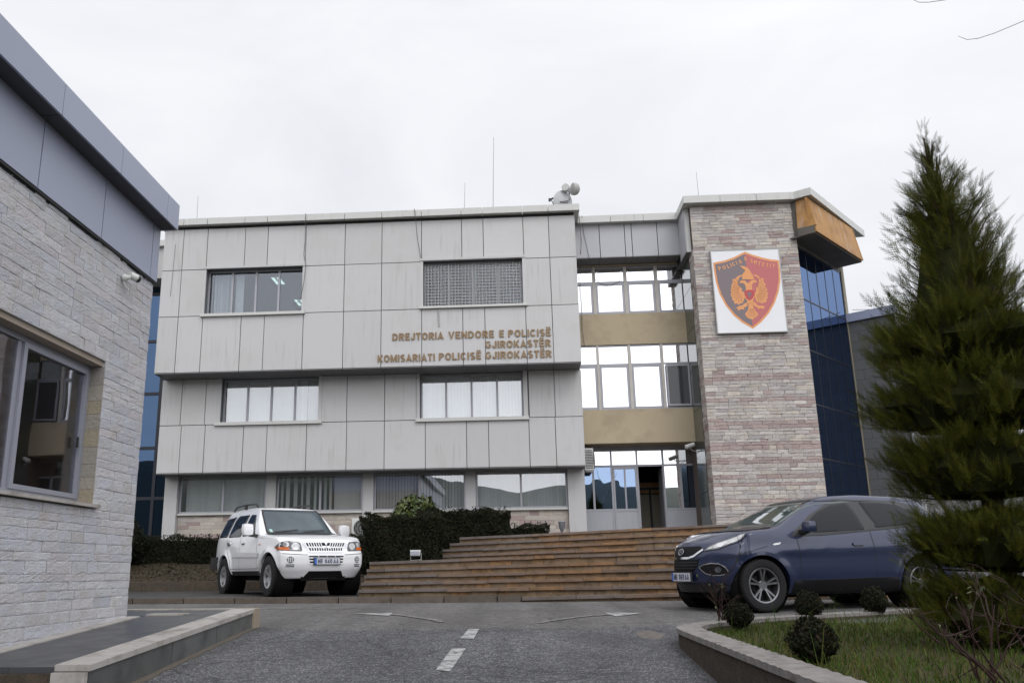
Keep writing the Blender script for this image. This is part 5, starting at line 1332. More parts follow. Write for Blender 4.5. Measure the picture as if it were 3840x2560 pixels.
def smooth_interp(x, xs, ys):
    return np.interp(x, xs, ys)
def car_shell(S):
    """closed body skin laid out as a warped box: nx stations along, top columns, side rows"""
    xr, xf = S['x0'], S['x1']
    e = np.array([0,.012,.03,.055,.09,.13])
    L = xf - xr
    xs = np.concatenate([xr + e*L, np.linspace(xr+.16*L, xf-.16*L, S.get('nx', 62)), xf - e[::-1]*L])
    nt, nv = 14, 18
    T = np.linspace(-1, 1, nt+1); V = np.linspace(0, 1, nv+1)
    def smoothprof(key, w=.05):
        px, pz = zip(*S[key])
        g = np.linspace(-w, w, 7)
        return lambda x: np.mean([np.interp(x+d, px, pz) for d in g], axis=0)
    top, bot, wid, belt = smoothprof('top', S.get('soft', .05)), smoothprof('bottom'), smoothprof('width', .12), smoothprof('belt', .1)
    def half(x, z):
        w = wid(x); b = belt(x)
        w = w - .5*S['barrel']*max(0, abs(z-S['zmid'])-.05)**2
        if z > b: w = w - S['tumble']*(z-b) - S.get('tumble2', .06)*(z-b)**2
        if z < S['sill']: w -= .30*(S['sill']-z)
        for cx in S['wheels']:
            r = math.hypot(x-cx, z-S['axle_z'])
            if z < S['flare_top']: w += S['flare']*math.exp(-(max(0, r-S['arch'])/.075)**2)*min(1, max(0,(S['flare_top']-z)/.12))
        cr = S.get('crease')
        if cr: w += cr[2]*math.exp(-((z-(cr[0]+cr[1]*x))/.05)**2)
        return w
    def cr_top(x): return S['crown']
    verts, idx = [], {}
    def warp(x, y, z, w):
        sF = np.clip((x-(xf-S['nose_l']))/S['nose_l'], 0, 1); sF = sF*sF*(3-2*sF)
        sR = np.clip(((xr+S['tail_l'])-x)/S['tail_l'], 0, 1); sR = sR*sR*(3-2*sR)
        q = abs(y)/max(w, .1)
        x = x + sF*(np.interp(z, *zip(*S['nose'])) - S['nose_round']*q**S.get('nose_pow', 2.6)) + sR*(np.interp(z, *zip(*S['tail'])) + S['tail_round']*q**3)
        return (float(x), float(y), float(z))
    def put(i, a, b):          # a: column index 0..nt, b: row index 0..nv, on the box surface at station i
        k = (i, a, b)
        if k in idx: return idx[k]
        x = xs[i]; zt, zb = top(x), bot(x)
        z = zb + (zt-zb)*V[b]; w = half(x, z)
        y = T[a]*w
        if b == nv: z = zt + S['crown']*(1-T[a]**2)*min(1, w)
        elif a not in (0, nt): pass
        idx[k] = len(verts); verts.append(warp(x, y, z, w)); return idx[k]
    F = []
    n = len(xs)
    for i in range(n-1):
        for a in range(nt):
            F.append((put(i,a,nv), put(i,a+1,nv), put(i+1,a+1,nv), put(i+1,a,nv))[::-1])
            F.append((put(i,a,0), put(i,a+1,0), put(i+1,a+1,0), put(i+1,a,0)))
        for b in range(nv):
            F.append((put(i,nt,b), put(i,nt,b+1), put(i+1,nt,b+1), put(i+1,nt,b)))
            F.append((put(i,0,b), put(i,0,b+1), put(i+1,0,b+1), put(i+1,0,b))[::-1])
    for a in range(nt):
        for b in range(nv):
            F.append((put(n-1,a,b), put(n-1,a+1,b), put(n-1,a+1,b+1), put(n-1,a,b+1)))
            F.append((put(0,a,b), put(0,a+1,b), put(0,a+1,b+1), put(0,a,b+1))[::-1])
    return verts, F
def carve(verts, faces, S, sub=1):
    """subdivide the skin and cut the wheel arches; returns a finished mesh"""
    me = bpy.data.meshes.new('tmp'); me.from_pydata(verts, [], faces); me.update()
    bm = bmesh.new(); bm.from_mesh(me); bmesh.ops.recalc_face_normals(bm, faces=bm.faces); bm.to_mesh(me); bm.free()
    ob = bpy.data.objects.new('tmp', me); COL.objects.link(ob)
    ss = ob.modifiers.new('s', 'SUBSURF'); ss.levels = sub; ss.render_levels = sub
    cutters = []
    for cx in S['wheels']:
        mb = MB(); mb.lathe([(.001,-1.3),(S['arch'],-1.3),(S['arch'],1.3),(.001,1.3)], (cx,0,S['axle_z']), (0,1,0), 56)
        for sgn in (1,):
            cm = bpy.data.meshes.new('cut'); cm.from_pydata(mb.v, [], mb.f)
            b2 = bmesh.new(); b2.from_mesh(cm); bmesh.ops.remove_doubles(b2, verts=b2.verts, dist=.0005); bmesh.ops.holes_fill(b2, edges=b2.edges); bmesh.ops.recalc_face_normals(b2, faces=b2.faces); b2.to_mesh(cm); b2.free()
            co = bpy.data.objects.new('cut', cm); COL.objects.link(co); cutters.append(co)
            bo = ob.modifiers.new('b', 'BOOLEAN'); bo.operation = 'DIFFERENCE'; bo.solver = 'EXACT'; bo.object = co
    dg = bpy.context.evaluated_depsgraph_get(); dg.update()
    out = bpy.data.meshes.new_from_object(ob.evaluated_get(dg))
    for o in [ob]+cutters:
        d_ = o.data; bpy.data.objects.remove(o); bpy.data.meshes.remove(d_)
    out.shade_smooth(); out.set_sharp_from_angle(angle=R(40))
    return out
def chaikin(p, n=1, rad=.045):
    """round the corners of an outline by a small radius, keeping its edges"""
    out = []; P = [np.array(q, float) for q in p]; N = len(P)
    for i in range(N):
        a, b, c = P[i-1], P[i], P[(i+1)%N]
        u, v = a-b, c-b; lu, lv = np.linalg.norm(u), np.linalg.norm(v)
        k = min(rad*n, lu*.45, lv*.45); p0, p1 = b+u/lu*k, b+v/lv*k
        out += [p0*(1-t)**2 + b*2*t*(1-t) + p1*t*t for t in (0,.33,.67,1)]
    return out
class Car:
    def __init__(s, o, mesh): 
        s.o = o; s.bvh = BVHTree.FromPolygons([v.co[:] for v in mesh.vertices], [tuple(p.vertices) for p in mesh.polygons])
    def hit(s, u, v, axis):
        if axis == 'front': org, d = Vector((4, u, v)), Vector((-1,0,0))
        elif axis == 'rear': org, d = Vector((-9, u, v)), Vector((1,0,0))
        elif axis == 'left': org, d = Vector((u, 4, v)), Vector((0,-1,0))
        elif axis == 'right': org, d = Vector((u, -4, v)), Vector((0,1,0))
        else: org, d = Vector((u, v, 5)), Vector((0,0,-1))
        p, nrm, i, t = s.bvh.ray_cast(org, d)
        if p is None: return None, -d
        if nrm.dot(d) > 0: nrm = -nrm
        return p, nrm
    def patch(s, name, poly, axis, m, off=.005, parent=None, soft=0, step=.045, label=None, cols=None):
        p = chaikin(poly, soft) if soft else [np.array(q, float) for q in poly]
        out = []
        for i in range(len(p)):
            a, b = p[i], p[(i+1)%len(p)]; n = max(1, int(np.linalg.norm(b-a)/step))
            out += [a+(b-a)*k/n for k in range(n)]
        c = np.mean(out, axis=0); mb = MB(); vs = []; n = len(out)
        rings = [(1.0,-.012),(1.0,off*.6),(.985,off),(.8,off),(.6,off),(.4,off),(.2,off)]
        for f, o_ in rings:
            for q in out:
                u, v = c+(q-c)*f; h, nr = s.hit(u, v, axis)
                if h is None: h = Vector(vs[-1]) if vs else Vector((0,0,0)); vs.append(h)
                else: vs.append(h + nr*o_)
        h, nr = s.hit(*c, axis); vs.append((h if h is not None else Vector(vs[-1])) + nr*off)
        fs = []
        for r_ in range(len(rings)-1):
            for k in range(n): fs.append((r_*n+k, r_*n+(k+1)%n, (r_+1)*n+(k+1)%n, (r_+1)*n+k))
        for k in range(n): fs.append(((len(rings)-1)*n+k, (len(rings)-1)*n+(k+1)%n, len(vs)-1))
        mb.add(vs, fs)
        me = bpy.data.meshes.new(name); me.from_pydata(mb.v, [], mb.f)
        bm = bmesh.new(); bm.from_mesh(me); bmesh.ops.recalc_face_normals(bm, faces=bm.faces)
        ref = nr; f0 = max(bm.faces, key=lambda f: f.calc_area())
        if sum((f.normal.dot(ref)*f.calc_area() for f in bm.faces)) < 0: bmesh.ops.reverse_faces(bm, faces=bm.faces)
        bm.to_mesh(me); bm.free()
        me.shade_smooth(); me.set_sharp_from_angle(angle=R(50))
        o = link(name, me, m, parent or s.o)
        if label: o['label'] = label
        return o
    def strip(s, mb, pts, axis, w, off=.003, lift=None):
        """narrow band following the skin along pts"""
        P_ = []
        for i in range(len(pts)-1):
            a, b = np.array(pts[i], float), np.array(pts[i+1], float); n = max(1, int(np.linalg.norm(b-a)/.04))
            P_ += [a+(b-a)*k/n for k in range(n)]
        P_.append(np.array(pts[-1], float))
        vs = []
        for i, q in enumerate(P_):
            t = P_[min(i+1,len(P_)-1)] - P_[max(i-1,0)]; t = t/max(1e-9, np.linalg.norm(t)); nn = np.array([-t[1], t[0]])*w/2
            for r_ in (q-nn, q+nn):
                h, nr = s.hit(*r_, axis); h = h if h is not None else Vector(vs[-2]) if len(vs) > 1 else Vector((0,0,0)); vs.append(h+nr*off)
        fs = [(2*i,2*i+1,2*i+3,2*i+2) for i in range(len(P_)-1)]
        mb.add(vs, fs); return mb
def wheel(car, x, y, z, r, w, rimr, side, spokes, rm, steer=0.0, style='single', name='wheel'):
    """wheel at hub x,y,z ; side = +1 outer face towards +y"""
    h = bpy.data.objects.new(name, None); COL.objects.link(h); h.parent = car; h.location = (x,y,z); h.rotation_euler = (0,0,steer)
    mb = MB(); a = w/2; s = side
    prof = [(rimr,-a*.75),(rimr+.012,-a*.9),(r*.86,-a),(r*.95,-a*.93),(r*.988,-a*.75),(r,-a*.5)]
    prof = prof + [(r_, -h_) for r_, h_ in prof[::-1]]
    mb.lathe(prof, (0,0,0), (0,1,0), 48)
    k = 0
    for i in range(44):                        # tread blocks
        an = 2*math.pi*i/44
        for off in (-.62,-.2,.2,.62):
            aa = an + (.07 if off > 0 else 0)
            c0, s0, c1, s1 = math.cos(aa), math.sin(aa), math.cos(aa+.095), math.sin(aa+.095)
            r0, r1 = r-.012, r+.005
            if abs(off) > .5: r0 -= .01; r1 -= .005
            y0, y1 = (off-.17)*a, (off+.17)*a
            mb.hexa([(c0*r0,y0,s0*r0),(c1*r0,y0,s1*r0),(c1*r0,y1,s1*r0),(c0*r0,y1,s0*r0),(c0*r1,y0,s0*r1),(c1*r1,y0,s1*r1),(c1*r1,y1,s1*r1),(c0*r1,y1,s0*r1)])
    build('tyre', mb, M['tyre'], h, local=True, smooth=True)
    mb = MB(); ax = (0, s, 0)
    mb.lathe([(rimr+.004,a*.78),(rimr-.004,a*.84),(rimr-.022,a*.80),(rimr-.03,a*.3),(rimr-.035,-a*.6)], (0,0,0), ax, 44)
    mb.lathe([(.001,a*.55),(.062,a*.55),(.068,a*.50),(.068,a*.2),(.001,a*.2)], (0,0,0), ax, 20)
    for i in range(spokes):
        an = 2*math.pi*i/spokes + math.pi/2
        pairs = [(-.0,.0)] if style == 'single' else [(-.16,-.30),(.16,.30)]
        for d0, d1 in pairs:
            A0, A1 = an+d0*.6, an+d1*.55
            wd0, wd1 = (.030, .044) if style == 'single' else (.014, .018)
            p0 = np.array([math.cos(A0), math.sin(A0)])*.05; p1 = np.array([math.cos(A1), math.sin(A1)])*(rimr-.012)
            t = (p1-p0)/np.linalg.norm(p1-p0); nn = np.array([-t[1], t[0]])
            y0, y1 = s*a*.56, s*a*.74; yb0, yb1 = s*a*.25, s*a*.45
            P = lambda q, yy: (q[0], yy, q[1])
            mb.hexa([P(p0-nn*wd0,yb0),P(p0+nn*wd0,yb0),P(p1+nn*wd1,yb1),P(p1-nn*wd1,yb1),P(p0-nn*wd0*.7,y0),P(p0+nn*wd0*.7,y0),P(p1+nn*wd1*.75,y1),P(p1-nn*wd1*.75,y1)])
    build('rim', mb, M[rm], h, local=True, smooth=True)
    mb = MB(); mb.lathe([(.001,-a*.1),(rimr-.03,-a*.1),(rimr-.03,-a*.2),(.001,-a*.2)], (0,0,0), ax, 30); mb.lathe([(.06,a*.05),(rimr*.62,a*.05),(rimr*.62,-.02),(.06,-.02)], (0,0,0), ax, 30)
    build('brake_disc', mb, M['grille_dark'], h, local=True)
    return h
def licence_plate(C, o, xc, yc, zc, s_left, s_mid, s_right, nx=(1,0,0), w=.52, h=.115):
    mb = MB(); n = Vector(nx).normalized(); e = Vector((0,0,1)).cross(n).normalized(); up = Vector((0,0,1))
    c = Vector((xc,yc,zc))
    def P(u, v, d): return c + e*u + up*v + n*d
    def bx(mb, u0,u1,v0,v1,d0,d1): mb.hexa([P(u0,v0,d0),P(u1,v0,d0),P(u1,v0,d1),P(u0,v0,d1),P(u0,v1,d0),P(u1,v1,d0),P(u1,v1,d1),P(u0,v1,d1)])
    bx(mb, -w/2-.012, w/2+.012, -h/2-.012, h/2+.012, -.03, .0)
    pl = build('licence_plate', mb, M['black'], o, local=True)
    mb = MB(); bx(mb, -w/2, w/2, -h/2, h/2, .0, .004); build('plate_face', mb, M['plate'], pl, local=True)
    mb = MB(); bx(mb, -w/2, -w/2+.045, -h/2, h/2, .0042, .006); build('blue_band', mb, M['plate_blue'], pl, local=True)
    mb = MB()
    pl_ = lambda x, d, z: P(x, z, .0045+d)
    stroke_text(mb, s_left, pl_, -w/2+.065, -w/2+.16, -h*.36, h*.72, .002)
    stroke_text(mb, s_mid, pl_, -w/2+.21, -w/2+.36, -h*.36, h*.72, .002)
    stroke_text(mb, s_right, pl_, -w/2+.385, -w/2+.49, -h*.36, h*.72, .002)
    build('plate_letters', mb, M['ink'], pl, local=True)
    return pl
def mesh_local(name, mb, m, parent, smooth=False): return build(name, mb, m, parent, local=True, smooth=smooth)
def mirror(o, x, y, z, side, m, w=.20, h=.23, d=.13, rnd=2):
    """door mirror: rounded shell on a short arm; side=+1 left"""
    vs, fs = [], []
    me = bpy.data.meshes.new('tmp'); bm = bmesh.new(); bmesh.ops.create_cube(bm, size=1.0)
    for v in bm.verts:
        v.co.x *= d*(1.0 if v.co.z < 0 else .9); v.co.y *= w; v.co.z *= h
        if v.co.x > 0: v.co.y *= .86; v.co.z *= .86
    bmesh.ops.subdivide_edges(bm, edges=bm.edges, cuts=2, use_grid_fill=True)
    for v in bm.verts:
        q = Vector((v.co.x/d*2, v.co.y/w*2, v.co.z/h*2)); L = max(abs(q.x),abs(q.y),abs(q.z)); 
        if q.length > 0: f = (L/q.length)**.42; v.co *= f
    bm.to_mesh(me); bm.free()
    V = [Vector(v.co) + Vector((x, y+side*w*.5, z+h*.45)) for v in me.vertices]; F = [tuple(p.vertices) for p in me.polygons]
    bpy.data.meshes.remove(me)
    mb = MB(); mb.add(V, F); mi = build('door_mirror', mb, m, o, local=True, smooth=True)
    mb = MB(); mb.hexa([(x-.05,y-side*.09,z-.03),(x+.05,y-side*.09,z-.03),(x+.04,y+side*w*.35,z-.01),(x-.04,y+side*w*.35,z-.01),
                        (x-.05,y-side*.09,z+.03),(x+.05,y-side*.09,z+.03),(x+.04,y+side*w*.35,z+.05),(x-.04,y+side*w*.35,z+.05)]); build('mirror_arm', mb, M['black'], mi, local=True)
    mb = MB(); mb.box(x-d*.5-.004, x-d*.5+.004, y+side*w*.5-w*.36, y+side*w*.5+w*.36, z+h*.45-h*.34, z+h*.45+h*.34); build('mirror_glass', mb, M['car_glass'], mi, local=True)
    return mi
def wells(o, S, yin, yout):
    for cx in S['wheels']:
        for sg in (1,-1):
            mb = MB(); mb.lathe([(.001,yin),(S['arch']-.006,yin),(S['arch']-.006,yout)], (cx,0,S['axle_z']), (0,sg,0), 40)
            mesh_local('wheel_well', mb, M['well'], o)

# ---- white off-roader on the pavement
fw = np.array([.5827,-.8127]); rt = np.array([fw[1], -fw[0]])
hub = np.array([-4.95,17.6]); org = hub - rt*.90
SUVS = 1.035
WS = root('white_suv', (org[0], org[1], .165), 'white boxy off-road car parked on the pavement beside the steps', 'car', None, math.atan2(fw[1], fw[0]))
S = dict(x0=-3.62, x1=.70, nx=66, axle_z=.385, wheels=(0,-2.78), arch=.455, flare=.035, flare_top=1.0, barrel=.28, zmid=.78, sill=.56,
  tumble=.16, tumble2=.12, crown=.035, nose_l=.42, tail_l=.35, nose_round=.20, tail_round=.10, soft=.05, nose_pow=2.8,
  top=[(-3.7,1.70),(-3.62,1.735),(-3.3,1.785),(-2.6,1.81),(-1.9,1.80),(-1.45,1.765),(-1.28,1.73),(-.66,1.215),(-.56,1.185),(-.2,1.165),(.2,1.13),(.48,1.085),(.60,1.06),(.70,1.03)],
  bottom=[(-3.7,.54),(-3.3,.46),(-2.3,.40),(-.5,.40),(.30,.36),(.7,.335)],
  width=[(-3.7,.84),(-3.3,.875),(-2.4,.885),(-.6,.885),(.2,.875),(.7,.845)],
  belt=[(-3.7,1.16),(-.5,1.10),(.7,1.30)],
  nose=[(.30,-.10),(.40,-.045),(.50,.015),(.60,.045),(.78,.05),(.83,.02),(.86,-.015),(1.0,-.03),(1.06,-.06),(1.2,-.08)],
  tail=[(.4,.03),(.6,-.02),(.8,-.02),(1.1,.0),(1.7,.18),(1.8,.22)])
v_, f_ = car_shell(S)
me = carve(v_, f_, S); me.name = 'body'
body = link('body', me, M['paint_white'], WS)
C = Car(WS, me)
wells(WS, S, .52, .86)
C.patch('windscreen', [(-.70,1.225),(.70,1.225),(.635,1.60),(.60,1.705),(-.60,1.705),(-.635,1.60)], 'front', M['screen_white'], .006)
ws_ = MB()
C.strip(ws_, [(-.715,1.21),(.715,1.21)], 'front', .05, .010)
C.strip(ws_, [(.70,1.22),(.635,1.62),(.60,1.712)], 'front', .035, .009); C.strip(ws_, [(-.70,1.22),(-.635,1.62),(-.60,1.712)], 'front', .035, .009)
C.strip(ws_, [(-.61,1.712),(.61,1.712)], 'front', .022, .009)
mesh_local('windscreen_seal', ws_, M['black'], WS)
for y0 in (-.55, .05):
    mb = MB(); C.strip(mb, [(y0,1.235),(y0+.30,1.262),(y0+.52,1.285)], 'front', .018, .022); mesh_local('wiper', mb, M['black'], WS)
mb = MB(); C.strip(mb, [(-.635,1.27),(-.575,1.27)], 'front', .06, .009); mesh_local('sticker', mb, mat('pale_green_sticker',(.35,.52,.47),.5), WS)
mb = MB(); mb.box(-1.16,-1.13,-.11,.11,1.615,1.665); 
for side in ('right','left'):
    C.patch('side_window', [(-.93,1.20),(-1.36,1.625),(-1.70,1.645),(-1.73,1.185)], side, M['car_glass'], .005, soft=1)
    C.patch('side_window', [(-1.82,1.185),(-1.79,1.65),(-2.50,1.66),(-2.60,1.60),(-2.66,1.20)], side, M['car_glass'], .005, soft=1)
    C.patch('quarter_window', [(-2.74,1.21),(-2.66,1.655),(-3.26,1.635),(-3.34,1.59),(-3.45,1.26),(-3.40,1.22)], side, M['car_glass'], .005, soft=1)
    mb = MB()
    for ln in ([(-.72,1.12),(-.70,.62),(-.62,.52)], [(-1.775,1.18),(-1.79,.50)], [(-2.72,1.19),(-2.66,.98),(-2.36,.70),(-2.30,.50)], [(-.66,.535),(-2.32,.535)]):
        C.strip(mb, ln, side, .010, .0025)
    mesh_local('door_seam', mb, mat('seam_grey',(.10,.10,.11),.7) if 'seam_grey' not in bpy.data.materials else bpy.data.materials['seam_grey'], WS)
    mb = MB(); C.strip(mb, [(-.62,.80),(-2.25,.83)], side, .10, .016); mesh_local('side_moulding', mb, M['paint_white'], WS, True)
    for hx in (-1.58, -2.52):
        o_ = C.patch('door_handle', [(hx-.085,1.035),(hx+.085,1.035),(hx+.085,1.095),(hx-.085,1.095)], side, M['chrome'], .016, soft=1)
        C.patch('recess', [(hx-.06,1.02),(hx+.06,1.02),(hx+.06,1.045),(hx-.06,1.045)], side, M['black'], .018, o_)
    mb = MB(); C.strip(mb, [(-.55,.46),(-2.25,.46)], side, .07, .02); mesh_local('sill_step', mb, M['black'], WS)
    sg = -1 if side == 'right' else 1
    C.patch('side_repeater', [(-.60,.98),(-.52,.98),(-.52,1.01),(-.60,1.01)], side, M['amber'], .006)
    mirror(WS, -.80, sg*.93, 1.17, sg, M['paint_white'], .25, .27, .15)
    mb = MB(); y = sg*.60
    pts = [(-1.55,y,1.80),(-1.68,y,1.865),(-2.3,y,1.89),(-2.95,y,1.875),(-3.12,y,1.80)]
    mb.tube(pts, .020, 8); mb.box(-2.38,-2.28,y-.02,y+.02,1.79,1.89); mesh_local('roof_rail', mb, M['black'], WS, True)
    # lamps, fog lamps and slots of the nose
    hl = C.patch('headlight', [(sg*.455,.835),(sg*.85,.855),(sg*.875,.93),(sg*.835,1.015),(sg*.70,1.03),(sg*.50,1.015)], 'front', M['lamp_dark'], .008, soft=1)
    C.patch('lamp_bowl', [(sg*(.58+.075*math.cos(a)), .93+.068*math.sin(a)) for a in np.linspace(0,2*math.pi,15)[:-1]], 'front', M['lamp_clear'], .012, hl)
    C.patch('lamp_bowl', [(sg*(.745+.055*math.cos(a)), .965+.05*math.sin(a)) for a in np.linspace(0,2*math.pi,13)[:-1]], 'front', M['lamp_clear'], .012, hl)
    C.patch('turn_signal', [(sg*.69,.852),(sg*.855,.862),(sg*.87,.925),(sg*.70,.915)], 'front', M['amber'], .014, hl)
    fo = C.patch('fog_lamp', [(sg*(.685+.062*math.cos(a)), .685+.062*math.sin(a)) for a in np.linspace(0,2*math.pi,17)[:-1]], 'front', M['lamp_dark'], .006)
    mb = MB()
    for k in (-.035,0,.035): C.strip(mb, [(sg*(.685-.05),.685+k),(sg*(.685+.05),.685+k)], 'front', .008, .011); C.strip(mb, [(sg*(.685+k),.64),(sg*(.685+k),.73)], 'front', .008, .0115)
    mesh_local('guard', mb, M['paint_white'], fo)
    mb = MB()
    for z in (.565,.595): C.strip(mb, [(sg*.615,z),(sg*.755,z)], 'front', .014, .006)
    mesh_local('bumper_slot', mb, M['black'], WS)
# grille with slanted bars and the three-diamond badge
gr = C.patch('grille', [(-.415,1.0),(.415,1.0),(.37,.905),(.325,.835),(-.325,.835),(-.37,.905)], 'front', M['grille_dark'], .007)
gf = MB()
C.strip(gf, [(-.43,1.012),(.43,1.012)], 'front', .035, .014); C.strip(gf, [(-.34,.823),(.34,.823)], 'front', .03, .014)
C.strip(gf, [(.43,1.015),(.335,.823)], 'front', .035, .0145); C.strip(gf, [(-.43,1.015),(-.335,.823)], 'front', .035, .0145)
C.strip(gf, [(-.37,.912),(.37,.912)], 'front', .032, .015)
for k in range(6):
    C.strip(gf, [(-.355+k*.05,.995),(-.325+k*.05,.925)], 'front', .019, .0135); C.strip(gf, [(.355-k*.05,.995),(.325-k*.05,.925)], 'front', .019, .0135)
for k in range(13): C.strip(gf, [(-.30+k*.05,.90),(-.29+k*.0485,.838)], 'front', .017, .0135)
mesh_local('grille_bars', gf, M['paint_white'], gr)
bd = MB()
def rhomb(cy, cz, an, L=.052, W=.030):
    t = np.array([math.cos(an), math.sin(an)]); nn = np.array([-t[1], t[0]])
    c = np.array([cy, cz]) + t*L
    P4 = [c-t*L, c+nn*W, c+t*L, c-nn*W]; vs = []
    for q in P4:
        h_, nr = C.hit(q[0], q[1], 'front'); vs.append(h_ + nr*.026)
    bd.add(vs, [(0,1,2,3),(3,2,1,0)])
for an in (90, 210, 330): rhomb(0, .938, R(an))
mesh_local('badge', bd, M['chrome'], gr)
# intake bars in the bumper
it = C.patch('lower_intake', [(-.355,.755),(.355,.755),(.33,.60),(-.33,.60)], 'front', M['grille_dark'], .006)
mb = MB()
for z in (.718, .665, .612): C.strip(mb, [(-.35,z),(.35,z)], 'front', .024, .012)
for y in (-.17,0,.17): C.strip(mb, [(y,.755),(y,.72)], 'front', .012, .012)
mesh_local('intake_bar', mb, M['paint_white'], it)
licence_plate(C, WS, C.hit(0,.655,'front')[0].x+.028, .0, .655, 'MB', '040', 'AA')
mb = MB(); C.strip(mb, [(-.84,.80),(-.45,.775),(-.38,.775)], 'front', .012, .004); C.strip(mb, [(.84,.80),(.45,.775),(.38,.775)], 'front', .012, .004)
mesh_local('bumper_seam', mb, bpy.data.materials['seam_grey'], WS)
C.patch('skid_opening', [(-.33,.475),(.33,.475),(.42,.35),(-.42,.35)], 'front', M['grille_dark'], .008)
mb = MB(); mb.box(-3.2,.45,-.62,.62,.30,.50); mb.box(.30,.60,-.45,.45,.30,.46); mesh_local('underbody', mb, M['well'], WS)
mb = MB(); mb.hexa([(-3.78,-.90,.52),(-3.28,-.90,.52),(-3.28,.90,.52),(-3.78,.90,.52),(-3.78,-.89,.80),(-3.26,-.91,.80),(-3.26,.91,.80),(-3.78,.89,.80)]); mesh_local('rear_bumper', mb, M['black'], WS)
for sg in (1,-1):
    for xa in (-3.18,-.50):
        mb = MB(); mb.box(xa,xa+.03,sg*.62,sg*.865,.20,.52); mesh_local('mud_flap', mb, M['black'], WS)
for x in (0,-2.78):
    for sg in (1,-1): wheel(WS, x, sg*.785, .383, .383, .255, .222, sg, 6, 'rim', steer=0.0)

WS.scale = (SUVS,)*3
# ---- dark blue crossover on the right
fb = np.array([-2.493,-.858]); fb /= np.linalg.norm(fb); lt_ = np.array([-fb[1], fb[0]])
hub = np.array([3.483,13.2]); org = hub - lt_*.885
BS = root('blue_crossover', (org[0], org[1], .015), 'dark blue crossover parked across the drive in front of the stone tower', 'car', None, math.atan2(fb[1], fb[0]))
S = dict(x0=-3.46, x1=.70, nx=66, axle_z=.352, wheels=(0,-2.64), arch=.405, flare=.022, flare_top=.92, barrel=.42, zmid=.70, sill=.42,
  tumble=.30, tumble2=.22, crown=.045, nose_l=.62, tail_l=.6, nose_round=.40, tail_round=.18, soft=.07, nose_pow=1.9, crease=(.80,-.035,.016),
  top=[(-3.5,1.20),(-3.46,1.28),(-3.36,1.42),(-3.1,1.555),(-2.6,1.605),(-1.95,1.625),(-1.45,1.60),(-1.15,1.545),(-.40,1.155),(-.25,1.115),(.1,1.085),(.35,1.045),(.54,.99),(.66,.93),(.74,.87)],
  bottom=[(-3.5,.38),(-3.1,.27),(-2.2,.22),(-.5,.22),(.4,.24),(.85,.27)],
  width=[(-3.5,.78),(-3.1,.86),(-2.3,.89),(-.6,.89),(.2,.87),(.6,.83),(.85,.79)],
  belt=[(-3.5,1.17),(-2.6,1.12),(-1.6,1.045),(-.6,.985),(-.2,1.05),(.85,1.2)],
  nose=[(.2,-.05),(.28,.0),(.42,.05),(.62,.06),(.76,.045),(.86,.015),(.95,-.03),(1.2,-.1)],
  tail=[(.2,.0),(.5,-.08),(.8,-.06),(1.1,.0),(1.6,.2)])
v_, f_ = car_shell(S)
me = carve(v_, f_, S); me.name = 'body'
body = link('body', me, M['paint_blue'], BS)
C = Car(BS, me)
wells(BS, S, .50, .84)
C.patch('windscreen', [(-.70,1.135),(.70,1.135),(.63,1.40),(.58,1.525),(-.58,1.525),(-.63,1.40)], 'front', M['screen_blue'], .006)
mb = MB(); C.strip(mb, [(-.72,1.115),(.72,1.115)], 'front', .05, .010); C.strip(mb, [(-.59,1.537),(.59,1.537)], 'front', .025, .009)
mesh_local('windscreen_seal', mb, M['black'], BS)
for y0 in (-.5,.1):
    mb = MB(); C.strip(mb, [(y0,1.15),(y0+.28,1.165),(y0+.5,1.185)], 'front', .016, .02); mesh_local('wiper', mb, M['black'], BS)
seam = mat('dark_seam',(.006,.007,.012),.6)
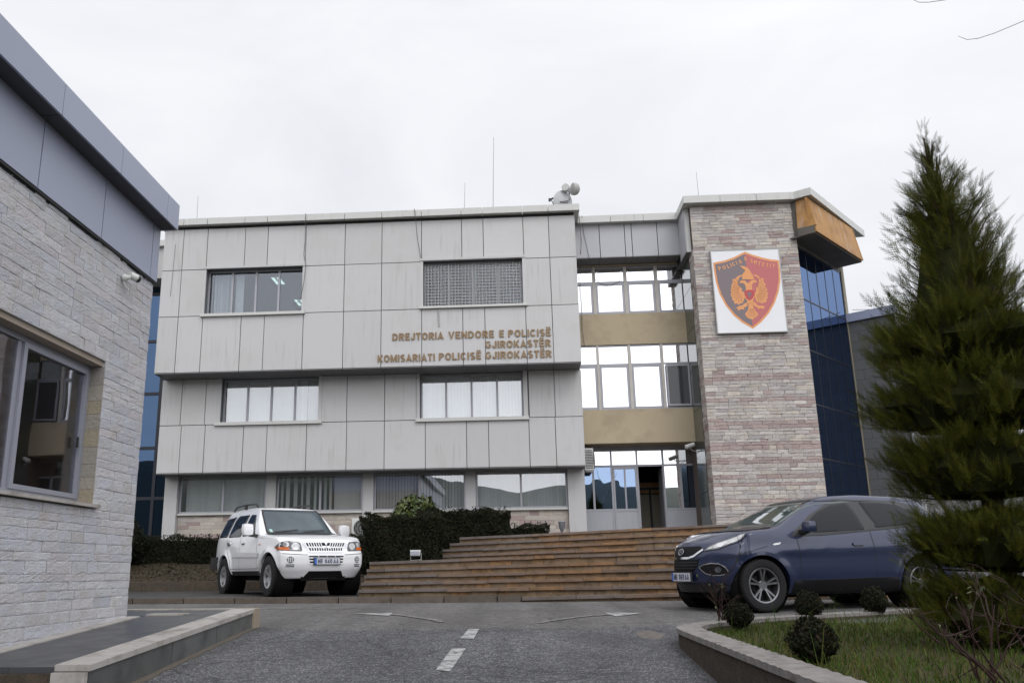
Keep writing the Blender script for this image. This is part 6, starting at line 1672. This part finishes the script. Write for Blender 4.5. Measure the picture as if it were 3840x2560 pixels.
for side in ('left','right'):
    sg = 1 if side == 'left' else -1
    C.patch('window_surround', [(-.50,1.005),(-.62,1.105),(-.95,1.315),(-1.28,1.46),(-1.60,1.535),(-2.1,1.548),(-2.55,1.53),(-2.90,1.455),(-3.12,1.33),(-3.05,1.25),(-2.75,1.16),(-1.9,1.085),(-1.0,1.015)], side, M['black'], .004)
    C.patch('side_window', [(-.86,1.055),(-.90,1.235),(-1.10,1.355),(-1.40,1.47),(-1.72,1.515),(-1.76,1.10)], side, M['car_glass'], .008, soft=1)
    C.patch('side_window', [(-1.93,1.125),(-1.90,1.52),(-2.30,1.515),(-2.58,1.485),(-2.74,1.38),(-2.72,1.19)], side, M['car_glass'], .008, soft=1)
    mb = MB()
    for ln in ([(-.58,1.0),(-.60,.80),(-.60,.45),(-.70,.33)], [(-1.82,1.07),(-1.85,.75),(-1.84,.33)], [(-2.78,1.15),(-2.62,.92),(-2.33,.70),(-2.20,.36)], [(.52,.70),(.20,.80),(-.10,.875)]):
        C.strip(mb, ln, side, .010, .0025)
    mesh_local('door_seam', mb, seam, BS)
    for hx in (-1.58, -2.62):
        o_ = C.patch('door_handle', [(hx-.10,.885),(hx+.10,.875),(hx+.10,.92),(hx-.10,.93)], side, M['paint_blue'], .020, soft=1)
        C.patch('recess', [(hx-.07,.87),(hx+.07,.865),(hx+.07,.885),(hx-.07,.89)], side, M['black'], .014, o_)
    C.patch('side_repeater', [(-.30,.90),(-.20,.885),(-.18,.905),(-.32,.93)], side, M['lamp_clear'], .006)
    C.patch('sill_cladding', [(-.44,.235),(-2.24,.235),(-2.20,.44),(-.48,.41)], side, M['grille_dark'], .008)
    for cx in S['wheels']:
        mb = MB(); C.strip(mb, [(cx+(.405+.024)*math.cos(a), .352+(.405+.024)*math.sin(a)) for a in np.linspace(R(2) if cx == 0 else R(6), R(172), 24)], side, .045, .006)
        mesh_local('arch_trim', mb, M['paint_blue'], BS, True)
    mirror(BS, -.70, sg*.90, 1.06, sg, M['paint_blue'], .22, .17, .13)
    hl = C.patch('headlight', [(sg*.415,0.830),(sg*.60,0.860),(sg*.745,0.935),(sg*.80,1.050),(sg*.72,1.035),(sg*.58,0.955)], 'front', M['lamp_clear'], .008)
    C.patch('lamp_bowl', [(sg*(.60+.045*math.cos(a)), .90+.032*math.sin(a)) for a in np.linspace(0,2*math.pi,13)[:-1]], 'front', M['chrome'], .014, hl)
    mb = MB(); C.strip(mb, [(sg*.415,0.828),(sg*.60,0.853),(sg*.75,0.930),(sg*.80,1.040)], 'front', .018, .013); C.strip(mb, [(sg*.45,0.870),(sg*.60,0.960),(sg*.73,1.040)], 'front', .012, .013); mesh_local('lamp_trim', mb, M['lamp_dark'], hl)
    al = [np.array((sg*a, b)) for a, b in ((.35,.60),(.42,.635),(.52,.655),(.62,.645),(.69,.60),(.715,.545),(.69,.51),(.62,.492),(.52,.492),(.43,.52))]
    fo = C.patch('fog_lamp', al, 'front', M['grille_dark'], .006, soft=1)
    mb = MB(); C.strip(mb, [tuple(q) for q in al] + [tuple(al[0])], 'front', .014, .012); mesh_local('fog_trim', mb, M['chrome'], fo)
    C.patch('fog_bulb', [(sg*(.60+.04*math.cos(a)), .565+.04*math.sin(a)) for a in np.linspace(0,2*math.pi,13)[:-1]], 'front', M['lamp_dark'], .010, fo)
gr = C.patch('grille', [(-.34,0.890),(.34,0.890),(.40,0.840),(.27,0.760),(.18,0.735),(-.18,0.735),(-.27,0.760),(-.40,0.840)], 'front', M['grille_dark'], .008)
mb = MB(); C.strip(mb, [(-.40,0.842),(-.27,0.755),(-.17,0.730),(.17,0.730),(.27,0.755),(.40,0.842)], 'front', .028, .016); mesh_local('chrome_bar', mb, M['chrome'], gr)
mb = MB(); 
ring = [( .068*math.cos(a), .812+.040*math.sin(a)) for a in np.linspace(0,2*math.pi,25)]
C.strip(mb, ring, 'front', .012, .030); C.strip(mb, [(-.030,.79),(-.016,.838)], 'front', .014, .030); C.strip(mb, [(.014,.786),(.030,.835)], 'front', .014, .030); C.strip(mb, [(-.026,.805),(.024,.818)], 'front', .012, .030)
mesh_local('badge', mb, M['chrome'], gr)
lg = C.patch('lower_grille', [(-.36,0.710),(.36,0.710),(.30,0.585),(.24,0.540),(-.24,0.540),(-.30,0.585)], 'front', M['grille_dark'], .007)
mb = MB()
for z in (.67,.63,.59): C.strip(mb, [(-.33,z),(.33,z)], 'front', .010, .012)
mesh_local('grille_bars', mb, M['black'], lg)
licence_plate(C, BS, C.hit(0,.47,'front')[0].x+.03, 0, .47, 'MB', '069', 'AA')
mb = MB(); C.strip(mb, [(-.78,.31),(-.5,.325),(0,.33),(.5,.325),(.78,.31)], 'front', .11, .012); mesh_local('chin_spoiler', mb, M['black'], BS, True)
mb = MB(); mb.box(-3.1,.5,-.60,.60,.18,.30); mesh_local('underbody', mb, M['well'], BS)
mb = MB(); mb.tube([(-2.9,0,1.60),(-3.02,0,1.72)], .010, 6); mesh_local('aerial', mb, M['black'], BS)
for sg in (1,-1):
    mb = MB(); mb.box(-3.06,-3.03,sg*.62,sg*.85,.16,.4); mesh_local('mud_flap', mb, M['black'], BS)
mb = MB(); mb.box(-1.05,-1.02,-.10,.10,1.43,1.49)
for x in (0,-2.64):
    for sg in (1,-1): wheel(BS, x, sg*.775, .352, .352, .225, .238, sg, 5, 'rim_dark', style='double')

BS.scale = (1.04,)*3

# ------------------------------------------------------------------ plants
def leafmat(name, cols, rough=.7, spec=.10, trans=.0):
    m = mat(name, cols[0], rough, 0, spec, palette=cols)
    return m
M['hedge'] = leafmat('dark_hedge_leaves', [(0.0132, 0.0162, 0.0078), (0.0102, 0.0132, 0.0066), (0.0168, 0.018, 0.009), (0.021, 0.0162, 0.0096), (0.012, 0.0156, 0.0078), (0.018, 0.0216, 0.0096)])
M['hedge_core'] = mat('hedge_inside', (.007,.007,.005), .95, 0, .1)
M['box_leaf'] = leafmat('topiary_leaves', [(0.0105, 0.0127, 0.006), (0.0132, 0.0149, 0.0066), (0.0176, 0.0143, 0.0077), (0.0121, 0.0165, 0.0066), (0.0088, 0.011, 0.0055), (0.0209, 0.0154, 0.0066)])
M['bush_leaf'] = leafmat('broad_bush_leaves', [(.06,.085,.018),(.05,.07,.016),(.08,.10,.02),(.04,.06,.016),(.09,.105,.03)], .4, .4)
M['conifer'] = leafmat('conifer_sprays', [(0.0521, 0.0639, 0.0067), (0.0391, 0.0539, 0.0067), (0.0716, 0.0708, 0.0074), (0.0312, 0.0462, 0.0067), (0.0912, 0.077, 0.0104), (0.0456, 0.06, 0.0067), (0.0638, 0.0616, 0.0074)])
M['conifer_core'] = mat('conifer_inner_shade', (.020,.022,.006), .95, 0, .1, noise=(9,.6))
M['bark'] = mat('dark_bark', (.045,.032,.024), .9, 0, .2, noise=(20,.5), bump=(40,.6,.02))
M['rose_stem'] = mat('rose_stem', (.034,.014,.012), .7, 0, .3, noise=(18,.5), col2=(.022,.017,.012))
M['twig'] = mat('pale_twig', (.42,.40,.41), .8, 0, .2)
def unit(v): return v/np.maximum(1e-9, np.linalg.norm(v, axis=-1, keepdims=True))
def leaves(P, N, size, aspect=.55, tilt=.9):
    """one diamond leaf per point, facing roughly along N"""
    n = len(P); N = unit(N + rng.normal(0, tilt, (n,3)))
    A = unit(np.cross(N, rng.normal(0,1,(n,3)))); B = np.cross(N, A)
    s = (size*rng.uniform(.6,1.3,n))[:,None]
    V = np.stack([P - A*s*.5, P + B*s*aspect*.5, P + A*s*.5, P - B*s*aspect*.5], 1).reshape(-1,3)
    return V, np.arange(4*n).reshape(-1,4)
def hedge(name, label, cat, x0,x1,y0,y1,z0,z1, dens, size, m, group=None, rot=0.0, wob=.085):
    cx, cy = (x0+x1)/2, (y0+y1)/2
    o = root(name, (cx,cy,z0), label, cat, group)
    w, d, h = x1-x0, y1-y0, z1-z0
    pts, nor = [], []
    for (ar, f) in ((w*h,'f'),(w*d,'t'),(d*h,'l'),(d*h,'r')):
        k = int(ar*dens); u, v = rng.uniform(0,1,k), rng.uniform(0,1,k); dep = np.abs(rng.normal(0,.035,k))
        z = np.zeros(k); one = np.ones(k)
        if f == 'f': p = np.stack([x0+u*w, y0+dep, z0+v*h],1); q = np.stack([z,-one,z+.3],1)
        if f == 't': p = np.stack([x0+u*w, y0+v*d, z1-dep],1); q = np.stack([z,z,one],1)
        if f == 'l': p = np.stack([x0+dep, y0+u*d, z0+v*h],1); q = np.stack([-one,z,z+.3],1)
        if f == 'r': p = np.stack([x1-dep, y0+u*d, z0+v*h],1); q = np.stack([one,z,z+.3],1)
        pts.append(p); nor.append(q)
    P, N = np.concatenate(pts), np.concatenate(nor)
    wv = wob*(np.sin(P[:,0]*5.1+P[:,2]*3)+np.sin(P[:,1]*6.3+1+P[:,0]*2)+np.sin(P[:,2]*7+P[:,0]*9))*.5 + rng.normal(0,.012,len(P))
    P = P + unit(N)*wv[:,None]
    # stray shoots on top
    k = int(w*d*60); S0 = np.stack([rng.uniform(x0,x1,k), rng.uniform(y0,y1,k), np.full(k,z1)],1)
    sh = np.concatenate([S0 + np.array([0,0,1])*t + rng.normal(0,.01,(k,3)) for t in (0,.03,.06,.09)])
    keep = rng.uniform(0,1,len(sh)) < .6
    P = np.concatenate([P, sh[keep]]); N = np.concatenate([N, np.tile([0,-.5,.5],(keep.sum(),1))])
    if rot:
        c_, s_ = math.cos(rot), math.sin(rot); R2 = np.array([[c_,-s_,0],[s_,c_,0],[0,0,1]]); ctr = np.array([cx,cy,0])
        P = (P-ctr)@R2.T + ctr; N = N@R2.T
    V, F = leaves(P, N, size)
    tri_mesh('foliage', V, F, m, o)
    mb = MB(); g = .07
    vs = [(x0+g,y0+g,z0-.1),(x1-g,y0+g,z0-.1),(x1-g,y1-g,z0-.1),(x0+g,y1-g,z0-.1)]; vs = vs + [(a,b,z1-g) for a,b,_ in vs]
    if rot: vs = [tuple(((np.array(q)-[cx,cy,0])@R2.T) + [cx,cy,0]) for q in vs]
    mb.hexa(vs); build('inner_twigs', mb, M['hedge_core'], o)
    return o
hedge('clipped_hedge', 'dark clipped hedge block nearest the floodlight and the white car', 'hedge', -3.3,-1.70,18.95,20.6,.78,1.76, 2600, .05, M['hedge'], 'clipped hedges beside the stairs')
hedge('clipped_hedge', 'longer dark hedge rising behind beside the upper steps', 'hedge', -2.45,-.16,21.4,22.8,1.0,2.03, 2200, .05, M['hedge'], 'clipped hedges beside the stairs')
hedge('clipped_hedge', 'low narrow hedge at the foot of the stone band next to the urn lamp', 'hedge', -.45,.82,24.3,24.9,1.25,1.80, 2200, .05, M['hedge'], 'clipped hedges beside the stairs')
hedge('clipped_hedge', 'low dark hedge along the left wall behind the white car', 'hedge', -12.5,-5.4,23.9,24.7,.9,1.58, 1500, .055, M['hedge'])
hedge('clipped_hedge', 'dark hedge below the air conditioner filling the bank', 'hedge', -5.5,-2.4,22.9,23.6,.7,1.5, 1500, .055, M['hedge'])
def shrub(name, label, c, r, n, size, m, squash=1.0, core=True, group=None, stem=0, cat='shrub', tilt=.8, lump=.10):
    o = root(name, (c[0],c[1],c[2]-r*squash), label, cat, group)
    D_ = unit(rng.normal(0,1,(n,3))); 
    wv = 1 + lump*(np.sin(D_[:,0]*6+c[0])+np.sin(D_[:,1]*7+1)+np.sin(D_[:,2]*6+2))/2 + rng.normal(0,.035,n) - np.abs(rng.normal(0,.09,n))
    P = np.array(c) + D_*wv[:,None]*r*np.array([1,1,squash])
    V, F = leaves(P, D_, size, tilt=tilt); tri_mesh('foliage', V, F, m, o)
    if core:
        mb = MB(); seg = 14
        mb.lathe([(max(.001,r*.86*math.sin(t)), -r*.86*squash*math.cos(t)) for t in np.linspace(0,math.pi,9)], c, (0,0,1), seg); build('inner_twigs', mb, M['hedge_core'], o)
    if stem:
        mb = MB(); mb.tube([(c[0],c[1],c[2]-r*squash*.7),(c[0]+.01,c[1],c[2]-r*squash-stem)], .022, 7); build('stem', mb, M['bark'], o)
    return o
shrub('broad_leaf_bush', 'yellow-green broad leaved bush poking up behind the dark hedges', (-2.75,23.9,2.02), .66, 1500, .13, M['bush_leaf'], .85, tilt=.6)
shrub('evergreen_shrub', 'dark green shrub tucked against the guardhouse corner by the blue glazing', (-10.75,23.6,1.55), .62, 2200, .07, M['hedge'], 1.0)
# four clipped balls in the lawn
G4 = 'clipped ball shrubs on the lawn'
shrub('ball_shrub', 'small ball shrub on a narrow foot nearest the planter corner', (2.44,10.45,.115), .155, 1500, .030, M['box_leaf'], .95, group=G4, stem=.12)
o = shrub('ball_shrub', 'clipped ball shrub directly behind the largest ball on the lawn', (3.70,12.0,.15), .185, 1700, .032, M['box_leaf'], .95, group=G4, stem=.1)
shrub('ball_shrub', 'clipped ball shrub closest to the rear wheel of the blue car', (4.72,12.5,.185), .175, 1600, .032, M['box_leaf'], 1.0, group=G4, stem=.1)
shrub('ball_shrub', 'largest clipped ball shrub standing in front on the lawn', (2.10,6.8,.115), .165, 2600, .030, M['box_leaf'], 1.0, group=G4, stem=.08)
q = MB(); 
# skirt foliage under the small ball
P = np.stack([2.44+rng.normal(0,.05,260), 10.45+rng.normal(0,.05,260), rng.uniform(-.05,.03,260)],1)

# conifer: whorls of branches carrying upright feathery sprays
TX, TYc, TZ = 4.10, 7.95, -.03
CT = root('conifer_tree', (TX,TYc,TZ), 'tall dark green conifer with tiers of feathery upright branches', 'tree')
mb = MB(); mb.tube([(TX,TYc,-.15),(TX,TYc,1.2),(TX-.02,TYc,2.6),(TX-.06,TYc,3.7),(TX-.08,TYc,4.62)], [.10,.085,.06,.03,.006], 10); build('trunk', mb, M['bark'], CT, smooth=True)
def spray_template(k=15):
    V, F = [], []
    for i in range(k):
        t = .08 + .90*i/(k-1); L_ = (.30*(1-t)+.08)*(1 if i < k-1 else 1.6)
        for sgn in ((-1,1) if i < k-1 else (0,)):
            a = R(36)*sgn*(1+.25*((i*7)%5-2)/2)
            b0 = np.array([0,0,t*.9]); d = np.array([math.sin(a), .22*((i % 3)-1), math.cos(a)]); w = np.array([math.cos(a), 0, -math.sin(a)])*.0095
            o_ = len(V); V += [b0-w, b0+w, b0+d*L_]; F.append((o_,o_+1,o_+2))
    return np.array(V), np.array(F)
SV, SF = spray_template()
def make_sprays(P, D_, L_):
    n = len(P); D_ = unit(D_); X_ = unit(np.cross(D_, rng.normal(0,1,(n,3)))); Y_ = np.cross(D_, X_)
    V = P[:,None,:] + L_[:,None,None]*(SV[None,:,0:1]*X_[:,None,:] + SV[None,:,1:2]*Y_[:,None,:] + SV[None,:,2:3]*D_[:,None,:])
    F = SF[None] + (np.arange(n)*len(SV))[:,None,None]
    return V.reshape(-1,3), F.reshape(-1,3)
P_, D_, L_ = [], [], []
limbs = MB()
def branch(z, az, r, rise, ln=.22, dens=1.0):
    az_v = np.array([math.cos(az), math.sin(az), 0])
    base = np.array([TX-.02*max(0,z-2) + (.07*math.exp(-((z-3.2)/.5)**2)), TYc, z]); tip = base + az_v*r + np.array([0,0,rise])
    mid = base + az_v*r*.55 + np.array([0,0,rise*.25])
    limbs.tube([base, mid, tip], [.012,.008,.003], 5, cap=False)
    k = max(6, int(44*r*dens)+5)
    for t in rng.uniform(.18, 1.0, k):
        p = (1-t)**2*base + 2*t*(1-t)*mid + t*t*tip + rng.normal(0,.035,3)
        side = rng.normal(0,.45,3)
        d = az_v*(.30+.40*t) + np.array([0,0,.95]) + side*.8
        P_.append(p); D_.append(d); L_.append(ln*rng.uniform(.7,1.25))
# tapering top
for z in np.linspace(2.75, 4.45, 46):
    rr = np.interp(z, [2.75,3.0,3.3,3.6,3.9,4.1,4.35,4.5],[.68,.46,.40,.36,.25,.16,.08,.03])
    for k in range(5 if z < 3.8 else 3):
        az = rng.uniform(0, 2*math.pi); f = rng.uniform(.45, 1.12)
        if rng.uniform() < .10: f *= 1.28
        branch(z-.05, az, rr*f, .16+.28*rr, .20 if z < 4 else .13, 1.0 if z < 4 else .8)
for z in np.linspace(4.1,4.72,40):
    P_.append(np.array([TX-.075,TYc,z])+rng.normal(0,.012,3)); D_.append(np.array([rng.normal(0,.35),rng.normal(0,.35),1])); L_.append(rng.uniform(.08,.15))
# clipped-looking tiers below
for zc, zt, rr, nb in ((2.32,2.84,.84,100),(1.76,2.30,.89,112),(1.18,1.72,.80,108),(.56,1.09,.76,100),(-.02,.53,.74,84)):
    for k in range(nb):
        az = 2*math.pi*k/nb + rng.normal(0,.12); u = rng.uniform(0,1)
        f = rng.uniform(.78,1.06) if k % 3 else rng.uniform(.35,.75)
        branch(zc + (zt-zc)*.72*u, az, rr*f*(1-.12*u*u), .05+.09*rng.uniform(), .20, 1.5)
build('limb', limbs, M['bark'], CT)
V, F = make_sprays(np.array(P_), np.array(D_), np.array(L_))
tri_mesh('crown', V, F, M['conifer'], CT)
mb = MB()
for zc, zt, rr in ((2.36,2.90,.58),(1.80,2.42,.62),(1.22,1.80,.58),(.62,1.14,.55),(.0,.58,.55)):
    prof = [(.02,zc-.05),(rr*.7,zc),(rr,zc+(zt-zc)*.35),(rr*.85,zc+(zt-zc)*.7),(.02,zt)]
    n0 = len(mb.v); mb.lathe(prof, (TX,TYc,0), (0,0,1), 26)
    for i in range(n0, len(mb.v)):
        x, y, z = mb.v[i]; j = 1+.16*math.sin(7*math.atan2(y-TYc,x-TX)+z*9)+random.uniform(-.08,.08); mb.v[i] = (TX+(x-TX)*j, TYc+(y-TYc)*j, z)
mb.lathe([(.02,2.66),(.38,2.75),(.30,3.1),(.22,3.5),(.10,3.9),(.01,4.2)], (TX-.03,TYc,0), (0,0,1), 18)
build('shade_core', mb, M['conifer_core'], CT)  # dark solid cores stand in for the shade inside the tiers

# bare rose bushes
def stems(mb, p, d, L_, r, depth):
    p = np.array(p, float); d = unit(np.array(d, float)); pts = [p]; q = p.copy(); n = 5
    for i in range(n):
        d = unit(d + rng.normal(0,.13,3) + np.array([0,0,.04])); q = q + d*L_/n; pts.append(q.copy())
    mb.tube(pts, [r*(1-.75*i/n) for i in range(n+1)], 6)
    for i in range(1, n):       # thorns
        t = pts[i]; e = unit(np.cross(d, rng.normal(0,1,3))); mb.tube([t, t+e*r*2.6], [r*.5, r*.05], 4, cap=False)
    if depth:
        for k in range(rng.integers(2,4)):
            i = rng.integers(2, n+1); stems(mb, pts[i], d+rng.normal(0,.55,3), L_*rng.uniform(.4,.7), r*.6, depth-1)
def rose(label, base, n, H, r, spread, lean=(0,0), leafn=6):
    o = root('rose_bush', base, label, 'shrub', 'bare rose bushes on the lawn')
    mb = MB()
    for k in range(n):
        d = np.array([lean[0]+rng.normal(0,spread), lean[1]+rng.normal(0,spread*.6), 1.0])
        stems(mb, np.array(base)+np.array([rng.normal(0,.04),rng.normal(0,.03),-.03]), d, H*rng.uniform(.55,1.0), r*rng.uniform(.7,1.1), 2)
    build('stems', mb, M['rose_stem'], o, smooth=True)
    vs = np.array(mb.v); pick = vs[rng.integers(0,len(vs),leafn*3)]
    pick = pick[pick[:,2] > base[2]+H*.25][:leafn*2]
    V, F = leaves(pick, np.tile([0,-1,.3],(len(pick),1)), .035, .7); tri_mesh('leaves', V, F, M['bush_leaf'], o)
    return o
rose('slender bare rose bush at the planter corner by the front of the blue car', (2.34,11.0,-.03), 5, .72, .011, .16)
rose('large tangled bare rose bush with thick reddish stems in front of the conifer', (2.80,5.75,-.04), 7, .62, .010, .42, (-.15,0), 5)
rose('second thorny bare rose bush beside the tangled one at the frame edge', (3.10,5.7,-.04), 6, .70, .011, .30, (.12,0), 5)
hb = rng.normal(0,1,(3,3))

# grass and ground cover: uncountable
def blades(n, sampler, h, w, lean=.5):
    P = sampler(n); n = len(P)
    an = rng.uniform(0,2*math.pi,n); hh = h*rng.gamma(4,.25,n); ww = w*rng.uniform(.6,1.3,n)
    sd = np.stack([np.cos(an),np.sin(an),np.zeros(n)],1)
    ln = np.stack([rng.normal(0,lean,n),rng.normal(0,lean,n),np.zeros(n)],1)
    mid = P + np.array([0,0,.6])*hh[:,None] + ln*hh[:,None]*.3; tip = P + np.array([0,0,.95])*hh[:,None] + ln*hh[:,None]
    V = np.stack([P-sd*ww[:,None], P+sd*ww[:,None], mid+sd*ww[:,None]*.7, mid-sd*ww[:,None]*.7, tip],1).reshape(-1,3)
    b = (np.arange(n)*5)[:,None]
    F = np.concatenate([b+np.array([[0,1,2]]), b+np.array([[0,2,3]]), b+np.array([[3,2,4]])])
    return V, F
inn = [(q[0]+.03, q[1]-.04) for q in LP]
def lawn_pts(n):
    X = rng.uniform(1.85,8.5,n*2); Y = rng.uniform(4.6,14.6,n*2)
    dens = .55+.45*np.sin(X*2.3+np.sin(Y*1.7)*2)*np.sin(Y*2.1+1); keep = rng.uniform(0,1,n*2) < np.clip(dens+.35,.15,1)
    out = [(x,y,zlawn(x,y)-.02) for x,y in zip(X[keep],Y[keep]) if inside((x,y), inn)]
    return np.array(out[:n])
M['grass'] = leafmat('short_grass', [(0.045, 0.079, 0.011), (0.034, 0.067, 0.009), (0.064, 0.079, 0.017), (0.05, 0.09, 0.014), (0.101, 0.095, 0.026), (0.031, 0.059, 0.009), (0.082, 0.064, 0.016), (0.047, 0.083, 0.013)])
V1, F1 = blades(52000, lawn_pts, .046, .0032, .6)
V2, F2 = blades(1500, lawn_pts, .17, .0028, .5)
go = tri_mesh('grass', np.concatenate([V1,V2]), np.concatenate([F1,F2+len(V1)]), M['grass'])
tag(go, 'patchy short grass with dry yellow blades inside the planter', 'grass', kind='stuff')
n_ = 15000
X = rng.uniform(-16,-3.1,n_); Y = 22.45+rng.uniform(0,1,n_)**.8*2.4
P = np.stack([X,Y,[zbank(x,y)+.01 for x,y in zip(X,Y)]],1)+rng.normal(0,.012,(n_,3))
V, F = leaves(P, np.tile([0,-.4,1.0],(n_,1)), .06, .6, .7)
go = tri_mesh('ground_cover', V, F, leafmat('dry_ground_cover', [(.035,.026,.016),(.028,.028,.013),(.045,.033,.02),(.022,.026,.012),(.055,.04,.024)]))
tag(go, 'dry brown leaves and low weeds covering the bank left of the stairs', 'ground cover', kind='stuff')
n_ = 9000
X = rng.uniform(-3.0,.3,n_); Y = rng.uniform(18.95,26,n_)
P = np.stack([X,Y,[float(np.interp(y,[18.9,20,22,24.5,27],[.72,.86,1.1,1.35,1.5]))+.01 for y in Y]],1)
ok_ = X < np.interp(Y,[18.9,20,20.9,21.3,27],[-1.9,-2.0,-1.4,0,.3])
V, F = leaves(P[ok_], np.tile([0,-.4,1.0],(ok_.sum(),1)), .06, .6, .7)
go = tri_mesh('ground_cover', V, F, bpy.data.materials['dry_ground_cover']); tag(go, 'dry litter under the dark hedges beside the stairs', 'ground cover', kind='stuff')
# bits of rubble and dead stems behind the blue car
n_ = 260
mb = MB()
for k in range(n_):
    x, y = random.uniform(3.2,9), random.uniform(18.6,18.9) if k % 2 else random.uniform(16.55,16.76); s_ = random.uniform(.012,.035)
    if x < 7.6 and k % 2: continue
    z = (zroad(x,y) if y < 17 else .2); mb.box(x,x+s_*1.5,y,y+s_,z,z+s_*.8)
go = build('litter', mb, mat('grey_litter',(.12,.10,.085),.9)); tag(go, 'small stones and dead leaves along the foot of the stairs', 'debris', kind='stuff')

# bare tree standing out of frame on the right: only the tips of two drooping twigs reach in
BT = root('bare_tree', (5.2,1.2,-.2), 'leafless tree whose drooping twig tips enter the top right corner', 'tree')
mb = MB(); mb.tube([(5.2,1.2,-.3),(5.15,1.25,1.2),(5.0,1.5,2.6),(4.6,1.9,3.7),(3.9,2.6,4.4)], [.13,.11,.09,.06,.035], 10); build('trunk', mb, M['bark'], BT, smooth=True)
mb = MB()
mb.tube([(3.9,2.6,4.4),(3.2,3.1,3.9),(2.7,3.35,3.3),(2.42,3.45,3.02),(2.272,3.5,2.932),(2.138,3.5,2.878),(2.065,3.5,2.856),(2.019,3.5,2.853),(1.985,3.5,2.872)], [.03,.02,.012,.006,.0018,.0017,.0016,.0014,.001], 6)
mb.tube([(3.2,3.1,3.9),(2.6,3.3,3.5),(2.2,3.45,3.15),(1.961,3.5,3.057),(1.886,3.5,3.049),(1.845,3.5,3.051),(1.82,3.5,3.066)], [.018,.012,.006,.0018,.0016,.0014,.001], 6)
mb.tube([(4.6,1.9,3.7),(5.4,2.2,4.9),(5.9,2.6,6.0)], [.05,.03,.01], 7); mb.tube([(5.0,1.5,2.6),(5.8,1.0,3.8),(6.2,.6,5.2)], [.06,.035,.01], 7)
mb.tube([(5.4,2.2,4.9),(4.9,2.6,5.8),(4.7,3.0,6.5)], [.025,.015,.005], 6)
build('branch', mb, M['twig'], BT, smooth=True)
